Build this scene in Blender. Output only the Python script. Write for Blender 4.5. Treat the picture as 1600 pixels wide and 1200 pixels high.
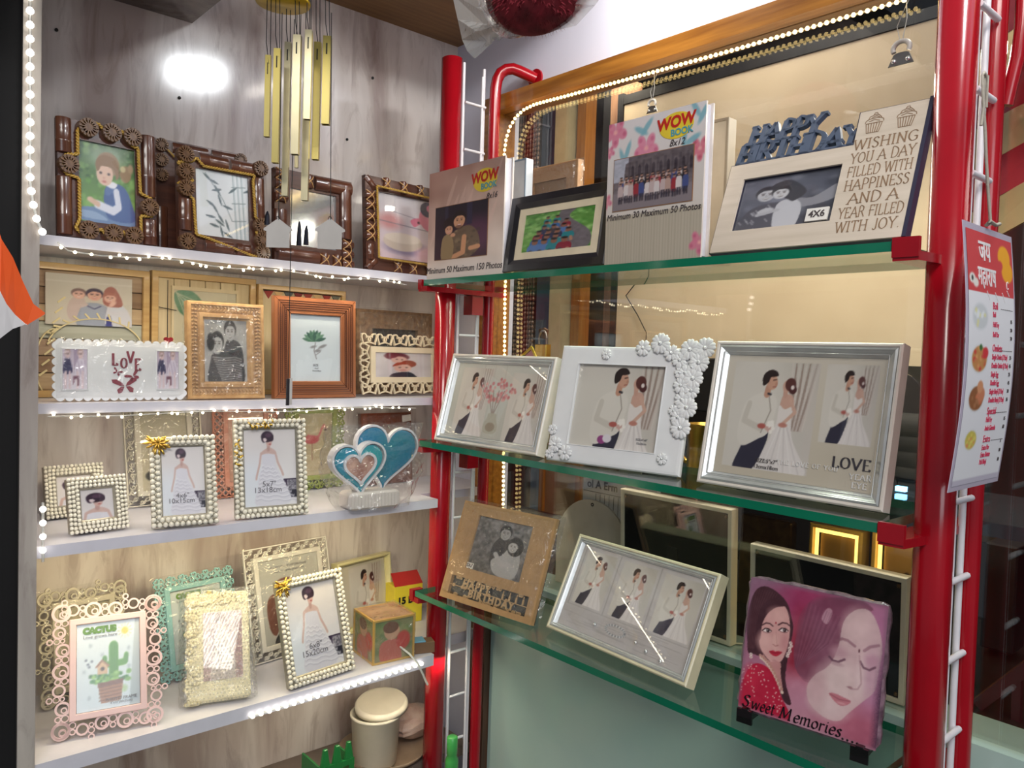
import bpy, math, random
import numpy as np
from mathutils import Vector, Matrix
R_ = random.Random(7)
PI = math.pi
SC = bpy.context.scene
COL = SC.collection
for o in list(bpy.data.objects): bpy.data.objects.remove(o)

# ------------------------------------------------------------------ camera
def cam_axes(a, b, c):
    f = np.array([math.cos(a)*math.cos(b), math.sin(a)*math.cos(b), -math.sin(b)])
    r = np.cross(f, [0, 0, 1]); r /= np.linalg.norm(r); u = np.cross(r, f)
    return r*math.cos(c)+u*math.sin(c), -r*math.sin(c)+u*math.cos(c), f
CR, CU, CF = cam_axes(0.84676989, 0.03888976, 0.03257622)
FPX = 1238.9
CAM = np.array([0, 0, 1.5])
cd = bpy.data.cameras.new('camera'); cam = bpy.data.objects.new('camera', cd); COL.objects.link(cam)
cd.sensor_width = 36; cd.lens = FPX/1600*36; cd.clip_start = .02
cam.matrix_world = Matrix(((CR[0], CU[0], -CF[0], CAM[0]), (CR[1], CU[1], -CF[1], CAM[1]), (CR[2], CU[2], -CF[2], CAM[2]), (0, 0, 0, 1)))
SC.camera = cam
# ------------------------------------------------------------------ world, lights, exposure
SC.view_settings.view_transform = 'Standard'; SC.view_settings.look = 'None'
SC.view_settings.gamma = 1; SC.view_settings.use_curve_mapping = False
SC.view_settings.exposure = 0.0
wd = bpy.data.worlds.new('night'); SC.world = wd; wd.use_nodes = True
bg = wd.node_tree.nodes['Background']; bg.inputs[0].default_value = (.62, .68, .8, 1); bg.inputs[1].default_value = .22
def area(name, loc, target, sx, sy, power, color, spread=180):
    l = bpy.data.lights.new(name, 'AREA'); l.shape = 'RECTANGLE'; l.size = sx; l.size_y = sy
    l.energy = power; l.color = color; l.spread = math.radians(spread)
    o = bpy.data.objects.new(name, l); COL.objects.link(o); o.location = loc
    o.rotation_euler = (Vector(target)-Vector(loc)).to_track_quat('-Z', 'Y').to_euler()
    return o
area('ceiling_panel_light', (1.04, .25, 2.47), (.60, 1.4, 1.5), .17, .065, 5, (.93, .97, 1))
area('shop_tube_light', (-.5, -.7, 2.9), (.9, 1.1, 1.4), 1.5, .5, 38, (1, .96, .90))
area('street_side_fill', (-.4, -1.3, 1.9), (1.0, .9, 1.3), 1.1, .9, 11, (.90, .94, 1))  # unseen broad fill behind the camera, stands in for street and shop lights
area('shelf_light_a', (.63, 1.405, 1.634), (.63, 1.50, 1.3), .72, .008, .75, (1, .88, .66))
area('shelf_light_b', (.63, 1.405, 1.374), (.63, 1.50, 1.0), .72, .008, .75, (1, .88, .66))
area('shelf_light_c', (.60, 1.37, 1.160), (.60, 1.50, .9), .70, .03, 1.25, (1, .84, .50))
area('shelf_light_d', (.80, 1.34, .83), (.80, 1.55, .5), .5, .008, .6, (1, .86, .60))
area('interior_light', (1.75, .6, 2.6), (1.65, 1.0, 1.6), .5, .5, 10, (1, .9, .78))
area('board_light', (1.32, .95, 2.42), (1.6, 1.0, 1.85), .06, .8, 8, (1, .93, .82))
area('sill_fill_light', (1.26, .72, 1.95), (1.26, .72, 1.0), .05, .7, 5, (1, .92, .78))  # added downlight to brighten the frames standing on the sill
area('lit_frame_fill', (1.30, .50, 1.27), (1.40, .50, 1.05), .3, .04, .5, (1, .75, .35))  # added amber fill to brighten the photos in the gold lit frames
area('interior_fill_back', (1.65, 1.45, 2.3), (2.0, 1.75, 1.5), .2, .3, 5, (1, .88, .70))  # added fill to brighten the pillar, panel and beads at the left
# ------------------------------------------------------------------ geometry from measured sight lines
def ray(x, y): return (x-800)/FPX*CR-(y-600)/FPX*CU+CF
def on(x, y, ax, v):
    d = ray(x, y); return CAM+d*((v-CAM[ax])/d[ax])
def V(p): return Vector([float(a) for a in p])

# ------------------------------------------------------------------ materials
def lin(c):
    return tuple(((v/255)/12.92 if v/255 <= .04045 else ((v/255+.055)/1.055)**2.4) for v in c[:3])
MATS = {}
def mat(name, c, rough=.5, metal=0, coat=0, var=.06, vscale=30, bump=0, bscale=60, emit=0, ecol=None, trans=0, stretch=(1, 1, 1), c2=None, contrast=.5):
    if name in MATS: return MATS[name]
    m = bpy.data.materials.new(name); m.use_nodes = True; nt = m.node_tree; N = nt.nodes; L = nt.links
    b = N['Principled BSDF']
    tc = N.new('ShaderNodeTexCoord'); mp = N.new('ShaderNodeMapping'); mp.inputs['Scale'].default_value = stretch
    L.new(tc.outputs['Object'], mp.inputs[0])
    nz = N.new('ShaderNodeTexNoise'); nz.inputs['Scale'].default_value = vscale; nz.inputs['Detail'].default_value = 4
    L.new(mp.outputs[0], nz.inputs['Vector'])
    rp = N.new('ShaderNodeValToRGB'); rp.color_ramp.elements[0].position = .5-contrast/2; rp.color_ramp.elements[1].position = .5+contrast/2
    l = lin(c)
    a = lin(c2) if c2 else tuple(v*(1-var*2) for v in l)
    rp.color_ramp.elements[0].color = (*a, 1); rp.color_ramp.elements[1].color = (*(l if c2 else tuple(min(1, v*(1+var)) for v in l)), 1)
    L.new(nz.outputs[0], rp.inputs[0]); L.new(rp.outputs[0], b.inputs['Base Color'])
    b.inputs['Roughness'].default_value = rough; b.inputs['Metallic'].default_value = metal
    b.inputs['Coat Weight'].default_value = coat; b.inputs['Coat Roughness'].default_value = .08
    b.inputs['Transmission Weight'].default_value = trans
    if emit:
        b.inputs['Emission Strength'].default_value = emit; b.inputs['Emission Color'].default_value = (*(ecol or l), 1)
    if bump:
        n2 = N.new('ShaderNodeTexNoise'); n2.inputs['Scale'].default_value = bscale; n2.inputs['Detail'].default_value = 3
        L.new(mp.outputs[0], n2.inputs['Vector'])
        bp = N.new('ShaderNodeBump'); bp.inputs['Strength'].default_value = bump; bp.inputs['Distance'].default_value = .002
        L.new(n2.outputs[0], bp.inputs['Height']); L.new(bp.outputs[0], b.inputs['Normal'])
    MATS[name] = m; return m
def wood(name, c1, c2, axis='x', rough=.4, coat=.2, sc=1):
    s = {'x': (4, 60, 60), 'z': (60, 60, 4), 'y': (60, 4, 60)}[axis]
    return mat(name, c1, rough, coat=coat, c2=c2, vscale=1.6*sc, stretch=s, contrast=.45, bump=.15, bscale=2)
def clear(name, tint=(1, 1, 1), gloss=.06, rough=.03, crumple=0, bscale=40, fac=None, haze=0, hazecol=(.9, .9, .88)):
    if name in MATS: return MATS[name]
    m = bpy.data.materials.new(name); m.use_nodes = True; nt = m.node_tree; N = nt.nodes; L = nt.links
    N.remove(N['Principled BSDF']); out = N['Material Output']
    t = N.new('ShaderNodeBsdfTransparent'); t.inputs[0].default_value = (*tint, 1)
    g = N.new('ShaderNodeBsdfGlossy'); g.inputs['Roughness'].default_value = rough
    fr = N.new('ShaderNodeLayerWeight'); fr.inputs[0].default_value = .5
    pw = N.new('ShaderNodeMath'); pw.operation = 'POWER'; pw.inputs[1].default_value = 5; L.new(fr.outputs['Facing'], pw.inputs[0])
    ma = N.new('ShaderNodeMath'); ma.operation = 'MULTIPLY_ADD'; ma.inputs[1].default_value = .85; ma.inputs[2].default_value = gloss+.03; ma.use_clamp = True
    L.new(pw.outputs[0], ma.inputs[0])
    mx = N.new('ShaderNodeMixShader'); L.new(ma.outputs[0], mx.inputs[0]); 
    if haze:
        d = N.new('ShaderNodeBsdfDiffuse'); d.inputs[0].default_value = (*hazecol, 1)
        m2 = N.new('ShaderNodeMixShader'); m2.inputs[0].default_value = haze
        L.new(t.outputs[0], m2.inputs[1]); L.new(d.outputs[0], m2.inputs[2]); L.new(m2.outputs[0], mx.inputs[1])
    else: L.new(t.outputs[0], mx.inputs[1])
    L.new(g.outputs[0], mx.inputs[2]); L.new(mx.outputs[0], out.inputs[0])
    if crumple:
        tc = N.new('ShaderNodeTexCoord'); nz = N.new('ShaderNodeTexNoise'); nz.inputs['Scale'].default_value = bscale; nz.inputs['Distortion'].default_value = 1.5; nz.inputs['Detail'].default_value = 2
        L.new(tc.outputs['Object'], nz.inputs['Vector'])
        bp = N.new('ShaderNodeBump'); bp.inputs['Strength'].default_value = crumple; bp.inputs['Distance'].default_value = .01
        L.new(nz.outputs[0], bp.inputs['Height']); L.new(bp.outputs[0], g.inputs['Normal']); L.new(bp.outputs[0], fr.inputs['Normal'])
    MATS[name] = m; return m
def print_mat():
    if 'photo_print' in MATS: return MATS['photo_print']
    m = bpy.data.materials.new('photo_print'); m.use_nodes = True; nt = m.node_tree
    a = nt.nodes.new('ShaderNodeAttribute'); a.attribute_name = 'ink'
    b = nt.nodes['Principled BSDF']; nt.links.new(a.outputs['Color'], b.inputs['Base Color']); b.inputs['Roughness'].default_value = .42
    MATS['photo_print'] = m; return m
def grain_mat(name, c1, c2, c3):   # onyx-like laminate with vertical veins
    m = bpy.data.materials.new(name); m.use_nodes = True; nt = m.node_tree; N = nt.nodes; L = nt.links; b = N['Principled BSDF']
    tc = N.new('ShaderNodeTexCoord'); mp = N.new('ShaderNodeMapping'); mp.inputs['Scale'].default_value = (5, 5, .9); mp.inputs['Rotation'].default_value = (0, .12, 0)
    L.new(tc.outputs['Object'], mp.inputs[0])
    n1 = N.new('ShaderNodeTexNoise'); n1.inputs['Scale'].default_value = 1.5; n1.inputs['Detail'].default_value = 5; n1.inputs['Distortion'].default_value = .7
    L.new(mp.outputs[0], n1.inputs['Vector'])
    wv = N.new('ShaderNodeTexNoise'); wv.inputs['Scale'].default_value = 5; wv.inputs['Detail'].default_value = 8; wv.inputs['Roughness'].default_value = .62; wv.inputs['Distortion'].default_value = 1.6
    L.new(mp.outputs[0], wv.inputs['Vector'])
    r1 = N.new('ShaderNodeValToRGB'); e = r1.color_ramp.elements
    e[0].position = .36; e[0].color = (*lin(c3), 1); e[1].position = .64; e[1].color = (*lin(c1), 1); x = e.new(.5); x.color = (*lin(c2), 1)
    L.new(n1.outputs[0], r1.inputs[0])
    r2 = N.new('ShaderNodeValToRGB'); e = r2.color_ramp.elements; e[0].position = .34; e[0].color = (.60, .55, .54, 1); e[1].position = .50; e[1].color = (1, 1, 1, 1)
    L.new(wv.outputs[0], r2.inputs[0])
    mx = N.new('ShaderNodeMix'); mx.data_type = 'RGBA'; mx.blend_type = 'MULTIPLY'; mx.inputs[0].default_value = .6
    L.new(r1.outputs[0], mx.inputs[6]); L.new(r2.outputs[0], mx.inputs[7]); L.new(mx.outputs[2], b.inputs['Base Color'])
    b.inputs['Roughness'].default_value = .12; b.inputs['Specular IOR Level'].default_value = .5
    return m

# ------------------------------------------------------------------ mesh building
class MB:
    def __init__(s): s.v = []; s.f = []; s.m = []; s.sm = []
    def add(s, vs, fs, mi=0, smooth=False):
        o = len(s.v); s.v += [tuple(float(c) for c in p) for p in vs]
        for f in fs: s.f.append([i+o for i in f]); s.m.append(mi); s.sm.append(smooth)
    def box(s, a, b, mi=0):
        (x0, y0, z0), (x1, y1, z1) = a, b
        s.add([(x0, y0, z0), (x1, y0, z0), (x1, y1, z0), (x0, y1, z0), (x0, y0, z1), (x1, y0, z1), (x1, y1, z1), (x0, y1, z1)],
              [(0, 3, 2, 1), (4, 5, 6, 7), (0, 1, 5, 4), (1, 2, 6, 5), (2, 3, 7, 6), (3, 0, 4, 7)], mi)
    def bbox(s, a, b, r=.001, mi=0):   # box with chamfered edges along its longest outline (top view xz)
        (x0, y0, z0), (x1, y1, z1) = a, b
        s.prism([(x0+r, z0), (x1-r, z0), (x1, z0+r), (x1, z1-r), (x1-r, z1), (x0+r, z1), (x0, z1-r), (x0, z0+r)], y0, y1, mi, bev=min(r, (y1-y0)*.3))
    def prism(s, pts, y0, y1, mi=0, bev=0, smooth=False):   # pts in xz counter-clockwise seen from the front (-y), y0 front
        n = len(pts); P = [Vector(p) for p in pts]
        loops = []
        if bev:
            ins = []
            for i in range(n):
                a, b, c = P[i-1], P[i], P[(i+1) % n]
                d1 = (b-a).normalized() if (b-a).length > 1e-9 else Vector((1, 0)); d2 = (c-b).normalized() if (c-b).length > 1e-9 else d1
                nn = Vector((-d1.y-d2.y, d1.x+d2.x))
                ins.append(b+(nn.normalized()*bev if nn.length > 1e-6 else Vector((0, 0))))
            loops = [(ins, y0), (P, y0+bev), (P, y1)]
        else: loops = [(P, y0), (P, y1)]
        vs = [(p.x, y, p.y) for l, y in loops for p in l]; fs = [list(range(n))]
        for k in range(len(loops)-1):
            for i in range(n):
                j = (i+1) % n; fs.append((k*n+j, k*n+i, (k+1)*n+i, (k+1)*n+j))
        fs.append([(len(loops)-1)*n+i for i in reversed(range(n))])
        s.add(vs, fs, mi, smooth)
    def ring(s, cx, cz, ro, ri, y0, y1, n=18, mi=0):
        vs = []
        for y, r in ((y0, ri), (y0, ro), (y1, ro), (y1, ri)):
            for i in range(n):
                t = 2*PI*i/n; vs.append((cx+r*math.cos(t), y, cz+r*math.sin(t)))
        fs = []
        for k in range(4):
            for i in range(n):
                j = (i+1) % n; k2 = (k+1) % 4; fs.append((k*n+i, k*n+j, k2*n+j, k2*n+i))
        s.add(vs, fs, mi)
    def ribbon(s, pts, w, y0, y1, mi=0, closed=False):     # flat strip standing proud in the xz plane
        P = [Vector(p[:2]) for p in pts]; n = len(P); vs = []; W = w if hasattr(w, '__len__') else [w]*n
        for i in range(n):
            a = P[i-1] if (i or closed) else P[i]; b = P[(i+1) % n] if (i < n-1 or closed) else P[i]
            d = (b-a); d = d.normalized() if d.length > 1e-9 else Vector((1, 0)); nn = Vector((-d.y, d.x))*W[i]/2
            for q, y in ((P[i]+nn, y0), (P[i]-nn, y0), (P[i]-nn, y1), (P[i]+nn, y1)): vs.append((q.x, y, q.y))
        fs = []
        for i in range(n if closed else n-1):
            j = (i+1) % n
            for k in range(4): k2 = (k+1) % 4; fs.append((4*i+k, 4*i+k2, 4*j+k2, 4*j+k))
        if not closed: fs += [(3, 2, 1, 0), (4*n-4, 4*n-3, 4*n-2, 4*n-1)]
        s.add(vs, fs, mi)
    def tube(s, pts, r, n=8, mi=0, closed=False, caps=True, smooth=True):
        P = [Vector(p) for p in pts]; m = len(P); Rr = r if hasattr(r, '__len__') else [r]*m
        vs = []; up = None
        for i in range(m):
            a = P[i-1] if (i or closed) else P[i]; b = P[(i+1) % m] if (i < m-1 or closed) else P[i]
            d = (b-a).normalized()
            if up is None: up = d.orthogonal().normalized()
            up = (up-d*up.dot(d)); up = up.normalized() if up.length > 1e-6 else d.orthogonal().normalized()
            q = d.cross(up)
            for k in range(n):
                t = 2*PI*k/n; vs.append(P[i]+(up*math.cos(t)+q*math.sin(t))*Rr[i])
        fs = []
        for i in range(m if closed else m-1):
            j = (i+1) % m
            for k in range(n): k2 = (k+1) % n; fs.append((i*n+k, i*n+k2, j*n+k2, j*n+k))
        s.add(vs, fs, mi, smooth)
        if caps and not closed: s.add(vs[:n], [list(reversed(range(n)))], mi); s.add(vs[-n:], [list(range(n))], mi)
    def ball(s, c, r, nu=8, nv=6, mi=0, sq=(1, 1, 1), rot=None):
        vs = [(0, 0, 1)]; fs = []
        for j in range(1, nv):
            t = PI*j/nv
            for i in range(nu): p = 2*PI*i/nu; vs.append((math.sin(t)*math.cos(p), math.sin(t)*math.sin(p), math.cos(t)))
        vs.append((0, 0, -1)); e = len(vs)-1
        for i in range(nu):
            j = (i+1) % nu; fs.append((0, 1+i, 1+j)); fs.append((e, e-nu+j, e-nu+i))
            for k in range(nv-2): a = 1+k*nu; fs.append((a+i, a+nu+i, a+nu+j, a+j))
        o = []
        for v in vs:
            q = Vector((v[0]*sq[0], v[1]*sq[1], v[2]*sq[2]))*r
            if rot is not None: q = rot @ q
            o.append(Vector(c)+q)
        s.add(o, fs, mi, True)
    def lathe(s, prof, c=(0, 0, 0), n=32, mi=0):
        vs = [(c[0]+r*math.cos(2*PI*i/n), c[1]+r*math.sin(2*PI*i/n), c[2]+z) for r, z in prof for i in range(n)]
        fs = [(k*n+i, k*n+(i+1) % n, (k+1)*n+(i+1) % n, (k+1)*n+i) for k in range(len(prof)-1) for i in range(n)]
        s.add(vs, fs, mi, True)
    def moulding(s, w, h, prof, mi=0, z0=0):     # prof: list of (inset, y) swept round a mitred rectangle
        vs = []
        for ins, y in prof:
            for sx, z in ((-1, z0+ins), (1, z0+ins), (1, z0+h-ins), (-1, z0+h-ins)): vs.append((sx*(w/2-ins), y, z))
        fs = []
        for k in range(len(prof)-1):
            for i in range(4): j = (i+1) % 4; fs.append((k*4+i, k*4+j, k*4+4+j, k*4+4+i))
        s.add(vs, fs, mi)
    def holes(s, w, h, H, y0, y1, mi=0, z0=0):   # board with rectangular holes [(x0,z0,x1,z1)]
        xs = sorted({-w/2, w/2, *[a for q in H for a in (q[0], q[2])]}); zs = sorted({z0, z0+h, *[a for q in H for a in (q[1], q[3])]})
        def solid(i, j):
            if i < 0 or j < 0 or i >= len(xs)-1 or j >= len(zs)-1: return False
            cx = (xs[i]+xs[i+1])/2; cz = (zs[j]+zs[j+1])/2
            return not any(q[0] < cx < q[2] and q[1] < cz < q[3] for q in H)
        for i in range(len(xs)-1):
            for j in range(len(zs)-1):
                if not solid(i, j): continue
                a, b, c, d = xs[i], xs[i+1], zs[j], zs[j+1]
                s.add([(a, y0, c), (b, y0, c), (b, y0, d), (a, y0, d), (a, y1, c), (b, y1, c), (b, y1, d), (a, y1, d)],
                      [(0, 1, 2, 3), (7, 6, 5, 4)]+([(4, 0, 3, 7)] if not solid(i-1, j) else [])+([(1, 5, 6, 2)] if not solid(i+1, j) else [])
                      + ([(4, 5, 1, 0)] if not solid(i, j-1) else [])+([(3, 2, 6, 7)] if not solid(i, j+1) else []), mi)
    def rope(s, pts, r, pitch=.006, n=5, strands=2, mi=0, closed=False):
        P = [Vector(p) for p in pts]
        if closed: P = P+[P[0]]
        Q = []; L = 0; step = pitch/5
        for a, b in zip(P, P[1:]):
            d = b-a; k = max(1, int(d.length/step))
            for i in range(k): Q.append((a+d*i/k, d.normalized(), L+d.length*i/k))
            L += d.length
        Q.append((P[-1], (P[-1]-P[-2]).normalized(), L))
        for st in range(strands):
            pp = []
            for p, d, l in Q:
                y = Vector((0, 1, 0)); x = d.cross(y)
                if x.length < 1e-4: x = d.orthogonal()
                x.normalize(); y2 = x.cross(d); t = 2*PI*l/pitch+2*PI*st/strands
                pp.append(p+(x*math.cos(t)+y2*math.sin(t))*r*.5)
            s.tube(pp, r*.55, n, mi)
    def mesh(s, name, mats):
        me = bpy.data.meshes.new(name); me.from_pydata(s.v, [], s.f); 
        me.polygons.foreach_set('material_index', s.m); me.polygons.foreach_set('use_smooth', s.sm)
        for m in (mats if isinstance(mats, (list, tuple)) else [mats]): me.materials.append(m)
        me.update(); return me
    def build(s, name, mats, parent=None, **kw):
        return link(name, s.mesh(name, mats), parent, **kw)
def link(name, me, parent=None, label=None, cat=None, group=None, kind=None, loc=None):
    o = bpy.data.objects.new(name, me); COL.objects.link(o)
    if parent is not None: o.parent = parent
    if loc is not None: o.location = loc
    if label: o['label'] = label
    if cat: o['category'] = cat
    if group: o['group'] = group
    if kind: o['kind'] = kind
    return o
def thing(name, label, cat, group=None, M=None, loc=None):
    o = link(name, None, None, label, cat, group); o.empty_display_size = .02
    if M is not None: o.matrix_world = M
    if loc is not None: o.location = V(loc)
    return o

# ------------------------------------------------------------------ fitting a leaning rectangle
class Fit: pass
def fit(bl, br, tl, tr, zs, dep=None, axis=1, tilt=None, depth=.012, name=''):
    if dep is None: P0 = on(*bl, 2, zs); P1 = on(*br, 2, zs)
    else:
        d0, d1 = dep if hasattr(dep, '__len__') else (dep, dep)
        P0 = on(*bl, axis, d0); P1 = on(*br, axis, d1); P0[2] = P1[2] = zs
    w = np.linalg.norm(P1-P0); u = (P1-P0)/w; b = np.cross([0, 0, 1], u)
    def solve(t):
        v = math.cos(t)*np.array([0, 0, 1])+math.sin(t)*b; n = np.cross(u, v); r = []
        for q in (tl, tr):
            d = ray(*q); p = CAM+d*(n@(P0-CAM))/(n@d); r.append(((p-P0)@u, (p-P0)@v))
        return r, v
    best = None
    for t in ([tilt] if tilt is not None else np.radians(np.arange(-12, 36, .5))):
        r, v = solve(t); e = r[0][0]**2+(r[1][0]-w)**2+2*(r[0][1]-r[1][1])**2
        if best is None or e < best[0]: best = (e, t, r, v)
    e, t, r, v = best; F = Fit(); F.w = w; F.h = (r[0][1]+r[1][1])/2; F.t = t
    n = np.cross(v, u)  # local +y is away from the viewer
    n = np.cross(v, u)*1.0
    yv = math.cos(t)*b-math.sin(t)*np.array([0, 0, 1])
    c = (P0+P1)/2+np.array([0, 0, max(0, math.sin(t))*depth+.0003])
    F.M = Matrix(((u[0], yv[0], v[0], c[0]), (u[1], yv[1], v[1], c[1]), (u[2], yv[2], v[2], c[2]), (0, 0, 0, 1)))
    F.P0, F.P1 = P0, P1
    print('FIT %-18s w %.3f h %.3f tilt %5.1f err %.3f  P0 %s P1 %s' % (name, F.w, F.h, math.degrees(t), math.sqrt(e), P0.round(3), P1.round(3)))
    return F
# ------------------------------------------------------------------ printed pictures (colour per mesh vertex)
class Pic:
    def __init__(s, w, h, res=.0016, bg=(235, 232, 228)):
        s.w, s.h = w, h; s.nx = max(8, int(w/res)); s.ny = max(8, int(h/res))
        s.a = np.zeros((s.ny, s.nx, 3))+np.array(bg, float)
        s.U, s.W = np.meshgrid((np.arange(s.nx)+.5)/s.nx*w, (np.arange(s.ny)+.5)/s.ny*h)
        s.px = w/s.nx; s.clip = None; s.view(0, 0, 1, 1)
    def view(s, x0, y0, x1, y1, clip=False):      # unit square of the drawing inside the picture (fractions)
        s.o = (x0*s.w, y0*s.h); s.s = ((x1-x0)*s.w, (y1-y0)*s.h)
        s.X = (s.U-s.o[0])/s.s[0]; s.Y = (s.W-s.o[1])/s.s[1]; s.p = s.px/min(abs(s.s[0]), abs(s.s[1]))
        s.clip = ((s.X >= 0) & (s.X <= 1) & (s.Y >= 0) & (s.Y <= 1)) if clip else None
        return s
    def put(s, m, c):
        if s.clip is not None: m = m*s.clip
        m = m[..., None]; s.a = s.a*(1-m)+np.array(c, float)*m
    def grad(s, c0, c1, ang=0, a=1):
        t = np.clip(s.X*math.sin(ang)+s.Y*math.cos(ang), 0, 1)[..., None]
        c = np.array(c0, float)*(1-t)+np.array(c1, float)*t
        m = (s.clip if s.clip is not None else np.ones_like(s.X))[..., None]*a
        s.a = s.a*(1-m)+c*m; return s
    def ell(s, cx, cy, rx, ry, c, rot=0, soft=0, a=1):
        x = s.X-cx; y = s.Y-cy; cr, sr = math.cos(rot), math.sin(rot)
        d = np.hypot((x*cr+y*sr)/rx, (-x*sr+y*cr)/ry); k = max(soft, s.p/min(rx, ry))
        s.put(np.clip((1-d)/k+.5, 0, 1)*a, c); return s
    def poly(s, pts, c, smooth=0, a=1):
        P = np.array(pts, float)
        if smooth:
            n = len(P); o = []
            for i in range(n):
                p0, p1, p2, p3 = P[i-1], P[i], P[(i+1) % n], P[(i+2) % n]
                for t in (0, .25, .5, .75):
                    o.append(.5*(2*p1+(p2-p0)*t+(2*p0-5*p1+4*p2-p3)*t*t+(-p0+3*p1-3*p2+p3)*t**3))
            P = np.array(o)
        m = np.zeros_like(s.X)
        for ox, oy in ((-.25, -.25), (.25, -.25), (-.25, .25), (.25, .25)):
            X = s.X+ox*s.px/s.s[0]; Y = s.Y+oy*s.px/s.s[1]; q = np.zeros(X.shape, bool)
            for i in range(len(P)):
                (x0, y0), (x1, y1) = P[i-1], P[i]
                if y0 == y1: continue
                q ^= ((y0 > Y) != (y1 > Y)) & (X < (x1-x0)*(Y-y0)/(y1-y0)+x0)
            m += q*.25
        s.put(m*a, c); return s
    def line(s, pts, w, c, a=1):
        m = np.zeros_like(s.X)
        for (x0, y0), (x1, y1) in zip(pts, pts[1:]):
            dx, dy = x1-x0, y1-y0; L = dx*dx+dy*dy+1e-12
            t = np.clip(((s.X-x0)*dx+(s.Y-y0)*dy)/L, 0, 1); d = np.hypot(s.X-x0-t*dx, s.Y-y0-t*dy)
            m = np.maximum(m, np.clip((w/2-d)/s.p+.5, 0, 1))
        s.put(m*a, c); return s
    def rect(s, x0, y0, x1, y1, c, a=1): return s.poly([(x0, y0), (x1, y0), (x1, y1), (x0, y1)], c, a=a)
    def noise(s, n, amp, seed=1, col=(1, 1, 1), lo=-1):
        r = np.random.RandomState(seed); g = r.rand(n+2, n+2)*2-1; x = np.clip(s.X, 0, .999)*n; y = np.clip(s.Y, 0, .999)*n
        i = x.astype(int); j = y.astype(int); fx = x-i; fy = y-j; fx = fx*fx*(3-2*fx); fy = fy*fy*(3-2*fy)
        v = g[j, i]*(1-fx)*(1-fy)+g[j, i+1]*fx*(1-fy)+g[j+1, i]*(1-fx)*fy+g[j+1, i+1]*fx*fy
        v = np.maximum(v, lo)
        if s.clip is not None: v = v*s.clip
        s.a = s.a+v[..., None]*amp*np.array(col); return s
    def mesh(s, name='print'):
        c = np.clip(s.a, 0, 255)/255; c = np.where(c <= .04045, c/12.92, ((c+.055)/1.055)**2.4)
        ny, nx = s.ny, s.nx
        gx, gz = np.meshgrid(np.linspace(-s.w/2, s.w/2, nx), np.linspace(s.h, 0, ny))
        co = np.stack([gx, gx*0, gz], -1).reshape(-1, 3).astype(np.float32)
        idx = np.arange(ny*nx).reshape(ny, nx)
        q = np.stack([idx[1:, :-1], idx[1:, 1:], idx[:-1, 1:], idx[:-1, :-1]], -1).reshape(-1)
        me = bpy.data.meshes.new(name); me.vertices.add(ny*nx); me.vertices.foreach_set('co', co.ravel())
        nf = (ny-1)*(nx-1); me.loops.add(nf*4); me.loops.foreach_set('vertex_index', q.astype(np.int32))
        me.polygons.add(nf); me.polygons.foreach_set('loop_start', (np.arange(nf)*4).astype(np.int32))
        at = me.color_attributes.new('ink', 'FLOAT_COLOR', 'POINT')
        at.data.foreach_set('color', np.concatenate([c.reshape(-1, 3), np.ones((ny*nx, 1))], 1).astype(np.float32).ravel())
        me.materials.append(print_mat()); me.update(calc_edges=True); me.validate(); return me
    def build(s, parent, x=0, z=0, y=.004, name='print', label=None):
        return link(name, s.mesh(), parent, loc=(x, y, z), label=label)

def wipe(p, m, c=(0, 0, 0)): p.put(m, c)
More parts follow.
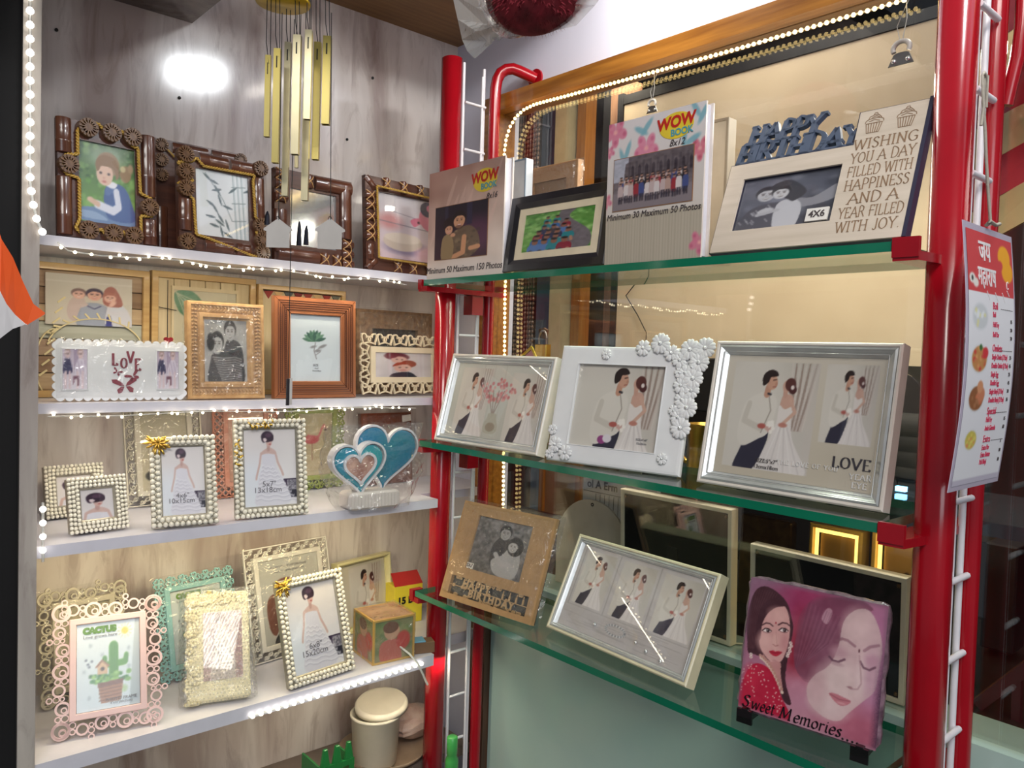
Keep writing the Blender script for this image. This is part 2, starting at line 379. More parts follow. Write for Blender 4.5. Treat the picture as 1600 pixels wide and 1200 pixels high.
# --- subjects
def couple(p, warm=1.0, bg=True, dress=(226, 219, 215), curtain=True, scl=1):
    p.clip = p.clip if p.clip is not None else None
    if bg:
        p.grad((196, 190, 178), (206, 200, 192), 0)
        p.ell(.25, .45, .45, .7, (216, 210, 200), soft=.7)
        if curtain:
            for i in range(9):
                x = .68+i*.038
                p.poly([(x, 0), (x+.016, 0), (x-.05-.02*i+.016+.1, .62), (x-.05-.02*i+.1-.03, .62)], (150, 128, 118) if i % 2 else (214, 204, 196), a=.75)
            p.rect(.9, 0, 1, 1, (205, 196, 188), a=.5)
    # gown
    p.poly([(.60, .40), (.72, .39), (.75, .56), (.80, .72), (.97, 1.02), (.40, 1.02), (.50, .78), (.58, .58)], dress, smooth=1)
    for i in range(6): p.line([(.63+.015*i, .58), (.48+.085*i, 1.0)], .012, (196, 188, 186) if i % 2 else (240, 236, 232), a=.6)
    p.poly([(.60, .38), (.62, .31), (.70, .29), (.75, .34), (.74, .46), (.66, .50), (.60, .46)], (205, 165, 148), smooth=1)   # back, shoulder
    p.poly([(.59, .40), (.66, .43), (.74, .41), (.73, .58), (.61, .58)], (228, 220, 214), smooth=1)
    p.line([(.71, .34), (.78, .45), (.66, .56)], .035, (208, 170, 152))
    p.line([(.645, .30), (.64, .24)], .05, (200, 158, 140))
    p.ell(.655, .215, .052, .055, (206, 164, 146)); p.ell(.69, .20, .062, .062, (92, 52, 48)); p.ell(.72, .245, .045, .042, (80, 42, 42)); p.ell(.715, .225, .02, .02, (232, 220, 214))
    # groom
    p.poly([(.28, .62), (.48, .60), (.50, .74), (.36, 1.02), (.14, 1.02), (.20, .82)], (52, 50, 66), smooth=1)
    p.poly([(.36, .29), (.46, .28), (.56, .36), (.55, .50), (.50, .66), (.40, .72), (.22, .80), (.14, .70), (.16, .48), (.22, .36)], (222, 216, 206), smooth=1)
    p.line([(.24, .40), (.20, .56), (.40, .62)], .06, (206, 199, 188)); p.line([(.46, .32), (.50, .45), (.42, .66)], .012, (160, 150, 140))
    p.line([(.43, .30), (.44, .24)], .07, (196, 148, 124)); p.ell(.475, .185, .062, .072, (206, 160, 136), rot=-.3)
    p.poly([(.37, .22), (.36, .13), (.42, .075), (.50, .075), (.54, .12), (.49, .135), (.45, .14), (.43, .19)], (48, 36, 34), smooth=1)
    p.ell(.525, .20, .014, .018, (190, 140, 118)); p.line([(.485, .165), (.52, .16)], .009, (60, 40, 36)); p.line([(.49, .23), (.525, .225)], .008, (150, 80, 76))
    p.line([(.445, .295), (.475, .30)], .022, (60, 56, 62))
    # hands, bouquet
    p.ell(.42, .60, .05, .025, (178, 96, 88)); p.ell(.66, .575, .05, .022, (190, 130, 116))
    for i in range(12):
        t = i*2.4; p.ell(.52+.045*math.cos(t)*(i/12)**.5, .60+.05*math.sin(t)*(i/12)**.5, .022, .02, (244, 238, 230) if i % 3 else (206, 170, 160))
    return p
def bride(p, bw=False):
    p.grad((224, 218, 216), (240, 238, 240), 0); p.ell(.2, .8, .5, .4, (232, 236, 242), soft=.8)
    p.rect(.74, .655, 1.0, .90, (60, 44, 70)); p.rect(.74, .78, 1, .90, (46, 44, 58)); p.rect(.81, .675, 1, .80, (172, 168, 176)); p.rect(.7, .9, 1, 1, (236, 234, 236))
    for i in range(60): p.ell(.82+.17*R_.random(), .68+.11*R_.random(), .008, .006, (96, 92, 104))
    p.poly([(.36, .32), (.60, .31), (.60, .42), (.61, .50), (.72, .64), (.80, .76), (.88, .93), (.70, .99), (.22, .97), (.26, .76), (.28, .62), (.35, .48)], (226, 224, 232), smooth=1)
    for i in range(9):
        y = .50+i*.052; w = .11+i*.034
        pts = [(.46+.018*i+w*math.cos(t)*1.0, y+.018*math.sin(t*1.0+1)+.012*math.sin(7*t)) for t in np.linspace(PI, 0, 14)]
        p.line(pts, .012, (196, 194, 206), a=.8); p.line([(a, b-.014) for a, b in pts], .010, (246, 245, 250), a=.9)
    sk = (214, 184, 176)
    p.line([(.33, .32), (.30, .46), (.245, .60), (.235, .64)], .034, sk); p.line([(.60, .32), (.64, .44), (.71, .55), (.735, .60)], .036, sk)
    p.poly([(.34, .30), (.44, .255), (.52, .25), (.61, .30), (.60, .335), (.50, .325), (.40, .325), (.33, .34)], sk, smooth=1)
    p.line([(.47, .27), (.475, .21)], .055, (196, 160, 152)); p.ell(.485, .175, .055, .058, (216, 180, 170), rot=.1)
    p.ell(.455, .105, .115, .072, (54, 34, 52)); p.ell(.39, .13, .045, .05, (54, 34, 52)); p.ell(.54, .12, .035, .045, (54, 34, 52)); p.ell(.475, .085, .06, .03, (86, 58, 80), soft=.5)
    for a, b in ((.40, .15), (.415, .135), (.395, .135), (.41, .16), (.43, .148)): p.ell(a, b, .018, .012, (232, 214, 214))
    p.line([(.455, .165), (.48, .162)], .007, (70, 40, 50)); p.line([(.505, .162), (.53, .166)], .007, (70, 40, 50)); p.ell(.50, .203, .016, .007, (170, 60, 70))
    p.line([(.45, .155), (.48, .15)], .005, (60, 40, 46)); return p
def face(p, x, y, r, skin, hair, eyes=(50, 34, 30), smile=True, hairtop=True, tilt=0):
    if hairtop: p.ell(x, y-.22*r, r*1.02, r*1.08, hair, rot=tilt)
    p.ell(x, y+.1*r, r*.82, r*1.05, skin, rot=tilt)
    if hairtop: p.poly([(x-r*.9, y-.1*r), (x-.7*r, y-.9*r), (x, y-1.2*r), (x+.75*r, y-.9*r), (x+.9*r, y-.1*r), (x+.5*r, y-.55*r), (x-.3*r, y-.6*r)], hair, smooth=1)
    for s in (-1, 1):
        p.ell(x+s*r*.32, y+.02*r, r*.11, r*.07, eyes); p.line([(x+s*r*.16, y-.2*r), (x+s*r*.48, y-.2*r)], r*.07, hair, a=.7)
    p.line([(x, y+.05*r), (x-.05*r, y+.38*r), (x+.08*r, y+.4*r)], r*.05, tuple(v*.82 for v in skin))
    gr = max(skin)-min(skin) < 12; lip = (120, 118, 120) if gr else (196, 110, 100)
    if smile: p.poly([(x-.3*r, y+.58*r), (x, y+.62*r), (x+.3*r, y+.58*r), (x+.15*r, y+.78*r), (x-.15*r, y+.78*r)], lip, smooth=1); p.line([(x-.18*r, y+.64*r), (x+.18*r, y+.64*r)], r*.08, (246, 240, 236))
    else: p.ell(x, y+.62*r, r*.17, r*.07, lip)
def foliage(p, seed=3, cols=((70, 120, 60), (150, 190, 110), (40, 80, 40)), n=160, y0=0, y1=1, r=.05):
    rr = random.Random(seed)
    for i in range(n):
        q = r*(.4+rr.random()); p.ell(rr.random(), y0+(y1-y0)*rr.random(), q, q*.8, rr.choice(cols), soft=.8, a=.5)
    return p
def pic_girl(p):
    p.grad((70, 105, 60), (120, 170, 80), 0); foliage(p, 4, n=110, y1=.5); foliage(p, 9, ((130, 180, 90), (100, 160, 60), (150, 195, 110)), 60, .45, .9)
    p.ell(.5, .16, .35, .16, (196, 206, 190), soft=.8, a=.6)
    p.poly([(.0, .84), (.2, .80), (.45, .80), (.8, .76), (1, .80), (1, 1), (0, .97)], (110, 140, 180), smooth=1); p.poly([(0, .86), (.3, .86), (.5, .95), (0, .93)], (150, 175, 205), smooth=1)
    p.poly([(.46, .55), (.62, .47), (.80, .50), (.92, .66), (.98, .92), (.55, .93), (.45, .78)], (70, 100, 155), smooth=1)
    p.poly([(.50, .50), (.60, .46), (.66, .50), (.55, .62), (.46, .62)], (90, 120, 170), smooth=1)
    p.line([(.66, .58), (.70, .76), (.60, .82), (.32, .76)], .105, (226, 228, 240)); p.line([(.34, .76), (.22, .72)], .07, (222, 186, 160)); p.ell(.2, .71, .05, .03, (228, 192, 168))
    p.poly([(.48, .50), (.58, .45), (.68, .48), (.60, .54)], (240, 240, 246), smooth=1)
    p.ell(.52, .24, .20, .15, (166, 140, 110)); p.ell(.46, .37, .145, .145, (232, 198, 176)); p.poly([(.32, .34), (.31, .22), (.45, .13), (.66, .18), (.72, .34), (.66, .42), (.62, .30), (.42, .27), (.36, .33)], (150, 120, 88), smooth=1)
    p.ell(.83, .33, .10, .11, (160, 132, 98), rot=.5); p.ell(.78, .27, .05, .04, (210, 196, 150)); p.ell(.92, .25, .05, .06, (180, 152, 116), soft=.6)
    p.ell(.39, .36, .022, .014, (50, 40, 40)); p.ell(.53, .365, .022, .014, (50, 40, 40)); p.ell(.445, .42, .02, .012, (214, 165, 145)); p.ell(.45, .465, .035, .014, (200, 120, 110)); return p
def pic_bamboo(p):
    p.grad((226, 234, 238), (236, 240, 242), .5); d = (104, 124, 128)
    for x in (.70, .78, .86): p.line([(x, 0), (x+.06, 1)], .02, (150, 168, 172), a=.8); p.line([(x+.02, .0), (x+.08, 1)], .012, (190, 204, 208))
    for y in (.2, .45, .72): p.line([(.68, y), (.94, y-.03)], .01, d)
    p.line([(.2, .05), (.52, .42), (.68, .72)], .01, d)
    for (x, y, a) in ((.15, .05, .6), (.25, .13, .3), (.35, .2, .9), (.3, .3, -.2), (.42, .33, 1.2), (.2, .45, .5), (.3, .48, .9), (.5, .5, .2), (.18, .68, .1), (.25, .8, .2), (.4, .62, .9), (.45, .8, 1.3), (.5, .9, .4), (.36, .72, .5), (.55, .7, 1.2), (.62, .3, -.6), (.9, .25, -.3)):
        L = .2; p.poly([(x, y), (x+L*.5*math.cos(a)-.02*math.sin(a), y+L*.5*math.sin(a)+.02*math.cos(a)), (x+L*math.cos(a), y+L*math.sin(a)), (x+L*.5*math.cos(a)+.02*math.sin(a), y+L*.5*math.sin(a)-.02*math.cos(a))], (92, 112, 118), smooth=1)
    return p
def pic_flamingo(p):
    p.grad((206, 202, 204), (214, 190, 196), 0); p.noise(6, 10, 2)
    p.ell(.2, .42, .18, .12, (196, 130, 128), soft=.9, a=.8); p.line([(.0, .42), (.5, .46), (1, .5)], .012, (120, 116, 126)); p.line([(.2, .25), (.7, .33)], .008, (130, 124, 132))
    p.ell(.88, .28, .22, .22, (206, 120, 140), rot=.5); p.ell(.80, .14, .12, .12, (70, 66, 84)); p.ell(.84, .12, .06, .06, (206, 120, 140)); p.poly([(.52, .36), (.64, .30), (.78, .34), (.66, .40), (.58, .45)], (210, 120, 140), smooth=1); p.ell(.65, .37, .02, .02, (90, 60, 70))
    p.ell(.45, .80, .33, .12, (150, 138, 160), soft=.5); p.ell(.4, .72, .30, .14, (206, 190, 174)); p.ell(.4, .66, .28, .08, (222, 208, 192)); p.ell(.85, .88, .25, .14, (222, 180, 190), soft=.5); return p
def pic_family(p):
    p.grad((198, 190, 176), (206, 198, 182), 0); p.rect(0, .14, 1, .17, (214, 208, 198), a=.6)
    p.poly([(.24, .66), (.3, .46), (.42, .42), (.45, .7), (.36, .92), (.26, .86)], (196, 176, 168), smooth=1)
    p.poly([(.40, .62), (.50, .54), (.64, .56), (.72, .68), (.74, 1.02), (.36, 1.02)], (156, 162, 176), smooth=1)
    p.poly([(.70, .62), (.80, .52), (.92, .62), (.98, .80), (1.0, 1.02), (.70, 1.02)], (206, 206, 212), smooth=1)
    p.poly([(.66, .3), (.72, .2), (.80, .24), (.88, .5), (.84, .6), (.66, .56)], (168, 104, 92), smooth=1)
    face(p, .37, .38, .085, (222, 176, 158), (128, 100, 96)); face(p, .55, .38, .10, (220, 170, 150), (70, 56, 76)); face(p, .73, .42, .085, (222, 176, 158), (176, 112, 96))
    p.line([(.46, .6), (.55, .66), (.62, .6)], .015, (50, 50, 90)); p.line([(.30, .66), (.44, .58)], .07, (200, 180, 172)); p.ell(.76, .54, .03, .07, (222, 178, 160), rot=.5)
    p.poly([(.69, .8), (.74, .78), (.76, 1), (.68, 1)], (60, 66, 130)); return p
def pic_couplebw(p):
    p.grad((168, 168, 166), (196, 196, 194), 0); p.noise(7, 14, 3)
    p.poly([(.50, .36), (.70, .32), (.86, .42), (.92, .7), (.9, 1.02), (.4, 1.02)], (62, 62, 66), smooth=1)
    p.poly([(.14, .66), (.24, .50), (.46, .48), (.60, .6), (.62, 1.02), (.10, 1.02)], (84, 84, 86), smooth=1)
    for i in range(11):
        y = .60+i*.038; p.line([(.2+.02*i, y), (.45, y+.02), (.7, y), (.86, y+.03)], .014, (206, 206, 204), a=.85)
    face(p, .30, .38, .15, (196, 196, 194), (40, 40, 42)); face(p, .60, .18, .14, (180, 180, 180), (46, 46, 48)); p.ell(.15, .36, .09, .14, (40, 40, 42)); return p
def pic_botanic(p):
    p.grad((214, 224, 228), (222, 230, 232), 0)
    p.line([(.50, .42), (.47, .54), (.52, .66)], .012, (120, 110, 110)); p.line([(.49, .54), (.58, .50)], .008, (120, 110, 110)); p.line([(.51, .60), (.60, .55)], .008, (120, 110, 110))
    for i, a in enumerate((-1.35, -1.0, -.7, -.35, -.05, .25, .55, .9, 1.25, -.5, .4, 0)):
        L = .24 if i < 9 else .19; dx, dy = math.sin(a)*L, -math.cos(a)*L*.75; nx, ny = math.cos(a)*.035, math.sin(a)*.026
        p.poly([(.48, .40), (.48+dx*.55+nx, .40+dy*.55+ny), (.48+dx, .40+dy), (.48+dx*.55-nx, .40+dy*.55-ny)], ((86, 128, 104), (112, 152, 124), (70, 104, 92))[i % 3], smooth=1)
    for x, y in ((.62, .48), (.66, .46), (.46, .48), (.55, .54)): p.ell(x, y, .06, .018, (150, 150, 150), rot=-.2)
    return p
def pic_leaf(p):
    p.grad((200, 190, 160), (206, 196, 168), 0)
    p.poly([(.02, .05), (.3, .02), (.5, .25), (.45, .5), (.25, .42), (.08, .3)], (96, 140, 104), smooth=1)
    for k in range(4): p.line([(.05, .05), (.2+.1*k, .42-.07*k)], .012, (190, 190, 160))
    return p
def pic_kids(p):
    p.grad((196, 180, 200), (232, 226, 236), 0); p.rect(.45, .0, .7, .6, (150, 130, 160), a=.5)
    p.poly([(.12, .24), (.30, .24), (.40, .58), (.04, .58)], (50, 46, 92), smooth=1); p.poly([(.62, .26), (.82, .26), (.95, .62), (.48, .62)], (226, 218, 232), smooth=1)
    for x in (.55, .62, .69, .76, .83): p.line([(x+.06, .3), (x, .61)], .014, (180, 160, 190))
    face(p, .22, .12, .11, (226, 200, 204), (190, 160, 150)); face(p, .72, .12, .11, (226, 200, 204), (200, 170, 160))
    for x in (.14, .30, .60, .80): p.line([(x, .58), (x, .93)], .09, (230, 208, 214))
    p.poly([(.44, .66), (.66, .66), (.66, .9), (.60, .9), (.58, .74), (.48, .74), (.46, .86), (.42, .86)], (120, 72, 92)); return p
def pic_upsidekids(p):
    p.grad((222, 214, 212), (214, 206, 208), 0); p.noise(5, 8, 5)
    p.ell(.38, .18, .22, .15, (120, 60, 70), rot=.2); p.ell(.42, .30, .14, .13, (226, 186, 172)); p.ell(.30, .12, .1, .12, (130, 60, 70)); p.ell(.58, .46, .14, .14, (150, 60, 44)); p.ell(.48, .62, .15, .16, (228, 186, 170)); p.poly([(.3, .56), (.38, .42), (.56, .40), (.66, .5), (.5, .48), (.36, .54)], (168, 72, 50), smooth=1)
    p.ell(.43, .6, .018, .014, (60, 40, 40)); p.ell(.55, .6, .018, .014, (60, 40, 40)); p.ell(.49, .7, .04, .012, (180, 90, 90)); p.poly([(.3, .85), (.45, .78), (.6, .78), (.7, .9), (.7, 1.0), (.28, 1.0)], (52, 54, 66), smooth=1)
    p.ell(.38, .28, .014, .012, (70, 40, 40)); p.ell(.47, .3, .014, .012, (70, 40, 40)); return p
def pic_cactus(p):
    p.grad((218, 228, 232), (206, 220, 228), 0)
    for x, y in ((.22, .26), (.4, .38), (.82, .34), (.82, .55), (.12, .55), (.2, .85)):
        for k in range(4): a = k*PI/4; p.line([(x-.03*math.cos(a), y-.024*math.sin(a)), (x+.03*math.cos(a), y+.024*math.sin(a))], .006, (170, 184, 192))
    p.ell(.76, .13, .055, .042, (232, 200, 60))
    for k in range(12): a = k*PI/6; p.line([(.76+.075*math.cos(a), .13+.058*math.sin(a)), (.76+.11*math.cos(a), .13+.085*math.sin(a))], .006, (200, 190, 120))
    g = (96, 156, 66); dk = (60, 116, 52); p.line([(.44, .43), (.44, .50), (.58, .50)], .075, g); p.line([(.78, .42), (.76, .49), (.6, .50)], .075, g); p.line([(.58, .31), (.58, .66)], .15, g)
    for dx in (-.045, -.015, .015, .045): p.line([(.58+dx, .27), (.58+dx, .68)], .008, dk)
    for x in (.42, .46, .76, .80): p.line([(x, .42), (x, .50)], .006, dk)
    foliage(p, 5, ((120, 170, 80), (80, 140, 70), (150, 190, 100)), 1, 0, 1)
    for i in range(46):
        rr = random.Random(i); p.ell(.22+.62*rr.random(), .60+.10*rr.random(), .035, .022, rr.choice(((120, 172, 84), (74, 136, 72), (150, 196, 110), (60, 110, 60))))
    p.poly([(.31, .50), (.40, .44), (.50, .50), (.48, .50), (.48, .60), (.33, .60), (.33, .50)], (206, 176, 140)); p.poly([(.29, .51), (.40, .43), (.52, .51), (.50, .53), (.40, .46), (.31, .53)], (156, 116, 90)); p.ell(.405, .54, .03, .022, (70, 50, 44))
    for x, y in ((.15, .42), (.18, .47), (.24, .44), (.2, .5)): p.ell(x, y, .018, .012, (90, 100, 120))
    p.poly([(.33, .70), (.73, .68), (.69, .92), (.38, .93)], (168, 118, 82)); p.poly([(.33, .70), (.73, .68), (.72, .735), (.34, .755)], (126, 84, 62))
    for k in range(4): p.line([(.35, .78+.04*k), (.70, .765+.04*k)], .008, (110, 74, 56))
    return p
def pic_lovers(p):   # dark album cover photo
    p.grad((34, 26, 40), (60, 34, 48), 0); p.ell(.8, .6, .35, .3, (110, 60, 90), soft=.8, a=.6); p.rect(.2, 0, .26, .5, (50, 46, 66)); p.rect(.62, 0, .72, .4, (48, 42, 66))
    p.poly([(.30, .62), (.42, .48), (.66, .42), (.82, .56), (.86, .84), (.62, 1.02), (.2, 1.02)], (112, 92, 74), smooth=1); foliage(p.view(.3, .48, .85, 1) , 8, ((70, 60, 50), (150, 130, 100), (100, 80, 66)), 40, r=.07); p.view(0, 0, 1, 1)
    p.line([(.58, .62), (.56, .9), (.3, 1.0)], .09, (206, 150, 112)); p.line([(.70, .84), (.84, .82)], .08, (206, 150, 112))
    p.poly([(.16, .60), (.3, .55), (.38, .72), (.34, 1.0), (.14, 1.0)], (150, 126, 92), smooth=1)
    p.ell(.27, .36, .10, .13, (40, 26, 28)); face(p, .28, .44, .09, (214, 160, 130), (44, 28, 28)); face(p, .48, .30, .13, (206, 152, 118), (34, 24, 26), tilt=.2); p.ell(.47, .43, .075, .04, (60, 40, 36), a=.5)
    p.ell(.36, .56, .05, .035, (210, 156, 122)); return p
def pic_group_road(p):
    p.grad((96, 150, 70), (110, 170, 70), 0); foliage(p, 12, ((80, 150, 60), (140, 200, 110), (50, 110, 40), (180, 220, 140)), 200, r=.045)
    p.poly([(.52, 0), (.74, .0), (.66, .2), (.96, .62), (.92, 1.02), (.42, 1.02), (.5, .5)], (120, 112, 118), smooth=1); p.noise(20, 10, 3)
    rr = random.Random(3); k = 0
    for row in range(6):
        for j in range(2+(row % 2)+(row > 1)):
            x = .42+.03*row*(-.6)+(j-1)*.14+.02*rr.random()+(.06 if row < 3 else 0); y = .16+row*.12; r = .028+row*.005
            c = rr.choice(((50, 110, 180), (40, 50, 90), (220, 220, 226), (150, 40, 60), (40, 140, 150), (70, 60, 70), (90, 130, 190)))
            p.poly([(x-r*1.8, y+r*4.5), (x-r*1.7, y+r*1.5), (x, y+r), (x+r*1.7, y+r*1.5), (x+r*1.8, y+r*4.5)], c, smooth=1)
            p.line([(x-r, y+r*4.2), (x-r*1.4, y+r*6)], r*1.1, (60, 60, 80)); p.line([(x+r, y+r*4.2), (x+r*1.2, y+r*6)], r*1.1, (190, 140, 116))
            p.ell(x, y, r*.9, r*1.25, (150, 100, 80)); p.ell(x, y-r*.95, r*.85, r*.55, (30, 24, 26))
    return p
def pic_crowd(p):
    p.grad((96, 88, 96), (120, 108, 112), 0); p.rect(0, 0, .2, .45, (180, 182, 196)); p.poly([(.14, .45), (.16, .12), (.3, .06), (1, 0), (1, .5), (.14, .5)], (98, 88, 92))
    for i in range(9):
        x = .2+.09*i; p.rect(x, .10, x+.03, .42, (80, 72, 78)); p.poly([(x+.035, .42), (x+.035, .22), (x+.055, .17), (x+.075, .22), (x+.075, .42)], (58, 50, 58))
    p.noise(24, 12, 5); p.rect(0, .66, 1, 1, (132, 122, 128)); p.grad((120, 110, 120), (128, 118, 122), 0, a=.12)
    rr = random.Random(11)
    for row in range(3):
        for j in range(13):
            x = .10+.067*j+.02*rr.random(); y = .38+.055*row+.02*rr.random(); c = rr.choice(((40, 36, 44), (190, 170, 170), (70, 80, 130), (150, 50, 60), (210, 200, 200), (90, 60, 60), (180, 150, 140)))
            p.poly([(x-.03, y+.26), (x-.032, y+.06), (x, y+.03), (x+.032, y+.06), (x+.03, y+.26)], c, smooth=1); p.line([(x-.012, y+.24), (x-.014, y+.36)], .02, (50, 46, 60)); p.line([(x+.014, y+.24), (x+.016, y+.36)], .02, (60, 52, 60))
            p.ell(x, y, .017, .024, (176, 134, 116)); p.ell(x, y-.020, .016, .012, (34, 28, 32))
    return p
def pic_bwhug(p, pale=False):
    p.grad((96, 98, 112), (70, 72, 84), 0); foliage(p, 21, ((84, 86, 98), (124, 126, 138), (60, 62, 72)), 90, r=.08); p.ell(.3, .4, .4, .5, (170, 174, 190), soft=1, a=.35)
    p.poly([(.55, .45), (.75, .48), (.95, .30), (1.0, .34), (.98, .52), (.8, .62), (.55, .62)], (150, 150, 158), smooth=1)
    p.poly([(.02, 1.0), (.1, .62), (.3, .5), (.5, .55), (.5, 1.0)], (96, 96, 106), smooth=1); p.poly([(.40, .55), (.55, .46), (.66, .62), (.62, 1.0), (.42, 1.0)], (206, 206, 212), smooth=1)
    p.poly([(.30, .22), (.42, .10), (.54, .14), (.68, .35), (.58, .50), (.5, .46)], (70, 70, 78), smooth=1)
    face(p, .27, .32, .115, (196, 196, 202), (66, 66, 74)); face(p, .42, .32, .10, (214, 214, 218), (60, 60, 66)); p.ell(.3, .64, .09, .06, (200, 200, 206), rot=-.3); p.line([(.22, .7), (.42, .64)], .05, (190, 190, 196))
    for i in range(16):
        rr = random.Random(i+50); x = .02+.3*rr.random(); y = .5+.5*rr.random(); p.line([(x, y), (x+.03, y+.05)], .012, (206, 206, 212), a=.7)
    return p
def pic_bwcouple(p):
    p.grad((130, 128, 128), (100, 98, 98), 0); p.noise(24, 30, 6); p.noise(10, 18, 7)
    p.poly([(.36, .5), (.5, .28), (.64, .35), (.62, .8), (.4, .85)], (60, 58, 60), smooth=1); p.poly([(.56, .62), (.68, .45), (.85, .5), (.9, .8), (.8, 1), (.5, .96), (.4, .75)], (190, 188, 186), smooth=1)
    face(p, .54, .22, .11, (176, 172, 170), (46, 44, 44)); p.ell(.76, .42, .14, .17, (44, 42, 42)); face(p, .72, .42, .10, (200, 196, 194), (50, 48, 48)); p.line([(.45, .62), (.58, .78), (.78, .74)], .08, (196, 192, 190)); return p
def pic_hearts(p):
    p.grad((190, 168, 164), (170, 142, 140), 0); face(p, .55, .35, .2, (214, 178, 166), (96, 66, 60)); p.ell(.4, .7, .25, .25, (140, 100, 92), soft=.4); return p
def pic_bridehug(p):
    p.grad((198, 194, 196), (168, 164, 170), 0); p.ell(.62, .20, .18, .10, (120, 84, 74)); p.ell(.58, .30, .11, .12, (214, 180, 166)); p.poly([(.35, .3), (.5, .22), (.52, .5), (.4, .62), (.3, .5)], (130, 76, 62), smooth=1)
    p.poly([(.25, .55), (.55, .42), (.72, .5), (.7, .78), (.4, .85)], (226, 220, 218), smooth=1); p.poly([(.3, .8), (.5, .68), (.8, .62), (1, .8), (1, 1.02), (.3, 1.02)], (36, 34, 44), smooth=1); return p
def pic_child_cube(p, seed=0):
    p.grad((130, 134, 80), (150, 140, 110), .4); foliage(p, 31+seed, ((120, 140, 80), (160, 160, 110), (96, 120, 70)), 50, r=.1)
    p.poly([(.2, 1.02), (.15, .6), (.4, .48), (.6, .55), (.7, 1.02)], (196, 110, 96), smooth=1); p.ell(.45, .3, .2, .2, (206, 160, 130)); p.ell(.42, .2, .2, .14, (120, 80, 60)); p.ell(.75, .55, .18, .22, (196, 70, 60), soft=.3); return p
def pic_sweet(p):
    p.grad((156, 96, 124), (186, 128, 146), .9); p.ell(.42, .10, .34, .14, (150, 40, 84), soft=1, a=.8); p.ell(.97, .35, .12, .5, (176, 110, 150), soft=1, a=.8); p.ell(.0, .0, .25, .3, (140, 110, 130), soft=1, a=.7)
    p.ell(.88, .92, .3, .16, (176, 90, 112), soft=1, a=.8); p.ell(.42, .50, .10, .28, (146, 34, 54), soft=1, a=.9); p.ell(.44, .78, .12, .16, (196, 140, 160), soft=1, a=.8); p.ell(.38, .95, .3, .08, (196, 140, 156), soft=1, a=.6)
    # large faded face, tilted, looking down to the right
    sk = (208, 178, 178); hb = (120, 68, 88)
    for k in range(3): p.poly([(.44-.02*k, .20), (.50, .09-.02*k), (.64, .02), (.80, .0), (.90, .05), (.80, .10), (.73, .24), (.70, .40), (.62, .53), (.52, .63+.02*k), (.42, .62), (.38, .46)], hb, smooth=1, a=.38)
    p.poly([(.71, .18), (.78, .08), (.87, .06), (.94, .15), (.98, .30), (.97, .46), (.955, .60), (.88, .70), (.80, .80), (.745, .87), (.67, .885), (.59, .86), (.52, .80), (.50, .70), (.55, .60), (.64, .51), (.69, .36)], sk, smooth=1, a=.88)
    p.ell(.80, .20, .09, .12, (216, 184, 184), soft=1, a=.8); p.ell(.72, .60, .12, .14, (222, 196, 194), soft=1, a=.9); p.ell(.86, .52, .035, .14, (226, 200, 200), soft=1, a=.8); p.ell(.66, .80, .12, .08, (218, 190, 190), soft=1, a=.8)
    p.ell(.93, .50, .05, .16, (196, 152, 172), soft=1, a=.6); p.ell(.57, .70, .06, .14, (200, 160, 164), soft=1, a=.6); p.ell(.70, .40, .06, .045, (190, 146, 156), soft=1, a=.7); p.ell(.92, .40, .05, .04, (190, 142, 160), soft=1, a=.7)
    p.line([(.675, .325), (.71, .300), (.75, .303), (.80, .330)], .020, (138, 92, 106), a=.65); p.line([(.865, .345), (.90, .31), (.955, .285)], .020, (138, 92, 108), a=.6)
    p.line([(.635, .448), (.66, .468), (.70, .468), (.74, .440)], .015, (100, 62, 80), a=.8); p.line([(.845, .425), (.87, .462), (.91, .468), (.945, .440)], .015, (100, 62, 80), a=.75); p.ell(.69, .485, .045, .014, (170, 130, 140), soft=.8, a=.5)
    p.line([(.835, .385), (.855, .50), (.865, .575), (.845, .62), (.80, .632), (.775, .622)], .010, (182, 142, 148), a=.75); p.ell(.795, .622, .016, .008, (150, 104, 112), soft=.6, a=.7); p.ell(.832, .355, .006, .012, (96, 50, 60))
    p.poly([(.655, .705), (.70, .693), (.745, .70), (.775, .705), (.81, .715), (.79, .745), (.75, .765), (.71, .755)], (190, 112, 124), smooth=1, a=.9); p.line([(.665, .708), (.73, .725), (.80, .718)], .007, (150, 80, 92), a=.8); p.ell(.745, .748, .03, .008, (212, 150, 156), soft=.8)
    p.poly([(.555, .19), (.59, .11), (.625, .12), (.62, .17), (.595, .225)], (196, 150, 164), smooth=1, a=.8)
    for k in range(16): p.line([(.46+.016*k, .10+.004*k), (.42+.014*k, .36), (.40+.006*k, .60-.006*k)], .006, (150, 100, 118) if k % 2 else (96, 54, 74), a=.35)
    # woman in red
    h = (70, 38, 46)
    p.poly([(.0, .34), (.03, .14), (.09, .06), (.18, .06), (.29, .13), (.34, .24), (.36, .33), (.345, .50), (.34, .70), (.40, .86), (.33, .84), (.24, .62), (.10, .58), (.04, .58), (.02, .48)], h, smooth=1)
    for k in range(9): p.line([(.06+.02*k, .08), (.035+.012*k, .28), (.03+.006*k, .54)], .005, (104, 62, 68), a=.5)
    p.poly([(.105, .40), (.11, .27), (.17, .185), (.25, .16), (.30, .19), (.335, .30), (.335, .42), (.32, .51), (.295, .575), (.25, .605), (.20, .59), (.13, .52)], (212, 160, 156), smooth=1)
    p.poly([(.085, .44), (.09, .26), (.14, .16), (.22, .12), (.29, .16), (.22, .19), (.16, .25), (.125, .34), (.12, .46)], h, smooth=1)
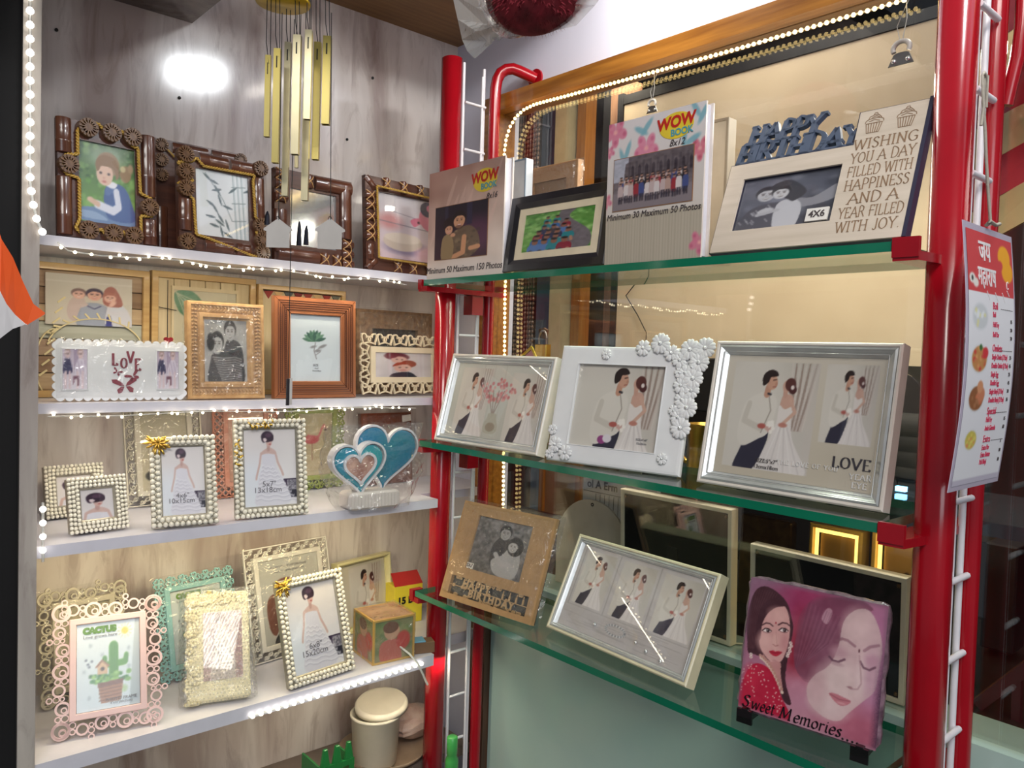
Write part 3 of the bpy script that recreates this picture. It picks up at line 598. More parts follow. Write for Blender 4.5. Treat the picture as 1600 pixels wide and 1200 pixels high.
    p.ell(.15, .46, .05, .07, (226, 178, 172), soft=1, a=.8); p.ell(.31, .44, .03, .07, (196, 134, 136), soft=1, a=.7); p.ell(.24, .24, .07, .05, (222, 174, 168), soft=1, a=.7); p.ell(.235, .45, .02, .05, (226, 180, 172), soft=1, a=.8)
    for x, y, q in ((.165, .378, -.12), (.29, .345, -.12)):
        p.ell(x, y, .029, .0135, (238, 222, 220), rot=q); p.ell(x+.008, y-.001, .0125, .0135, (48, 26, 30)); p.ell(x+.005, y-.005, .003, .003, (240, 230, 230))
        p.line([(x-.034, y+.008), (x-.014, y-.013), (x+.014, y-.016), (x+.034, y-.004)], .0075, (40, 20, 26)); p.line([(x-.024, y+.015), (x+.006, y+.016), (x+.028, y+.008)], .004, (100, 58, 60), a=.8)
        p.line([(x-.042, y-.030), (x-.012, y-.054), (x+.02, y-.056), (x+.042, y-.044)], .010, (66, 36, 42), a=.9)
    p.line([(.236, .37), (.246, .43), (.252, .462)], .005, (190, 136, 132), a=.7); p.line([(.222, .468), (.242, .476), (.262, .466)], .006, (168, 104, 104), a=.9); p.ell(.228, .305, .005, .007, (150, 20, 40))
    p.poly([(.198, .528), (.228, .512), (.245, .516), (.262, .508), (.296, .508), (.27, .540), (.245, .552), (.22, .546)], (184, 40, 62), smooth=1); p.line([(.20, .528), (.245, .528), (.293, .510)], .004, (120, 18, 38)); p.ell(.25, .585, .02, .007, (186, 130, 130), soft=.8, a=.7)
    p.poly([(.15, .56), (.21, .60), (.29, .585), (.30, .66), (.33, .80), (.27, .74), (.2, .66)], (196, 138, 136), smooth=1)
    p.poly([(.0, .86), (.04, .73), (.08, .66), (.14, .635), (.22, .66), (.28, .74), (.33, .84), (.39, .93), (.36, 1.02), (-.02, 1.02)], (184, 28, 60), smooth=1)
    p.ell(.08, .75, .06, .08, (206, 44, 74), soft=1, a=.7)
    rr = random.Random(4)
    for i in range(90):
        x, y = rr.random()*.34, .66+.30*rr.random()
        if y > .645+max(0, x-.14)*1.1+max(0, .06-x)*1.5: p.ell(x, y, .0042, .0042, (240, 206, 198))
    for i in range(26): t = i/25; p.ell(.135+.19*t, .575+.06*t+.15*t*t+(.012 if i % 2 else 0), .012, .012, (228, 200, 184) if i % 2 else (190, 140, 128))
    for x, y in ((.352, .425), (.358, .445), (.348, .465), (.352, .485), (.342, .505), (.338, .525), (.062, .585), (.064, .605)): p.ell(x, y, .012, .011, (238, 220, 212)); p.ell(x, y, .005, .005, (170, 128, 124))
    p.noise(10, 5, 3); p.noise(30, 4, 5)
    e = np.minimum.reduce([p.X, 1-p.X, p.Y, 1-p.Y]); rn = np.random.RandomState(8).rand(*e.shape)
    p.put(np.clip(1-e/.035, 0, 1)*.6, (132, 98, 118)); p.put(np.clip(1-(1-p.X)/.06, 0, 1)*np.clip((p.Y-.25)*3, 0, 1)*(.5+.4*rn), (66, 40, 62)); p.put(np.clip(1-(1-p.Y)/.03, 0, 1)*.6, (200, 150, 164)); return p
def pic_album1(p):
    p.grad((176, 130, 116), (226, 208, 196), .35); p.noise(9, 14, 8)
    for i in range(14):
        rr = random.Random(i+7); x = .1+rr.random()*.9; y = rr.random()*.5; p.poly([(x, y), (x-.10, y+.16), (x-.16, y+.34), (x-.05, y+.16)], (222, 190, 178), smooth=1, a=.5)
    p.ell(.5, .98, .7, .14, (226, 214, 206), soft=.8); return p
def pic_album2(p):
    p.grad((222, 216, 218), (206, 196, 184), 0); p.rect(0, .66, 1, 1, (186, 176, 160))
    for i in range(34): p.rect(i/34, .66, i/34+.012, 1, (172, 162, 146))
    def fl(x, y, r, c, c2):
        for k in range(5): a = k*2*PI/5+.3; p.ell(x+r*.6*math.cos(a), y+r*.42*math.sin(a), r*.42, r*.30, c, rot=a, a=.85); p.ell(x+r*.8*math.cos(a), y+r*.55*math.sin(a), r*.15, r*.12, c2, a=.5)
        p.ell(x, y, r*.16, r*.12, (236, 170, 170))
    fl(.08, .07, .13, (214, 120, 148), (180, 70, 110)); fl(.42, .225, .13, (220, 130, 158), (190, 80, 120)); fl(.95, .30, .10, (214, 110, 130), (170, 50, 80)); fl(.02, .2, .06, (214, 120, 148), (180, 70, 110)); fl(.98, .9, .1, (214, 120, 148), (180, 70, 110)); fl(.0, .55, .07, (214, 130, 148), (180, 70, 110))
    for x, y, a in ((.36, .10, .4), (.42, .08, 2.4), (.17, .26, 1.1), (.22, .22, 2.0), (.90, .04, .9), (.97, .08, 2.2), (.8, .2, 1.6), (.88, .23, 2.8)): p.ell(x, y, .075, .022, (126, 176, 190), rot=a, a=.9)
    return p
def pic_lovecollage(p):
    p.grad((214, 206, 192), (200, 190, 172), .3)
    p.view(.055, .055, .62, .93, True); couple(p); p.view(.66, .055, .96, .66, True); couple(p, curtain=True); p.view(0, 0, 1, 1); return p
def pic_menu(p):
    p.a[:] = np.array((232, 232, 238)); p.rect(0, 0, 1, .24, (206, 74, 78)); p.rect(.0, .0, 1, .24, (206, 74, 78))
    p.ell(.80, .08, .14, .05, (240, 170, 50)); p.ell(.86, .135, .13, .045, (240, 170, 50)); p.ell(.70, .115, .06, .02, (206, 74, 78)); p.ell(.09, .19, .06, .02, (232, 232, 226)); p.ell(.16, .205, .055, .018, (232, 226, 220)); p.ell(.09, .19, .02, .01, (60, 60, 60))
    for y, r, c, c2 in ((.335, .17, (206, 210, 214), (226, 222, 160)), (.50, .18, (196, 140, 84), (206, 60, 60)), (.655, .17, (150, 96, 60), (214, 120, 84)), (.82, .13, (206, 190, 90), (226, 140, 90))):
        p.ell(.24, y, r, r*.33, (222, 224, 230)); p.ell(.24, y, r*.86, r*.28, c)
        for i in range(26): rr = random.Random(i+int(y*100)); t = rr.random()*6.28; q = rr.random()**.5*.75; p.ell(.24+r*q*math.cos(t), y+r*.3*q*math.sin(t), r*.14, r*.05, rr.choice((c, c2, tuple(min(255, v+26) for v in c))), a=.8)
    p.ell(.36, .475, .06, .022, (210, 60, 66)); p.ell(.26, .455, .03, .012, (60, 110, 60)); p.ell(.33, .64, .08, .03, (206, 130, 96)); p.ell(.30, .61, .06, .025, (214, 150, 110))
    p.rect(0, .975, 1, 1, (196, 190, 206)); return p

# ------------------------------------------------------------------ lettering
FONTC = {}
def text_mesh(s, size, bold=0, shear=0, align='CENTER', spacing=1.0, extr=0):
    c = bpy.data.curves.new('t', 'FONT'); c.body = s; c.size = size; c.offset = bold; c.shear = shear; c.align_x = align; c.align_y = 'CENTER'; c.space_character = spacing; c.extrude = extr; c.resolution_u = 3
    o = bpy.data.objects.new('t', c); COL.objects.link(o); dg = bpy.context.evaluated_depsgraph_get()
    me = bpy.data.meshes.new_from_object(o.evaluated_get(dg)); bpy.data.objects.remove(o)
    return [v.co.copy() for v in me.vertices], [list(f.vertices) for f in me.polygons]
def letters(mb, s, x, z, size, y=-.0006, extr=.0002, mi=0, rot=0, sx=1, **kw):
    vs, fs = text_mesh(s, size, extr=extr, **kw); cr, sr = math.cos(rot), math.sin(rot)
    mb.add([(x+(v.x*sx)*cr-v.y*sr, y-v.z, z+(v.x*sx)*sr+v.y*cr) for v in vs], fs, mi)
G = {  # broad-nib capitals and small letters, unit box
 'A': (.9, [[(0, 0), (.45, 1), (.9, 0)], [(.2, .36), (.72, .36)]], [0, 1]), 'B': (.75, [[(.12, 0), (.12, 1), (.5, 1), (.65, .88), (.62, .6), (.45, .53), (.12, .53)], [(.45, .53), (.7, .42), (.7, .12), (.5, 0), (.12, 0)]], []),
 'D': (.85, [[(.12, 0), (.12, 1), (.5, .98), (.78, .75), (.8, .35), (.55, .03), (.12, 0)]], []), 'E': (.68, [[(.62, .88), (.6, 1), (.12, 1), (.12, 0), (.62, 0), (.66, .14)], [(.12, .52), (.5, .52)]], []),
 'F': (.65, [[(.6, .88), (.6, 1), (.12, 1), (.12, 0)], [(.12, .52), (.48, .52)]], [1]), 'G': (.85, [[(.76, .85), (.6, .98), (.32, .97), (.08, .7), (.1, .3), (.35, .02), (.62, .03), (.76, .15), (.76, .42), (.55, .42)]], []),
 'H': (.9, [[(.14, 0), (.14, 1)], [(.76, 0), (.76, 1)], [(.14, .52), (.76, .52)]], [0, 1]), 'I': (.35, [[(.17, 0), (.17, 1)]], [0]), 'J': (.5, [[(.36, 1), (.36, .15), (.2, -.02), (.04, .08)]], []),
 'L': (.65, [[(.14, 1), (.14, 0), (.6, 0), (.64, .15)]], []), 'N': (.9, [[(.14, 0), (.14, 1), (.76, 0), (.76, 1)]], [0]), 'M': (1.05, [[(.1, 0), (.16, 1), (.5, .1), (.86, 1), (.94, 0)]], [0]),
 'O': (.9, [[(.45, 0), (.15, .16), (.06, .5), (.18, .86), (.45, 1), (.72, .86), (.84, .5), (.74, .16), (.45, 0)]], []), 'P': (.7, [[(.14, 0), (.14, 1), (.5, 1), (.66, .85), (.64, .6), (.46, .48), (.14, .48)]], []),
 'R': (.82, [[(.14, 0), (.14, 1), (.5, 1), (.64, .86), (.62, .62), (.46, .52), (.14, .52)], [(.42, .52), (.8, 0)]], []), 'S': (.62, [[(.52, .86), (.38, .99), (.16, .93), (.1, .74), (.26, .58), (.46, .44), (.54, .24), (.44, .04), (.2, -.01), (.06, .14)]], []),
 'T': (.78, [[(.04, .86), (.05, 1), (.73, 1), (.74, .86)], [(.39, 1), (.39, 0)]], []), 'U': (.88, [[(.14, 1), (.14, .25), (.3, .02), (.58, .02), (.74, .25), (.74, 1)]], [0]), 'V': (.88, [[(.04, 1), (.44, 0), (.84, 1)]], [0]),
 'W': (1.2, [[(.04, 1), (.34, 0), (.6, .95), (.88, 0), (1.16, 1)]], [0]), 'Y': (.82, [[(.04, 1), (.41, .5), (.78, 1)], [(.41, .5), (.41, 0)]], [0]), '.': (.3, [[(.1, .02), (.16, .06)]], []), ' ': (.4, [], []), 'C': (.8, [[(.74, .84), (.5, 1), (.2, .88), (.07, .5), (.2, .12), (.5, 0), (.74, .16)]], []),
 'w': (.95, [[(.06, .6), (.24, 0), (.46, .55), (.66, 0), (.86, .62)]], []), 'e': (.55, [[(.1, .32), (.48, .36), (.42, .58), (.24, .6), (.08, .36), (.14, .06), (.32, 0), (.48, .1)]], []), 't': (.42, [[(.2, .85), (.16, .12), (.26, 0), (.4, .08)], [(.03, .58), (.38, .58)]], []),
 'm': (.95, [[(.1, .6), (.1, 0)], [(.1, .42), (.26, .6), (.42, .55), (.44, 0)], [(.44, .42), (.6, .6), (.76, .55), (.78, .06), (.9, .03)]], []), 'o': (.58, [[(.28, 0), (.08, .12), (.08, .45), (.28, .6), (.48, .46), (.48, .14), (.28, 0)]], []),
 'r': (.46, [[(.1, .6), (.12, 0)], [(.12, .4), (.26, .58), (.42, .56)]], []), 'i': (.28, [[(.12, .6), (.12, .06), (.24, .02)], [(.12, .8), (.14, .84)]], []), 's': (.46, [[(.38, .52), (.24, .61), (.1, .5), (.2, .34), (.36, .22), (.34, .04), (.18, -.02), (.04, .08)]], [])}
def nib(mb, s, x, z, size, y=-.0006, y1=None, w=.13, ang=.5, shear=0, align=0, rot=0, track=.06, mi=0, serif=.2, sx=1, thin=.03):
    y1 = y+.0004 if y1 is None else y1
    W = sum(G[c][0]+track for c in s)*size*sx; cx = x-W/2 if align == 0 else x; cr, sr = math.cos(rot), math.sin(rot)
    nx, nz = math.cos(ang)*w/2, math.sin(ang)*w/2; ox = cx
    for c in s:
        adv, strokes, ser = G[c]
        segs = []
        for k, st in enumerate(strokes):
            P = [Vector(q) for q in st]
            if len(P) > 3 and c not in 'NMWEFTLH':
                Q = [P[0]]
                for i in range(len(P)-1):
                    p0, p1, p2, p3 = P[max(0, i-1)], P[i], P[i+1], P[min(len(P)-1, i+2)]
                    sharp = (c in 'BDPRJUwmt' and (abs(p1.x-p2.x) < .02 and abs(p1.y-p2.y) > .3))
                    for t in ((.33, .67, 1) if not sharp else (1,)):
                        Q.append(p1.lerp(p2, t) if sharp else .5*(2*p1+(p2-p0)*t+(2*p0-5*p1+4*p2-p3)*t*t+(-p0+3*p1-3*p2+p3)*t**3))
                P = Q
            segs.append(P)
            if k in ser:
                for q in (st[0], st[-1]): segs.append([Vector((q[0]-serif/2, q[1])), Vector((q[0]+serif/2, q[1]))])
        for P in segs:
            for a, b in zip(P, P[1:]):
                d = b-a; n = Vector((-d.y, d.x)); n = n.normalized() if n.length > 1e-6 else Vector((0, 1))
                wd = max(abs(n.x*nx+n.y*nz), thin/2)+.0; e = d.normalized()*min(.02, wd) if d.length > 1e-6 else Vector((0, 0))
                quad = [a+n*wd-e, a-n*wd-e, b-n*wd+e, b+n*wd+e]; o = []
                for q in quad:
                    X = (q.x+shear*q.y)*size*sx+ox-x; Z = q.y*size; o.append((x+X*cr-Z*sr, z+X*sr+Z*cr))
                vs = [(p[0], yy, p[1]) for yy in (y, y1) for p in o]
                mb.add(vs, [(0, 1, 2, 3), (7, 6, 5, 4), (0, 4, 5, 1), (1, 5, 6, 2), (2, 6, 7, 3), (3, 7, 4, 0)], mi)
        ox += (adv+track)*size*sx
    return ox
# ------------------------------------------------------------------ the setting
M_marble = grain_mat('onyx_laminate', (226, 219, 214), (204, 194, 188), (166, 150, 144))
M_marble2 = grain_mat('onyx_laminate_slab', (150, 140, 130), (128, 116, 108), (96, 84, 80))
M_white = mat('white_laminate', (214, 212, 222), .35, coat=.3, var=.03)
M_wallp = mat('white_paint', (212, 214, 232), .6, var=.02, vscale=6, bump=.1, bscale=90)
M_blk = mat('black_board', (14, 13, 15), .6, var=.1)
M_dark = mat('dark_paint', (9, 8, 10), .9, var=.2, vscale=4)
M_red = mat('red_enamel', (158, 10, 26), .22, coat=.35, var=.06, vscale=14, bump=.05, bscale=50)
M_wire = mat('white_plastic_coat', (226, 224, 230), .35, coat=.3, var=.03)
M_mint = mat('mint_film', (190, 212, 200), .22, coat=.5, var=.08, vscale=3, c2=(160, 194, 192), contrast=.8)
M_trim = wood('varnished_trim', (176, 118, 48), (128, 78, 28), 'y', .3, .4)
M_trimd = wood('dark_trim', (96, 66, 48), (60, 40, 30), 'z', .4, .2)
M_brown = wood('plywood_ceiling', (150, 112, 70), (128, 94, 60), 'x', .6, 0)
M_cream = mat('cream_plastic', (226, 218, 196), .35, coat=.3, var=.03)
M_led = mat('led_glow', (255, 244, 214), .4, emit=11, ecol=(1, .88, .62))
M_ledw = mat('led_glow_warm', (255, 226, 150), .4, emit=6, ecol=(1, .72, .30))
M_ledc = mat('led_glow_cool', (240, 240, 255), .4, emit=3.2, ecol=(1, .95, .84))
M_tape = clear('led_tape', (.94, .94, .9), .12, .2, haze=.35)
G_clear = clear('window_glass', (.95, .96, .95), .045, .0)
G_pane = clear('frame_glass', (.985, .985, .985), .01, .02)
G_shelf = clear('shelf_glass', (.86, .95, .90), .02, .02)
G_wrap = clear('cellophane', (.97, .97, .96), .035, .06, crumple=1.0, bscale=26, haze=.035)
M_edge = mat('glass_edge_green', (20, 118, 88), .12, coat=.6, var=.12, vscale=5, emit=0)
M_edgeb = mat('glass_edge_blue', (22, 110, 130), .12, coat=.6, c2=(10, 84, 120), vscale=6)
M_gold = mat('gold_metal', (214, 176, 84), .28, metal=1, var=.08)
M_silver = mat('silver_mirror', (226, 228, 230), .1, metal=.85, var=.04)
M_steel = mat('steel', (170, 170, 168), .3, metal=1, var=.08)

def structure(name, m, mats): return m.build(name, mats, kind='structure')
m = MB(); m.box((.2495, 1.6, -.02), (1.26, 1.66, 2.30)); structure('wall_left', m, M_marble)
m = MB(); m.box((.226, 1.33, -.02), (.249, 1.66, 2.6)); structure('wall_side', m, grain_mat('onyx_laminate_edge', (196, 188, 178), (176, 168, 160), (150, 140, 136)))
m = MB(); m.box((-.9, 1.335, -.02), (.2255, 1.375, 2.8)); structure('wall_outer', m, M_dark)
m = MB()
for a, b in (((1.2, 1.43, -.02), (1.26, 1.6, 3.0)), ((1.2, -.5, 2.074), (1.26, 1.43, 3.0))): m.box(a, b)
structure('wall_right', m, M_wallp)
m = MB(); m.box((-3, -3, -.08), (4, 3.2, -.02)); structure('floor', m, mat('grey_tile_floor', (96, 92, 92), .3, var=.1, vscale=3))
m = MB(); m.box((.72, 1.10, 2.252), (1.2, 1.6, 2.28)); structure('ceiling', m, M_brown)
m = MB(); m.box((-.2, .9, 2.12), (.555, 1.6, 2.30))
structure('trim_1', m, M_marble2)
# window: timber surround, glass, mint panel underneath
m = MB(); m.box((1.15, -.5, 2.040), (1.215, 1.435, 2.074)); m.box((1.15, 1.392, 1.0), (1.215, 1.435, 2.0395)); w1 = structure('window_1', m, M_trim)
m = MB(); m.box((1.178, -.5, 1.002), (1.183, 1.392, 2.040)); m.build('window_pane', G_clear, w1)
m = MB(); m.box((1.165, -.5, -.02), (1.2, 1.362, .998)); structure('wall_below_window', m, M_mint)
m = MB(); m.box((1.2, -.5, .96), (1.275, 1.43, .996)); structure('window_sill', m, M_mint)
m = MB(); m.box((1.2755, .30, .93), (1.76, 2.2, .996)); tagged0 = m.build('inner_counter', mat('dark_counter', (34, 26, 22), .4, coat=.3)); tagged0['label'] = 'dark counter top inside the window under the gold lit frames'; tagged0['category'] = 'counter'
m = MB(); m.box((1.15, 1.364, -.02), (1.21, 1.425, .998)); structure('trim_2', m, M_trimd)
# shop interior
M_int = mat('interior_wall', (48, 38, 34), .7, c2=(22, 18, 20), vscale=2)
m = MB(); m.box((3.0, -1.6, -.02), (3.05, 3.2, 2.7)); structure('wall_back', m, M_int)
m = MB(); m.box((1.26, 2.9, -.02), (3.0, 2.95, 2.7)); structure('wall_far', m, M_int)
m = MB(); m.box((1.26, -1.6, -.02), (3.0, -1.55, 2.7)); structure('wall_near', m, mat('night_dark', (12, 12, 22), .4))
m = MB(); m.box((1.26, -1.6, 2.66), (3.05, 2.95, 2.70)); structure('ceiling_inner', m, M_int)

# left unit shelves
def shelf(name_label, x0, x1, z, th, y0=1.4, yaw=0):
    m = MB()
    if y0 < 1.39 and x1 > 1.1: m.box((x0, y0, z-th), (.985, 1.5985, z)); m.box((.985, 1.405, z-th), (x1, 1.5985, z))
    elif z < .6: m.box((x0, y0, z-th), (x1, 1.50, z)); [m.box((x0+q, 1.24, -.0195), (x0+q+.02, 1.26, z-th)) for q in (.01, .42)]; [m.box((x0+q, 1.47, -.0195), (x0+q+.02, 1.49, z-th)) for q in (.01, .42)]
    else: m.box((x0, y0, z-th), (x1, 1.5985, z))
    o = m.build('wall_shelf' if z > .6 else 'low_bench', M_white if z > .6 else mat('bench_taupe', (120, 106, 96), .6)); o['label'] = name_label; o['category'] = 'shelf'; 
    if z > .6: o['group'] = 'white shelves on the stone-look wall'
    else: o['category'] = 'bench'
    return o
Z1, Z2, Z3, Z4 = 1.659, 1.398, 1.189, .859
shelf('top white shelf carrying the dark bamboo picture frames', .2495, 1.199, Z1, .016)
shelf('second white shelf from the top, under the LOVE frame and wooden frames', .2495, 1.199, Z2, .016)
shelf('third white shelf, under the pearl frames and blue heart', .2495, 1.199, Z3, .018, 1.337)
shelf('lowest white shelf, with a lit strip on its front edge', .2495, 1.199, Z4, .024, 1.335)
shelf('low taupe bench below the veined wall, under the round tray', .70, 1.15, .588, .02, 1.22)

# ------------------------------------------------------------------ red display rack
def rrect(cx, cy, a, b, r, n=4):
    o = []
    for sx, sy, t0 in ((1, 1, 0), (-1, 1, PI/2), (-1, -1, PI), (1, -1, 3*PI/2)):
        for k in range(n+1): t = t0+PI/2*k/n; o.append((cx+sx*(a-r)+r*math.cos(t), cy+sy*(b-r)+r*math.sin(t)))
    return o
def vpost(m, cx, cy, a, b, r, z0, z1, lean=0, mi=0):
    P = rrect(cx, cy, a, b, r); n = len(P)
    vs = [(x, y, z0) for x, y in P]+[(x, y+lean, z1) for x, y in P]
    m.add(vs, [(i, (i+1) % n, n+(i+1) % n, n+i) for i in range(n)]+[list(reversed(range(n))), list(range(n, 2*n))], mi, False)
def upright(label, yc, ztop, lean, right):
    t = thing('rack_upright', label, 'rack', 'red and white rack sides', loc=(1.02, yc, 0))
    def sub(name, m, mats): o = m.build(name, mats, t); o.location = (-1.02, -yc, 0); return o
    m = MB(); vpost(m, 1.02, yc, .02, .0215, .017, -.019, ztop, lean); o = sub('front_post', m, M_red); 
    for f in o.data.polygons: f.use_smooth = abs(f.normal.z) < .5
    # thin rear tube, bending into the wall at its top
    yb = yc-.005 if right else yc-.012
    zt = 2.09
    if right: pts = [(1.125, yb, -.018), (1.125, yb+.01, 2.5)]
    else: pts = [(1.128, yb, -.018), (1.128, yb, 2.05), (1.129, yb, 2.08), (1.132, yb-.001, 2.10), (1.138, yb-.005, 2.115), (1.147, yb-.013, 2.123), (1.158, yb-.023, 2.125), (1.170, yb-.033, 2.120), (1.1985, yb-.054, 2.106)]
    m = MB(); m.tube(pts, .0125 if not right else .013, 16); sub('rear_tube', m, M_red)
    if not right:
        m = MB(); m.tube([(1.1955, yb-.054, 2.106), (1.1999, yb-.054, 2.106)], .021, 20); sub('wall_flange', m, M_red)
    # wire ladder
    x0, x1 = 1.052, 1.108; zt = ztop+.0 if not right else 2.4
    for x in ((x0, x1) if not right else (1.075, 1.106)):
        m = MB(); m.tube([(x, yc-.002 if right else yc-.01, -.018), (x, yc+lean*.9, zt)], .0036 if not right else .0045, 8); sub('ladder_wire', m, M_wire)
    if not right:
        m = MB(); m.tube([(1.0995, yc-.012, -.018), (1.0995, yc-.003, ztop-.02)], .003, 8); sub('ladder_wire', m, M_wire)
    z = .40+.035; 
    while z < ztop-.01:
        m = MB(); xx = (x0, x1) if not right else (1.045, 1.108); m.tube([(xx[0], yc-.004, z), (xx[1], yc-.004, z)], .0032 if not right else .0042, 8); sub('ladder_rung', m, M_wire); z += .1
    # shelf arms
    for zs in (1.645, 1.31, .992):
        ya = .395 if right else 1.366
        m = MB(); h = .016
        m.add([(a, b, c) for c in (zs-h-.007, zs-.0125) for a, b in ((.951, ya-.016), (.995, ya-.022), (1.165, ya-.022), (1.165, ya+.012), (.951, ya+.014))],
              [(4, 3, 2, 1, 0), (5, 6, 7, 8, 9)]+[(i, (i+1) % 5, 5+(i+1) % 5, 5+i) for i in range(5)])
        if right: m.box((.949, ya-.016, zs-h-.003), (.9555, ya+.0145, zs+.0045)); m.box((.9555, ya-.016, zs-h-.003), (.992, ya+.0145, zs-.0122))
        else:
            m.box((.949, ya+.001, zs-h-.003), (.975, ya+.014, zs+.002))
            m.box((1.07, ya-.018, zs-.065), (1.10, ya+.012, zs-.0235))
        sub('shelf_arm', m, M_red)
    return t
upright('left red post with white wire ladder, beside the marble wall shelves', 1.375, 2.12, .004, False)
upright('right red post with white wire ladder, behind the laminated menu card', .366, 2.35, .012, True)
def glass_shelf(z, label, em, y1=1.362):
    m = MB(); m.add([], []); x0, x1, y0, t = .951, 1.145, .411, .0118
    c = [(x0, y0, z-t), (x1, y0, z-t), (x1, y1, z-t), (x0, y1, z-t), (x0, y0, z), (x1, y0, z), (x1, y1, z), (x0, y1, z)]
    m.add(c, [(0, 3, 2, 1), (4, 5, 6, 7)], 0); m.add(c, [(0, 1, 5, 4), (1, 2, 6, 5), (2, 3, 7, 6), (3, 0, 4, 7)], 1)
    o = m.build('glass_shelf', [G_shelf, em]); o['label'] = label; o['category'] = 'shelf'; o['group'] = 'glass shelves on the red rack'
glass_shelf(1.6455, 'top glass shelf of the red rack, with the black framed group photo', M_edge)
glass_shelf(1.312, 'middle glass shelf of the red rack, under the white flower frame', M_edge)
glass_shelf(.994, 'lowest glass shelf of the red rack, sloping under the slate photo', M_edge)

# ------------------------------------------------------------------ lights: LED strips with single beads
def bead_mesh(name, r, mt, sq=(1, 1, 1)):
    m = MB(); m.ball((0, 0, 0), r, 7, 5, 0, sq); return m.mesh(name, mt)
def strip(name_label, pts, step, r, mt, tape_w=.004, limit=300, jit=0, group='lit LED strips', sq=(1, 1, 1)):
    P = [V(p) for p in pts]; t = thing('light_strip', name_label, 'light strip', group, loc=P[0])
    m = MB(); m.tube([p-P[0] for p in P], tape_w, 6); m.build('tape', M_tape, t)
    me = bead_mesh('led_bead', r, mt, sq); seg = []; L = 0; n = 0
    for a, b in zip(P, P[1:]): seg.append((L, a, b)); L += (b-a).length
    d = step/2
    while d < L and n < limit:
        for l0, a, b in seg:
            if l0 <= d <= l0+(b-a).length: q = a.lerp(b, (d-l0)/(b-a).length); break
        link('led_bead', me, t, loc=q-P[0]+Vector((R_.uniform(-jit, jit), R_.uniform(-jit, jit), R_.uniform(-jit, jit)))); d += step*(1+R_.uniform(-.5, .5)*(jit > 0)); n += 1
    return t
a_ = [on(47, y, 1, 1.322) for y in (-60, 60, 200, 285)]+[on(51, 315, 1, 1.322), on(58, 345, 1, 1.322), on(68, 366, 1, 1.322)]
strip('bright LED strip running up the left edge of the marble unit', a_, .0195, .0054, M_ledc, .0022)
strip('string of tiny lamps under the front edge of the top shelf', [(.285, 1.3955, Z1-.010)]+[(.3+k*.045, 1.3945, Z1-.022-.003*math.sin(k*1.4)) for k in range(15)], .0175, .0024, M_led, .0012, jit=.003)
strip('string of tiny lamps under the second shelf', [(.275, 1.3965, Z2-.02)]+[(.29+k*.048, 1.3945, Z2-.0195-.002*math.sin(k)) for k in range(15)], .020, .0022, M_led, .0011, jit=.003)
strip('short LED strip on the left end of the third shelf', [on(67, y, 1, 1.329) for y in (785, 830, 878)], .0205, .0048, M_ledc, .002)
strip('bright LED strip under the front edge of the lowest shelf', [on(x, y, 1, 1.329) for x, y in ((388, 1121), (520, 1080), (662, 1036))], .0158, .0046, M_ledc, .002)
strip('LED strip beside the white ladder, behind the middle of the rack', [on(745, y, 1, 1.44) for y in (488, 560)], .0125, .0042, M_led, .0018)
strip('LED strip beside the white ladder, low by the lowest shelf', [on(740, y, 1, 1.44) for y in (970, 1012)], .0135, .0042, M_led, .0018)
wp = [(785, 900), (787, 700), (789, 450), (789, 300), (788, 238), (791, 216), (797, 198), (806, 183), (819, 171), (836, 163), (858, 157), (885, 150), (925, 139), (969, 127), (1150, 77), (1300, 33), (1420, -2)]
strip('warm LED rope following the rounded timber window surround', [on(x, y, 0, 1.158) for x, y in wp], .0104, .0034, M_ledw, .0014, limit=200)

# ------------------------------------------------------------------ board and posts inside the shop
def tagged(o, label, cat, group=None, kind=None):
    o['label'] = label; o['category'] = cat
    if group: o['group'] = group
    if kind: o['kind'] = kind
    return o
t = thing('display_board', 'large beige board with a black edge hanging inside the window', 'board', loc=(1.6, 1.0, 1.5))
m = MB(); m.box((0, -.39, 0), (.03, .40, .66)); m.build('panel', mat('beige_board', (216, 196, 164), .6, c2=(200, 178, 146), vscale=5, bump=.1), t)
m = MB(); m.box((-.004, -.425, -.0), (.034, -.391, .66)); m.build('edging', M_blk, t)
m = MB(); m.box((-.004, .401, 0), (.034, .42, .69)); m.build('edging', M_blk, t)
m = MB(); m.box((-.004, -.425, .661), (.034, .40, .684)); m.build('edging', M_blk, t)
t.rotation_euler.x = 0.0
m = MB(); m.tube([on(*q, 0, 1.585) for q in ((1003, 430), (978, 462), (996, 492), (1010, 520), (1008, 556))], .0016, 6)
tagged(m.build('black_cable', M_blk), 'thin black cable in front of the beige board', 'cable')
def ipost(name, label, cat, x0, x1, X, m_, z0=1.0, z1=2.3, th=.05, yref=480):
    a = on(x0, yref, 0, X)[1]; b = on(x1, yref, 0, X)[1]; m = MB(); m.box((X, b, z0), (X+th, a, z1)); return tagged(m.build(name, m_), label, cat)
ipost('cream_pillar', 'cream pillar inside the window left of the orange timber', 'pillar', 858, 892, 1.95, mat('cream_paint', (226, 206, 160), .6), .0, 2.6)
ipost('timber_post', 'orange timber door post inside the window', 'post', 892, 905, 1.93, wood('orange_timber', (176, 116, 50), (140, 84, 34), 'z'), .0, 2.6)
ipost('blue_grey_panel', 'narrow blue-grey panel between beads and pillar', 'panel', 838, 860, 2.1, mat('blue_grey_paint', (116, 138, 156), .6), .0, 2.6)
ipost('black_upright', 'thin black upright left of the wrapped timber', 'post', 932, 944, 1.7, M_blk, .9965, 2.3)
ipost('wrapped_timber', 'brown timber wrapped in plastic left of the beige board', 'post', 943, 972, 1.66, wood('wrapped_brown', (136, 104, 80), (100, 72, 54), 'z', .25, .6), .9965, 2.25)
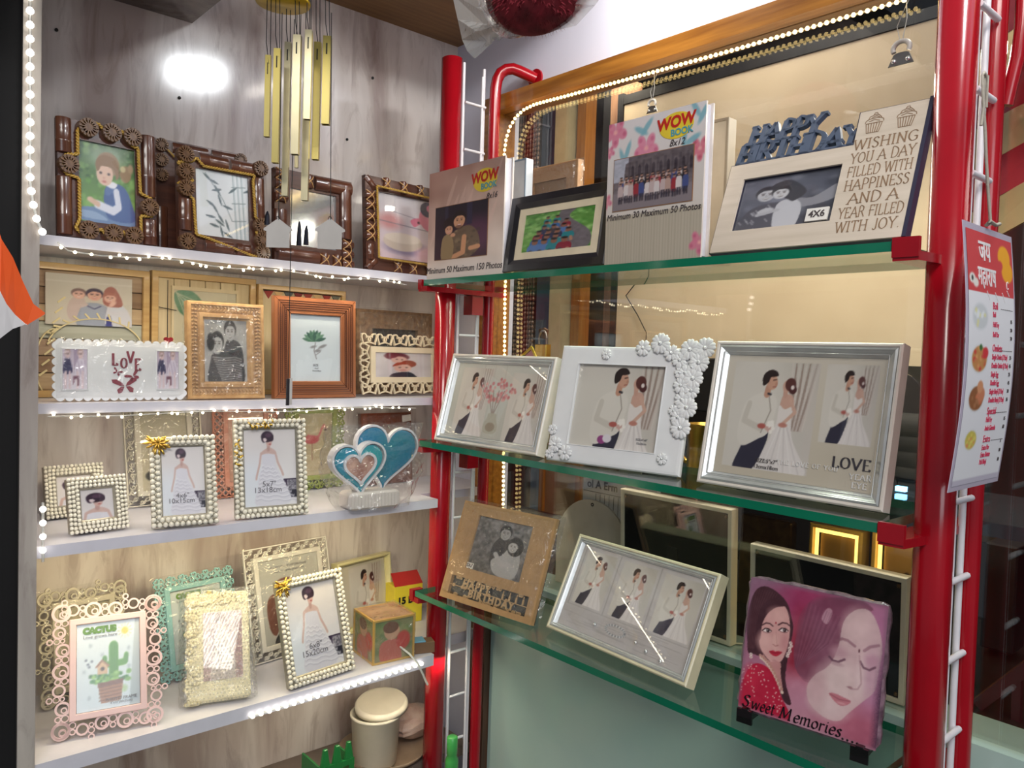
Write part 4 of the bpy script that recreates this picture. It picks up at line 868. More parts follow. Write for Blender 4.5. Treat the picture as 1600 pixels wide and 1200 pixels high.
# bead curtain
t = thing('bead_curtain', 'dark bead curtain hanging inside behind the warm lights', 'curtain', loc=V(on(815, 450, 0, 1.8)))
o0 = V(on(815, 450, 0, 1.8)); mbd = mat('dark_crystal', (120, 92, 74), .15, coat=.6, var=.3, vscale=60)
for k in range(11):
    m = MB(); y = o0.y+.07-k*.013-.0*k
    for j in range(70): m.ball((0, y-o0.y, .55-j*.0155), .0052, 5, 4, 0, (1, 1, 1.4))
    m.tube([(0, y-o0.y, 2.66-o0.z), (0, y-o0.y, -.54)], .0008, 4); m.build('bead_string', mbd, t)
# padlock
p_ = V(on(848, 538, 0, 1.30)); t = thing('padlock', 'brass padlock with a steel shackle inside the window', 'padlock', loc=p_); t.scale = (1.15, 1.15, 1.15)
m = MB(); s = .0011; m.prism([(-.017, -.026), (.017, -.026), (.017, .0), (-.017, .0)], -.007, .007, bev=.002); o = m.build('body', M_gold, t); o.rotation_euler.z = -PI/2
m = MB(); m.tube([(0, .011*math.cos(a)*1.0, .006+.016*math.sin(a)+.006) if True else 0 for a in np.linspace(0, PI, 12)], .0022, 8); m.tube([(0, .011, -.002), (0, .011, .012)], .0022, 8); m.tube([(0, -.011, -.002), (0, -.011, .012)], .0022, 8); m.build('shackle', M_steel, t)
m = MB(); m.prism([(-.012, -.008), (.012, -.012), (.016, .01), (.004, .016), (-.014, .012)], -.003, .003, bev=.001); o = m.build('rusty_hasp', mat('rust', (110, 80, 54), .7, c2=(70, 50, 38), vscale=80, bump=.4), None); o.location = p_+Vector((.006, .006, .024)); o.rotation_euler.z = -PI/2
tagged(o, 'rusty hasp plate above the brass padlock', 'hasp')
# ------------------------------------------------------------------ frame helpers
def backing(t, w, h, y0=.008, y1=.012, z0=.004, inset=.004, m_=None, hole=None):
    m = MB(); m.box((-w/2+inset, y0, z0), (w/2-inset, y1, h-z0)); m.build('back_panel', m_ or M_blk, t)
def easel(t, F, y=.013, frac=.6, wd=.045, m_=None):
    L = F.h*frac; ft = .30*F.h; zf = ft*math.tan(F.t)+.0015 if F.t < .5 else .01
    m = MB(); a = (0, y, L); c = (0, y+ft, zf)
    m.add([(-wd*.3, y, L), (wd*.3, y, L), (wd/2, y+ft, zf), (-wd/2, y+ft, zf), (-wd*.3, y+.003, L), (wd*.3, y+.003, L), (wd/2, y+ft+.003, zf+.001), (-wd/2, y+ft+.003, zf+.001)],
          [(0, 1, 2, 3), (7, 6, 5, 4), (0, 4, 5, 1), (1, 5, 6, 2), (2, 6, 7, 3), (3, 7, 4, 0)]); m.build('easel_leg', m_ or M_blk, t)
def pane(t, x0, z0, x1, z1, y, mt=None):
    m = MB(); m.box((x0, y, z0), (x1, y+.0012, z1)); m.build('glass_pane', mt or G_pane, t)
def photo(t, rect, fn, y=.004, res=.0016, glass=True, label=None, texts=(), gy=None):
    x0, z0, x1, z1 = rect; p = Pic(x1-x0, z1-z0, res); fn(p)
    o = p.build(t, (x0+x1)/2, z0, y, 'print', label)
    if texts:
        m = MB(); w = x1-x0; h = z1-z0
        for s, fx, fz, sz, kw in texts: letters(m, s, x0+fx*w, z1-fz*h, sz*h, y=y-.0006, **kw)
        o2 = m.build('lettering', mat('ink_grey', (122, 120, 126), .6), o); o2.location = -o.location
    if glass: pane(t, x0, z0, x1, z1, y-.0026 if gy is None else gy)
    return o
def wrap(t, w, h, d0, d1, seed=1, name='cellophane_wrap', m_=None, amp=.0025, z0=0, n=14):
    rr = np.random.RandomState(seed); m = MB(); nx = n; nz = int(n*h/w)+2; vs = []; g = rr.rand(nz+1, nx+1)
    for j in range(nz+1):
        for i in range(nx+1):
            u = i/nx; v = j/nz; e = min(u, 1-u, v, 1-v); y = d0-(amp*g[j, i])*(1 if e > 0 else 0)
            if e == 0: y = d1
            vs.append(((u-.5)*w*(1+.02*(g[j, i]-.5)*(e == 0)), y, z0+v*h))
    m.add(vs, [(j*(nx+1)+i, j*(nx+1)+i+1, (j+1)*(nx+1)+i+1, (j+1)*(nx+1)+i) for j in range(nz) for i in range(nx)], 0, False)
    # crinkled seams with sharp folds
    return m.build(name, m_ or G_wrap, t)
def rosettes(t, L, r, y=-.006):
    mb = MB(); rosette(mb, 0, 0, r, 0, y); me = mb.mesh('shell_rosette', M_ros)
    for x, z in L: link('shell_rosette', me, t, loc=(x, 0, z))
def rosette(mb, x, z, r, mi=0, y=-.004):
    mb.ring(x, z, r, r*.72, y-.003, y+.008, 16, mi); mb.prism([(x+r*.5*math.cos(a), z+r*.5*math.sin(a)) for a in np.linspace(0, 2*PI, 13)[:-1]], y-.004, y+.006, mi, bev=.001)
    for k in range(14):
        a = 2*PI*k/14; mb.ribbon([(x+r*.42*math.cos(a), z+r*.42*math.sin(a)), (x+r*.95*math.cos(a), z+r*.95*math.sin(a))], r*.11, y-.0052, y+.004, mi)
def pearls(t, w, h, border, d, me_big, small_mat, z0=.0, skip=None):
    rows = max(2, int(round(border/d))); n = 0; sm = MB()
    def line(x0, z0_, x1, z1_, off):
        nonlocal n
        L = math.hypot(x1-x0, z1_-z0_); k = max(1, int(L/d)); 
        for i in range(k+(0 if off else 1)):
            f = (i+(.5 if off else 0))/k; yield x0+(x1-x0)*f, z0_+(z1_-z0_)*f
    for r in range(rows):
        ins = d*.5+r*d*.92; a = w/2-ins
        for seg in ((-a, ins, a, ins), (a, ins, a, h-ins), (a, h-ins, -a, h-ins), (-a, h-ins, -a, ins)):
            pts = list(line(*seg, r % 2))
            for x, z in (pts[:-1] if not r % 2 else pts):
                if skip and skip(x, z): continue
                link('pearl', me_big, t, loc=(x+R_.uniform(-.0004, .0004), -.0015, z+z0)); n += 1
        if r < rows-1:
            ins2 = ins+d*.46; a2 = w/2-ins2
            for seg in ((-a2, ins2, a2, ins2), (a2, ins2, a2, h-ins2), (a2, h-ins2, -a2, h-ins2), (-a2, h-ins2, -a2, ins2)):
                for x, z in line(*seg, False): sm.ball((x, -.0035, z+z0), d*.25, 6, 4)
    sm.build('small_pearls', small_mat, t, kind='stuff'); return n
def spiral(cx, cz, r, turns, a0, dirn=1, n=14):
    return [(cx+r*(1-.8*i/n)*math.cos(a0+dirn*turns*2*PI*i/n), cz+r*(1-.8*i/n)*math.sin(a0+dirn*turns*2*PI*i/n)) for i in range(n+1)]
def filigree(mb, w, h, b, y0, y1, rr):
    k = max(2, round((w-2*b)/b)); s = b*.0026/.03
    s = .0021
    def cell(cx, cz, ang, hor):
        R = b*.36
        for q in (-1, 1):
            sp = spiral(cx+q*R*.62*(1 if hor else .1), cz+q*R*.35*(1 if hor else 1.8), R*.62, 1.15, ang+(0 if q > 0 else PI), q, 16); m_ = sp; mb.ribbon(m_, s, y0, y1)
        P = [(cx-R*1.25, cz-R*.9), (cx-R*.3, cz-R*.5), (cx+R*.3, cz+R*.5), (cx+R*1.25, cz+R*.9)] if hor else [(cx-R*.9, cz-R*1.25), (cx-R*.5, cz-R*.3), (cx+R*.5, cz+R*.3), (cx+R*.9, cz+R*1.25)]
        mb.ribbon(P, s, y0, y1)
    k = max(3, round(w/b)); kz = max(3, round(h/b))
    for i in range(k):
        for zz in (b/2, h-b/2): cell(-w/2+(i+.5)*w/k, zz, .4+i*PI, True)
    for j in range(1, kz-1):
        for xx in (-w/2+b/2, w/2-b/2): cell(xx, (j+.5)*h/kz, j*PI, False)
    mb.ribbon([(-w/2+.001, .001), (w/2-.001, .001), (w/2-.001, h-.001), (-w/2+.001, h-.001)], .003, y0, y1, closed=True)
def heart_pts(cx, cz, s, n=22, rot=0):
    o = []
    for i in range(n):
        t = 2*PI*i/n; x = 16*math.sin(t)**3; z = 13*math.cos(t)-5*math.cos(2*t)-2*math.cos(3*t)-math.cos(4*t); x, z = x*s/32, (z+2)*s/32
        o.append((cx+x*math.cos(rot)-z*math.sin(rot), cz+x*math.sin(rot)+z*math.cos(rot)))
    return o[::-1]
WD = wood('bamboo_brown', (112, 66, 44), (66, 36, 28), 'z', .28, .5); WDX = wood('bamboo_brown_across', (112, 66, 44), (66, 36, 28), 'x', .28, .5)
M_base = wood('walnut_base', (96, 56, 40), (58, 32, 26), 'x', .35, .4); M_rope = mat('gold_cord', (196, 156, 66), .45, coat=.2, var=.15, vscale=200); M_ros = mat('shell_brown', (132, 96, 60), .45, c2=(84, 54, 36), vscale=120, coat=.2)
M_raf = mat('raffia', (206, 160, 104), .5, var=.1)
def bamboo(t, p0, p1, r, name='bamboo_piece'):
    m = MB(); a, b = Vector((p0[0], 0, p0[1])), Vector((p1[0], 0, p1[1])); d = (b-a); L = d.length; d.normalize()
    k = 7; pts = []; rs = []
    for i, (f, s) in enumerate(((0, .94), (.02, 1), (.30, .97), (.33, 1.06), (.36, .97), (.66, .97), (.98, 1), (1, .94))): pts.append(a+d*L*f); rs.append(r*s)
    m.tube(pts, rs, 12); 
    vertical = abs(d.z) > abs(d.x); o = m.build(name, WD if vertical else WDX, t); o.location.y = .002; o.scale.y = .7; return o

# ================================================================== top shelf: bamboo frames
GB = 'bamboo picture frames on the top shelf'
F = fit((90, 364), (247, 384), (90, 184), (246, 212), Z1+.0003, (1.412, 1.43), 1, tilt=math.radians(4), name='A1'); w, h = F.w, F.h
t = thing('picture_frame', 'dark bamboo frame at the far left with a photo of a small girl on grass', 'picture frame', GB, F.M)
ox0, ox1, oz0, oz1 = -w*.5+w*.215, w*.5-w*.215+.0, h*.155, h*.835
ox0 = -w/2+w*.21; ox1 = -w/2+w*.77
m = MB(); m.holes(w*.98, h*.98, [(ox0, oz0, ox1, oz1)], .0, .012, z0=h*.008); m.build('base_board', M_base, t)
bamboo(t, (-w*.43, h*.02), (-w*.43, h*.50), w*.075); bamboo(t, (-w*.43, h*.70), (-w*.43, h*.99), w*.075); bamboo(t, (w*.42, .003), (w*.42, h*.24), w*.08); bamboo(t, (w*.41, h*.44), (w*.41, h*.99), w*.08)
rosettes(t, [(x*w, z*h) for x, z in ((-.21, .94), (.02, .94), (.23, .94), (-.22, .075), (.02, .075), (.23, .075), (-.40, .60), (.40, .345))], .0150)
m = MB(); pts = [(-.30, .50), (-.30, .16), (-.34, .08), (-.22, .0), (-.1, .10), (.02, .0), (.12, .10), (.24, .0), (.31, .1), (.31, .26), (.42, .27), (.50, .34), (.42, .43), (.31, .46), (.29, .86), (.24, .86), (.12, .98), (.02, .88), (-.1, .99), (-.22, 1.0), (-.31, .90), (-.31, .70), (-.42, .68), (-.47, .6), (-.42, .52)]
m.rope([(a*w, -.004, b*h) for a, b in pts], .0031, .010, closed=True); m.build('gold_cord', M_rope, t)
photo(t, (ox0, oz0, ox1, oz1), pic_girl); backing(t, w, h, .0125, .0145); 
F = fit((240, 392), (384, 408), (240, 208), (382, 246), Z1+.0003, (1.50, 1.50), 1, tilt=math.radians(4), name='A2'); w, h = F.w, F.h
t = thing('picture_frame', 'dark bamboo frame half hidden behind its two neighbours, with dark glass', 'picture frame', GB, F.M)
m = MB(); m.holes(w*.98, h*.98, [(-w*.27, h*.2, w*.27, h*.82)], .0, .012, z0=h*.008); m.build('base_board', M_base, t)
for a, b in (((-w*.30, h*.93), (w*.08, h*.93)), ((w*.12, h*.93), (w*.46, h*.93))): bamboo(t, a, b, w*.06)
bamboo(t, (-w*.42, .004), (-w*.42, h*.4), w*.07); bamboo(t, (w*.42, .004), (w*.42, h*.8), w*.07)
rosettes(t, [(-w*.42, h*.93), (-w*.42, h*.80), (-w*.42, h*.67), (w*.44, h*.93)], .012, -.004)
m = MB(); m.rope([(-w*.36, -.004, h*.9), (-w*.28, -.004, h*.84), (w*.3, -.004, h*.82)], .002, .008); m.build('gold_cord', M_rope, t)
m = MB(); m.box((-w*.275, .004, h*.19), (w*.275, .006, h*.83)); m.build('mirror_glass', mat('dark_glass', (40, 34, 40), .06, coat=1, var=.05), t); backing(t, w, h, .0125, .0145)
F = fit((279, 389), (417, 406), (278, 232), (409, 256), Z1+.0003, (1.415, 1.43), 1, tilt=math.radians(5), name='A3'); w, h = F.w, F.h
t = thing('picture_frame', 'dark bamboo frame holding a grey print of bamboo leaves', 'picture frame', GB, F.M)
r_ = (-w*.30, h*.17, w*.30, h*.83)
m = MB(); m.holes(w*.98, h*.98, [r_], .0, .012, z0=h*.008); m.build('base_board', M_base, t)
for a, b in (((-w*.26, h*.92), (w*.06, h*.92)), ((w*.09, h*.92), (w*.38, h*.92)), ((-w*.22, h*.07), (w*.1, h*.07)), ((w*.14, h*.07), (w*.30, h*.07)), ((-w*.42, h*.19), (-w*.42, h*.50)), ((w*.42, h*.42), (w*.42, h*.84))): bamboo(t, a, b, w*.07)
rosettes(t, [(x*w, z*h) for x, z in ((-.42, .93), (-.42, .76), (-.42, .60), (-.42, .08), (.43, .94), (.42, .34), (.43, .19), (.43, .06))], .0145)
m = MB(); pts = [(-.34, .88), (-.50, .84), (-.34, .68), (-.50, .64), (-.34, .50), (-.32, .16), (-.2, .14), (.3, .02), (.48, .0), (.50, .12), (.36, .26), (.48, .34), (.36, .42), (.34, .80), (.36, .86), (-.22, .85), (-.3, .92)]
m.rope([(a*w, -.004, b*h) for a, b in pts], .0030, .010, closed=True); m.build('gold_cord', M_rope, t); photo(t, r_, pic_bamboo); backing(t, w, h, .0125, .0145)
F = fit((428, 409), (551, 423), (426, 262), (546, 281), Z1+.0003, (1.43, 1.44), 1, tilt=math.radians(3), name='A4'); w, h = F.w, F.h
t = thing('picture_frame', 'brown bamboo framed mirror behind the hanging wind chime', 'mirror', GB, F.M)
r_ = (-w*.30, h*.19, w*.28, h*.80)
m = MB(); m.holes(w*.98, h*.98, [r_], .0, .012, z0=h*.008); m.build('base_board', M_base, t)
m = MB(); m.box((r_[0], .004, r_[1]), (r_[2], .006, r_[3])); m.build('mirror_glass', M_silver, t)
bamboo(t, (0, h*.9), (w*.48, h*.9), w*.085); bamboo(t, (w*.40, h*.33), (w*.40, h*.93), w*.085); bamboo(t, (-w*.46, h*.08), (w*.05, h*.08), w*.08); bamboo(t, (-w*.42, h*.1), (-w*.42, h*.55), w*.08)
def knots(t, L, r=.009):
    for (x, z, vert) in L:
        d = (0, .013) if vert else (.013, 0); m = MB(); m.tube([(x-d[0], 0, z-d[1]), (x-d[0]*.9, 0, z-d[1]*.9), (x+d[0]*.9, 0, z+d[1]*.9), (x+d[0], 0, z+d[1])], [r*.9, r, r, r*.9], 10, 0)
        for s in (-1, 1): m.tube([(x-.010, -.002, z-s*.010), (x-.004, -r*.98, z-s*.004), (x+.004, -r*.98, z+s*.004), (x+.010, -.002, z+s*.010)], .0012, 5, 1)
        m.build('tied_knot', [WD, M_raf], t)
knots(t, [(-w*.42, h*.93, 0), (-w*.42, h*.82, 0), (-w*.42, h*.68, 0), (-w*.08, h*.9, 1), (w*.12, h*.07, 1), (w*.28, h*.07, 1), (w*.42, h*.27, 0), (w*.42, h*.16, 0), (w*.42, h*.05, 0)])
backing(t, w, h, .0125, .0145)
F = fit((571, 428), (702, 443), (563, 273), (700, 297), Z1+.0003, (1.43, 1.445), 1, tilt=math.radians(4), name='A5'); w, h = F.w, F.h
t = thing('picture_frame', 'brown frame edged with yellow rope, with a pink bird print, by the left red post', 'picture frame', GB, F.M)
r_ = (-w*.36, h*.16, w*.40, h*.84)
m = MB(); m.holes(w*.98, h*.98, [r_], .0, .012, z0=h*.008); m.build('base_board', M_base, t)
knots(t, [(-w*.44, h*z, 0) for z in (.78, .68, .56, .45, .36)]+[(x*w, h*.93, 1) for x in (-.26, -.06, .14, .34)]+[(x*w, h*.07, 1) for x in (-.14, .04, .24, .42)], .0075)
bamboo(t, (-w*.48, h*.97), (-w*.38, h*.86), .008); bamboo(t, (-w*.48, h*.02), (-w*.38, h*.12), .008); bamboo(t, (-w*.44, h*.12), (-w*.44, h*.28), .009)
m = MB(); m.rope([(w*.49, -.010, h*.12), (-w*.38, -.010, h*.14), (-w*.39, -.010, h*.88), (w*.49, -.010, h*.86)], .0028, .009); m.build('gold_cord', M_rope, t)
photo(t, r_, pic_flamingo); backing(t, w, h, .0125, .0145)

# ================================================================== second shelf
def plank_frame(F, name, label, rim, rimw, plank_m, vertical, npl, group='rustic plank frames at the back of the second shelf', rects=None):
    w, h = F.w, F.h; t = thing(name, label, 'picture frame', group, F.M)
    m = MB(); m.moulding(w, h, [(0, .014), (0, 0), (.001, -.001), (rimw-.001, -.001), (rimw, 0), (rimw, .006)]); m.build('rim', rim, t)
    for i in range(npl):
        m = MB(); g = .0012
        if vertical: a = -w/2+rimw+(w-2*rimw)*i/npl; b = a+(w-2*rimw)/npl; m.bbox((a+g*.5, .0045+.0008*(i % 2), rimw), (b-g*.5, .008, h-rimw), .0008)
        else: a = rimw+(h-2*rimw)*i/npl; b = a+(h-2*rimw)/npl; m.bbox((-w/2+rimw, .0045+.0008*(i % 2), a+g*.5), (w/2-rimw, .008, b-g*.5), .0008)
        m.build('plank', plank_m[i % len(plank_m)], t)
    backing(t, w, h, .0085, .012); return t
M_rim = wood('pale_oak_rim', (204, 170, 112), (178, 140, 84), 'x', .5)
PL = [wood('plank_a', (190, 166, 128), (158, 130, 98), 'x', .7, 0), wood('plank_b', (150, 122, 92), (120, 92, 70), 'x', .7, 0), wood('plank_c', (172, 148, 120), (140, 112, 90), 'x', .7, 0), wood('plank_d', (176, 176, 160), (150, 150, 132), 'x', .7, 0)]
F = fit((40, 618), (233, 620), (38, 408), (233, 423), Z2+.0003, (1.53, 1.55), 1, tilt=math.radians(1), name='B1'); w, h = F.w, F.h
t = plank_frame(F, 'picture_frame', 'pale wooden plank frame with a family of three, behind the LOVE frame', M_rim, .012, PL, False, 7)
photo(t, (-w*.355, h*.545, w*.345, h*.925), pic_family, y=.0015, gy=-.0005)
m = MB()
for k in range(9): a = 2.6-k*.22; q = (w*.05+.05*math.cos(a)*1.6, h*.36+.055*math.sin(a)); m.ribbon([q, (q[0]+.012*math.cos(a+.6), q[1]+.012*math.sin(a+.6))], .003, .0005, .003)
m.ribbon([(w*.05+.08*math.cos(a), h*.36+.055*math.sin(a)) for a in np.linspace(2.9, .2, 20)], .002, .0005, .003)
m.ribbon([(-w*.28+.03*math.cos(a), h*.25+.06*math.sin(a)) for a in np.linspace(4.4, 1.5, 16)], .002, .0005, .003)
for k in range(8): m.ribbon([(-w*.40+.004*k, h*.16+.018*k), (-w*.40+.004*k+.012, h*.16+.018*k+.010)], .003, .0005, .003)
m.build('wheat_motif', mat('wheat_cream', (216, 200, 150), .6), t)
m = MB(); m.prism(heart_pts(-w*.20, h*.21, .018), -.001, .003); m.build('red_heart', mat('heart_red', (150, 24, 36), .5), t)
F = fit((236, 620), (398, 622), (236, 421), (398, 438), Z2+.0003, (1.552, 1.56), 1, tilt=math.radians(1), name='B2'); w, h = F.w, F.h
t = plank_frame(F, 'picture_frame', 'pale wooden plank frame with a green leaf print, behind the carved gold frame', M_rim, .012, [wood('plank_v', (206, 188, 150), (186, 164, 126), 'z', .7, 0)], True, 6)
m = MB(); m.holes(w*.64, h*.62, [(-w*.30, h*.30, w*.30, h*.86)], .001, .004, z0=h*.27); m.build('mount_board', mat('mount_beige', (206, 188, 150), .6), t)
photo(t, (-w*.30, h*.30, w*.30, h*.86), pic_leaf, y=.003, gy=.0016)
m = MB(); m.prism(heart_pts(-w*.35, h*.44, .017), -.002, .002); m.build('red_heart', mat('heart_red', (150, 24, 36), .5), t)
m = MB(); m.tube([(-w*.36, -.0005, h*.93), (-w*.36, -.0005, h*.2)], .0007, 5); m.tube([(-w*.44, -.0005, h*.71), (-w*.28, -.0005, h*.69)], .0007, 5); m.build('twine', M_blk, t)
F = fit((402, 622), (538, 624), (400, 442), (537, 457), Z2+.0003, (1.552, 1.56), 1, tilt=math.radians(1), name='B3'); w, h = F.w, F.h
t = plank_frame(F, 'picture_frame', 'pale wooden frame with a strip of coloured bunting, behind the botanical frame', M_rim, .010, [wood('plank_v', (206, 188, 150), (186, 164, 126), 'z', .7, 0)], True, 5)
cols = [(150, 50, 44), (206, 170, 120), (90, 96, 96), (120, 40, 40), (150, 60, 50), (206, 170, 110), (150, 50, 44), (110, 110, 96)]
for i in range(8):
    x = -w/2+.012+(w-.024)*i/8; q = (w-.024)/8; m = MB(); m.prism([(x+q/2, h*.875), (x+q*.97, h*.945), (x+q*.03, h*.945)], .0025, .0042); m.build('bunting_flag', mat('bunting_%d_%d' % (cols[i][0], cols[i][1]), cols[i], .7), t)
m = MB(); m.tube([(-w/2+.011, .003, h*.95), (w/2-.011, .003, h*.948)], .0008, 5); m.build('bunting_string', M_blk, t)
# LOVE frame, scalloped
F = fit((82, 624), (293, 628), (82, 526), (295, 538), Z2+.0003, (1.425, 1.425), 1, tilt=math.radians(3), name='B4'); w, h = F.w, F.h
t = thing('picture_frame', 'white scalloped frame cut with LOVE and butterflies, two photos of girls', 'picture frame', 'picture frames along the second shelf', F.M)
M_pw = mat('painted_white', (224, 226, 228), .35, coat=.3, var=.03)
def scallop(w, h, nx, nz, d):
    o = []
    for x0, z0, x1, z1, n, s in ((-w/2+d, d, w/2-d, d, nx, 1), (w/2-d, d, w/2-d, h-d, nz, 1), (w/2-d, h-d, -w/2+d, h-d, nx, 1), (-w/2+d, h-d, -w/2+d, d, nz, 1)):
        dx, dz = (x1-x0)/n, (z1-z0)/n; L = math.hypot(dx, dz); nxx, nz_ = dz/L, -dx/L
        for i in range(n):
            for k in range(6):
                f = k/6; b = math.sin(f*PI)**.7*d; o.append((x0+dx*(i+f)+nxx*b, z0+dz*(i+f)+nz_*b))
    return o
m = MB(); m.prism(scallop(w, h, 15, 7, .005), .003, .006); m.build('face_board', M_pw, t)
for i, c in enumerate((-.345, .345)):
    m = MB(); x = c*w; m.moulding(w*.19, h*.68, [(0, .003), (0, .0012), (.0016, .0008), (.002, .003)], z0=h*.17); o = m.build('photo_mount', M_pw, t); o.location.x = x
    photo(t, (x-w*.085, h*.19, x+w*.085, h*.83), pic_kids, y=.0022, gy=.0012)
M_mar = mat('maroon_cutout', (130, 34, 56), .6)
m = MB(); q = h*.19
for c, x, z, s in (('L', -.060, .68, q), ('O', .008, .62, q*.85), ('V', .058, .72, q*.95), ('E', .112, .60, q)): nib(m, c, x*w, z*h-s*.5, s, y=.0018, y1=.003, w=.30, ang=0, sx=.66, thin=.10)
def wing(cx, cz, s, a, rt):
    def P(pts): return [(cx+s*(x*math.cos(rt)-z*math.sin(rt)), cz+s*(x*math.sin(rt)+z*math.cos(rt))) for x, z in pts]
    m.prism(P([(.06, .02), (.35, .05), (.9, .35), (.95, .62), (.6, .6), (.2, .3)]), .0018, .003); m.prism(P([(-.06, .02), (-.2, .3), (-.6, .6), (-.95, .62), (-.9, .35), (-.35, .05)]), .0018, .003)
    m.prism(P([(.06, -.04), (.3, -.5), (.55, -.55), (.62, -.25), (.35, -.03)]), .0018, .003); m.prism(P([(-.06, -.04), (-.35, -.03), (-.62, -.25), (-.55, -.55), (-.3, -.5)]), .0018, .003)
wing(-.042*w, .47*h, h*.085, 0, -.5); wing(.075*w, .40*h, h*.125, 0, .5); wing(.015*w, .24*h, h*.205, 0, .1); m.build('cut_out_motif', M_mar, t)
wrap(t, w*1.01, h*1.02, -.002, .007, 3, amp=.0015)
# carved gold frame
F = fit((295, 627), (415, 627), (289, 468), (406, 479), Z2+.0003, (1.425, 1.425), 1, tilt=math.radians(5), name='B5'); w, h = F.w, F.h
t = thing('picture_frame', 'carved light gold frame in plastic with a grey photo of an embracing couple', 'picture frame', 'picture frames along the second shelf', F.M)
M_carv = mat('carved_gold_wood', (206, 168, 118), .4, coat=.3, c2=(168, 126, 82), vscale=60); b = w*.225
m = MB(); m.moulding(w, h, [(0, .018), (0, .003), (.002, 0), (.006, 0), (.008, .004), (b*.62, .006), (b*.68, .002), (b*.86, .002), (b*.92, .006), (b, .008), (b, .012)]); m.build('moulding', M_carv, t)
m = MB(); c = b*.38
for x0, z0, x1, z1 in ((-w/2+c, c, w/2-c, c), (w/2-c, c, w/2-c, h-c), (w/2-c, h-c, -w/2+c, h-c), (-w/2+c, h-c, -w/2+c, c)):
    n = int(math.hypot(x1-x0, z1-z0)/.0065)
    for i in range(n):
        f = (i+.5)/n; v = abs(z1-z0) > abs(x1-x0); x = x0+(x1-x0)*f; z = z0+(z1-z0)*f
        for s in (-1, 1): m.ball((x+(s*.003 if v else 0), .004, z+(0 if v else s*.003)), .0036, 6, 4, 0, (1, .8, .55) if v else (.55, .8, 1), Matrix.Rotation(s*(.5 if v else -.5), 3, 'Y'))
m.build('carved_braid', M_carv, t, kind='stuff')
photo(t, (-w/2+b, b, w/2-b, h-b), pic_couplebw, y=.008); backing(t, w, h, .0185, .020); wrap(t, w*1.03, h*1.02, -.004, .02, 5, amp=.003)
# botanical wooden frame
F = fit((429, 627), (556, 627), (426, 462), (554, 471), Z2+.0003, (1.425, 1.425), 1, tilt=math.radians(3), name='B6'); w, h = F.w, F.h
t = thing('picture_frame', 'reddish brown wooden frame with a green plant print marked SIZE', 'picture frame', 'picture frames along the second shelf', F.M)
M_rb = wood('red_brown_wood', (168, 106, 66), (128, 74, 44), 'x', .35, .3); M_rbz = wood('red_brown_wood_upright', (168, 106, 66), (128, 74, 44), 'z', .35, .3); b = w*.19
for nme, poly, mt in (('rail', [(-w/2, 0), (w/2, 0), (w/2-b, b), (-w/2+b, b)], M_rb), ('rail', [(-w/2+b, h-b), (w/2-b, h-b), (w/2, h), (-w/2, h)], M_rb), ('stile', [(-w/2, .0), (-w/2+b, b), (-w/2+b, h-b), (-w/2, h)], M_rbz), ('stile', [(w/2, 0), (w/2, h), (w/2-b, h-b), (w/2-b, b)], M_rbz)):
    m = MB(); m.prism(poly, .0, .014, bev=.0015)
    if nme == 'rail':
        pass
    m.build(nme, mt, t)
m = MB()
for k in range(5): q = b*(.18+.13*k); m.moulding(w-.002, h-.002, [(q, .0002), (q, -.0012), (q+.0012, -.0012), (q+.0016, .0002)], z0=.001)
for s in (-1, 1):
    for k in range(2):
        for j in range(int(h*.8/.004)): m.box((s*(w/2-b*(.36+.3*k))-.0012, -.0022, h*.1+j*.004), (s*(w/2-b*(.36+.3*k))+.0012, .0, h*.1+j*.004+.0024))
m.build('beaded_ridges', mat('dark_red_brown', (104, 60, 40), .4, coat=.3), t)
photo(t, (-w/2+b, b, w/2-b, h-b), pic_botanic, y=.005, texts=[('SIZE', .5, .76, .05, {}), ('5"x7"', .52, .81, .03, {}), ('13cmx18cm', .52, .845, .03, {})]); backing(t, w, h, .0145, .016); easel(t, F, .017)
# hearts fretwork frame
F = fit((562, 626), (696, 629), (560, 520), (697, 525), Z2+.0003, (1.44, 1.46), 1, tilt=math.radians(3), name='B7'); w, h = F.w, F.h
t = thing('picture_frame', 'cream frame with a border of cut out hearts, partly behind the red post', 'picture frame', 'picture frames along the second shelf', F.M)
M_cf = mat('cream_board', (222, 206, 176), .5, var=.04); b = w*.17
m = MB(); m.moulding(w-2*b*.72, h-2*b*.72, [(0, .006), (0, .0), (b*.3, .0), (b*.3, .006)], z0=b*.72)
def heart_ring(cx, cz, s, rot): m.ribbon(heart_pts(cx, cz, s, 20, rot)[::-1], .0026, 0, .005, closed=True)
n = 11
for i in range(n):
    x = -w/2+b*.38+(w-b*.76)*i/(n-1); 
    for zz in (b*.38, h-b*.38): heart_ring(x, zz, b*.60, .5 if i % 2 else -.5)
for j in range(1, 6):
    z = b*.38+(h-b*.76)*j/6
    for xx in (-w/2+b*.38, w/2-b*.38): heart_ring(xx, z, b*.60, 2.0 if j % 2 else 1.2)
m.build('heart_fretwork', M_cf, t); photo(t, (-w/2+b, b, w/2-b, h-b), pic_upsidekids, y=.003, gy=.001); backing(t, w-2*b*.7, h-2*b*.7, .0062, .008, z0=b*.75)
F = fit((556, 620), (674, 624), (556, 483), (674, 490), Z2+.0003, (1.53, 1.54), 1, tilt=math.radians(2), name='B8'); w, h = F.w, F.h
t = thing('picture_frame', 'brown cork faced frame in plastic, standing behind the heart cut frame', 'picture frame', 'picture frames along the second shelf', F.M)
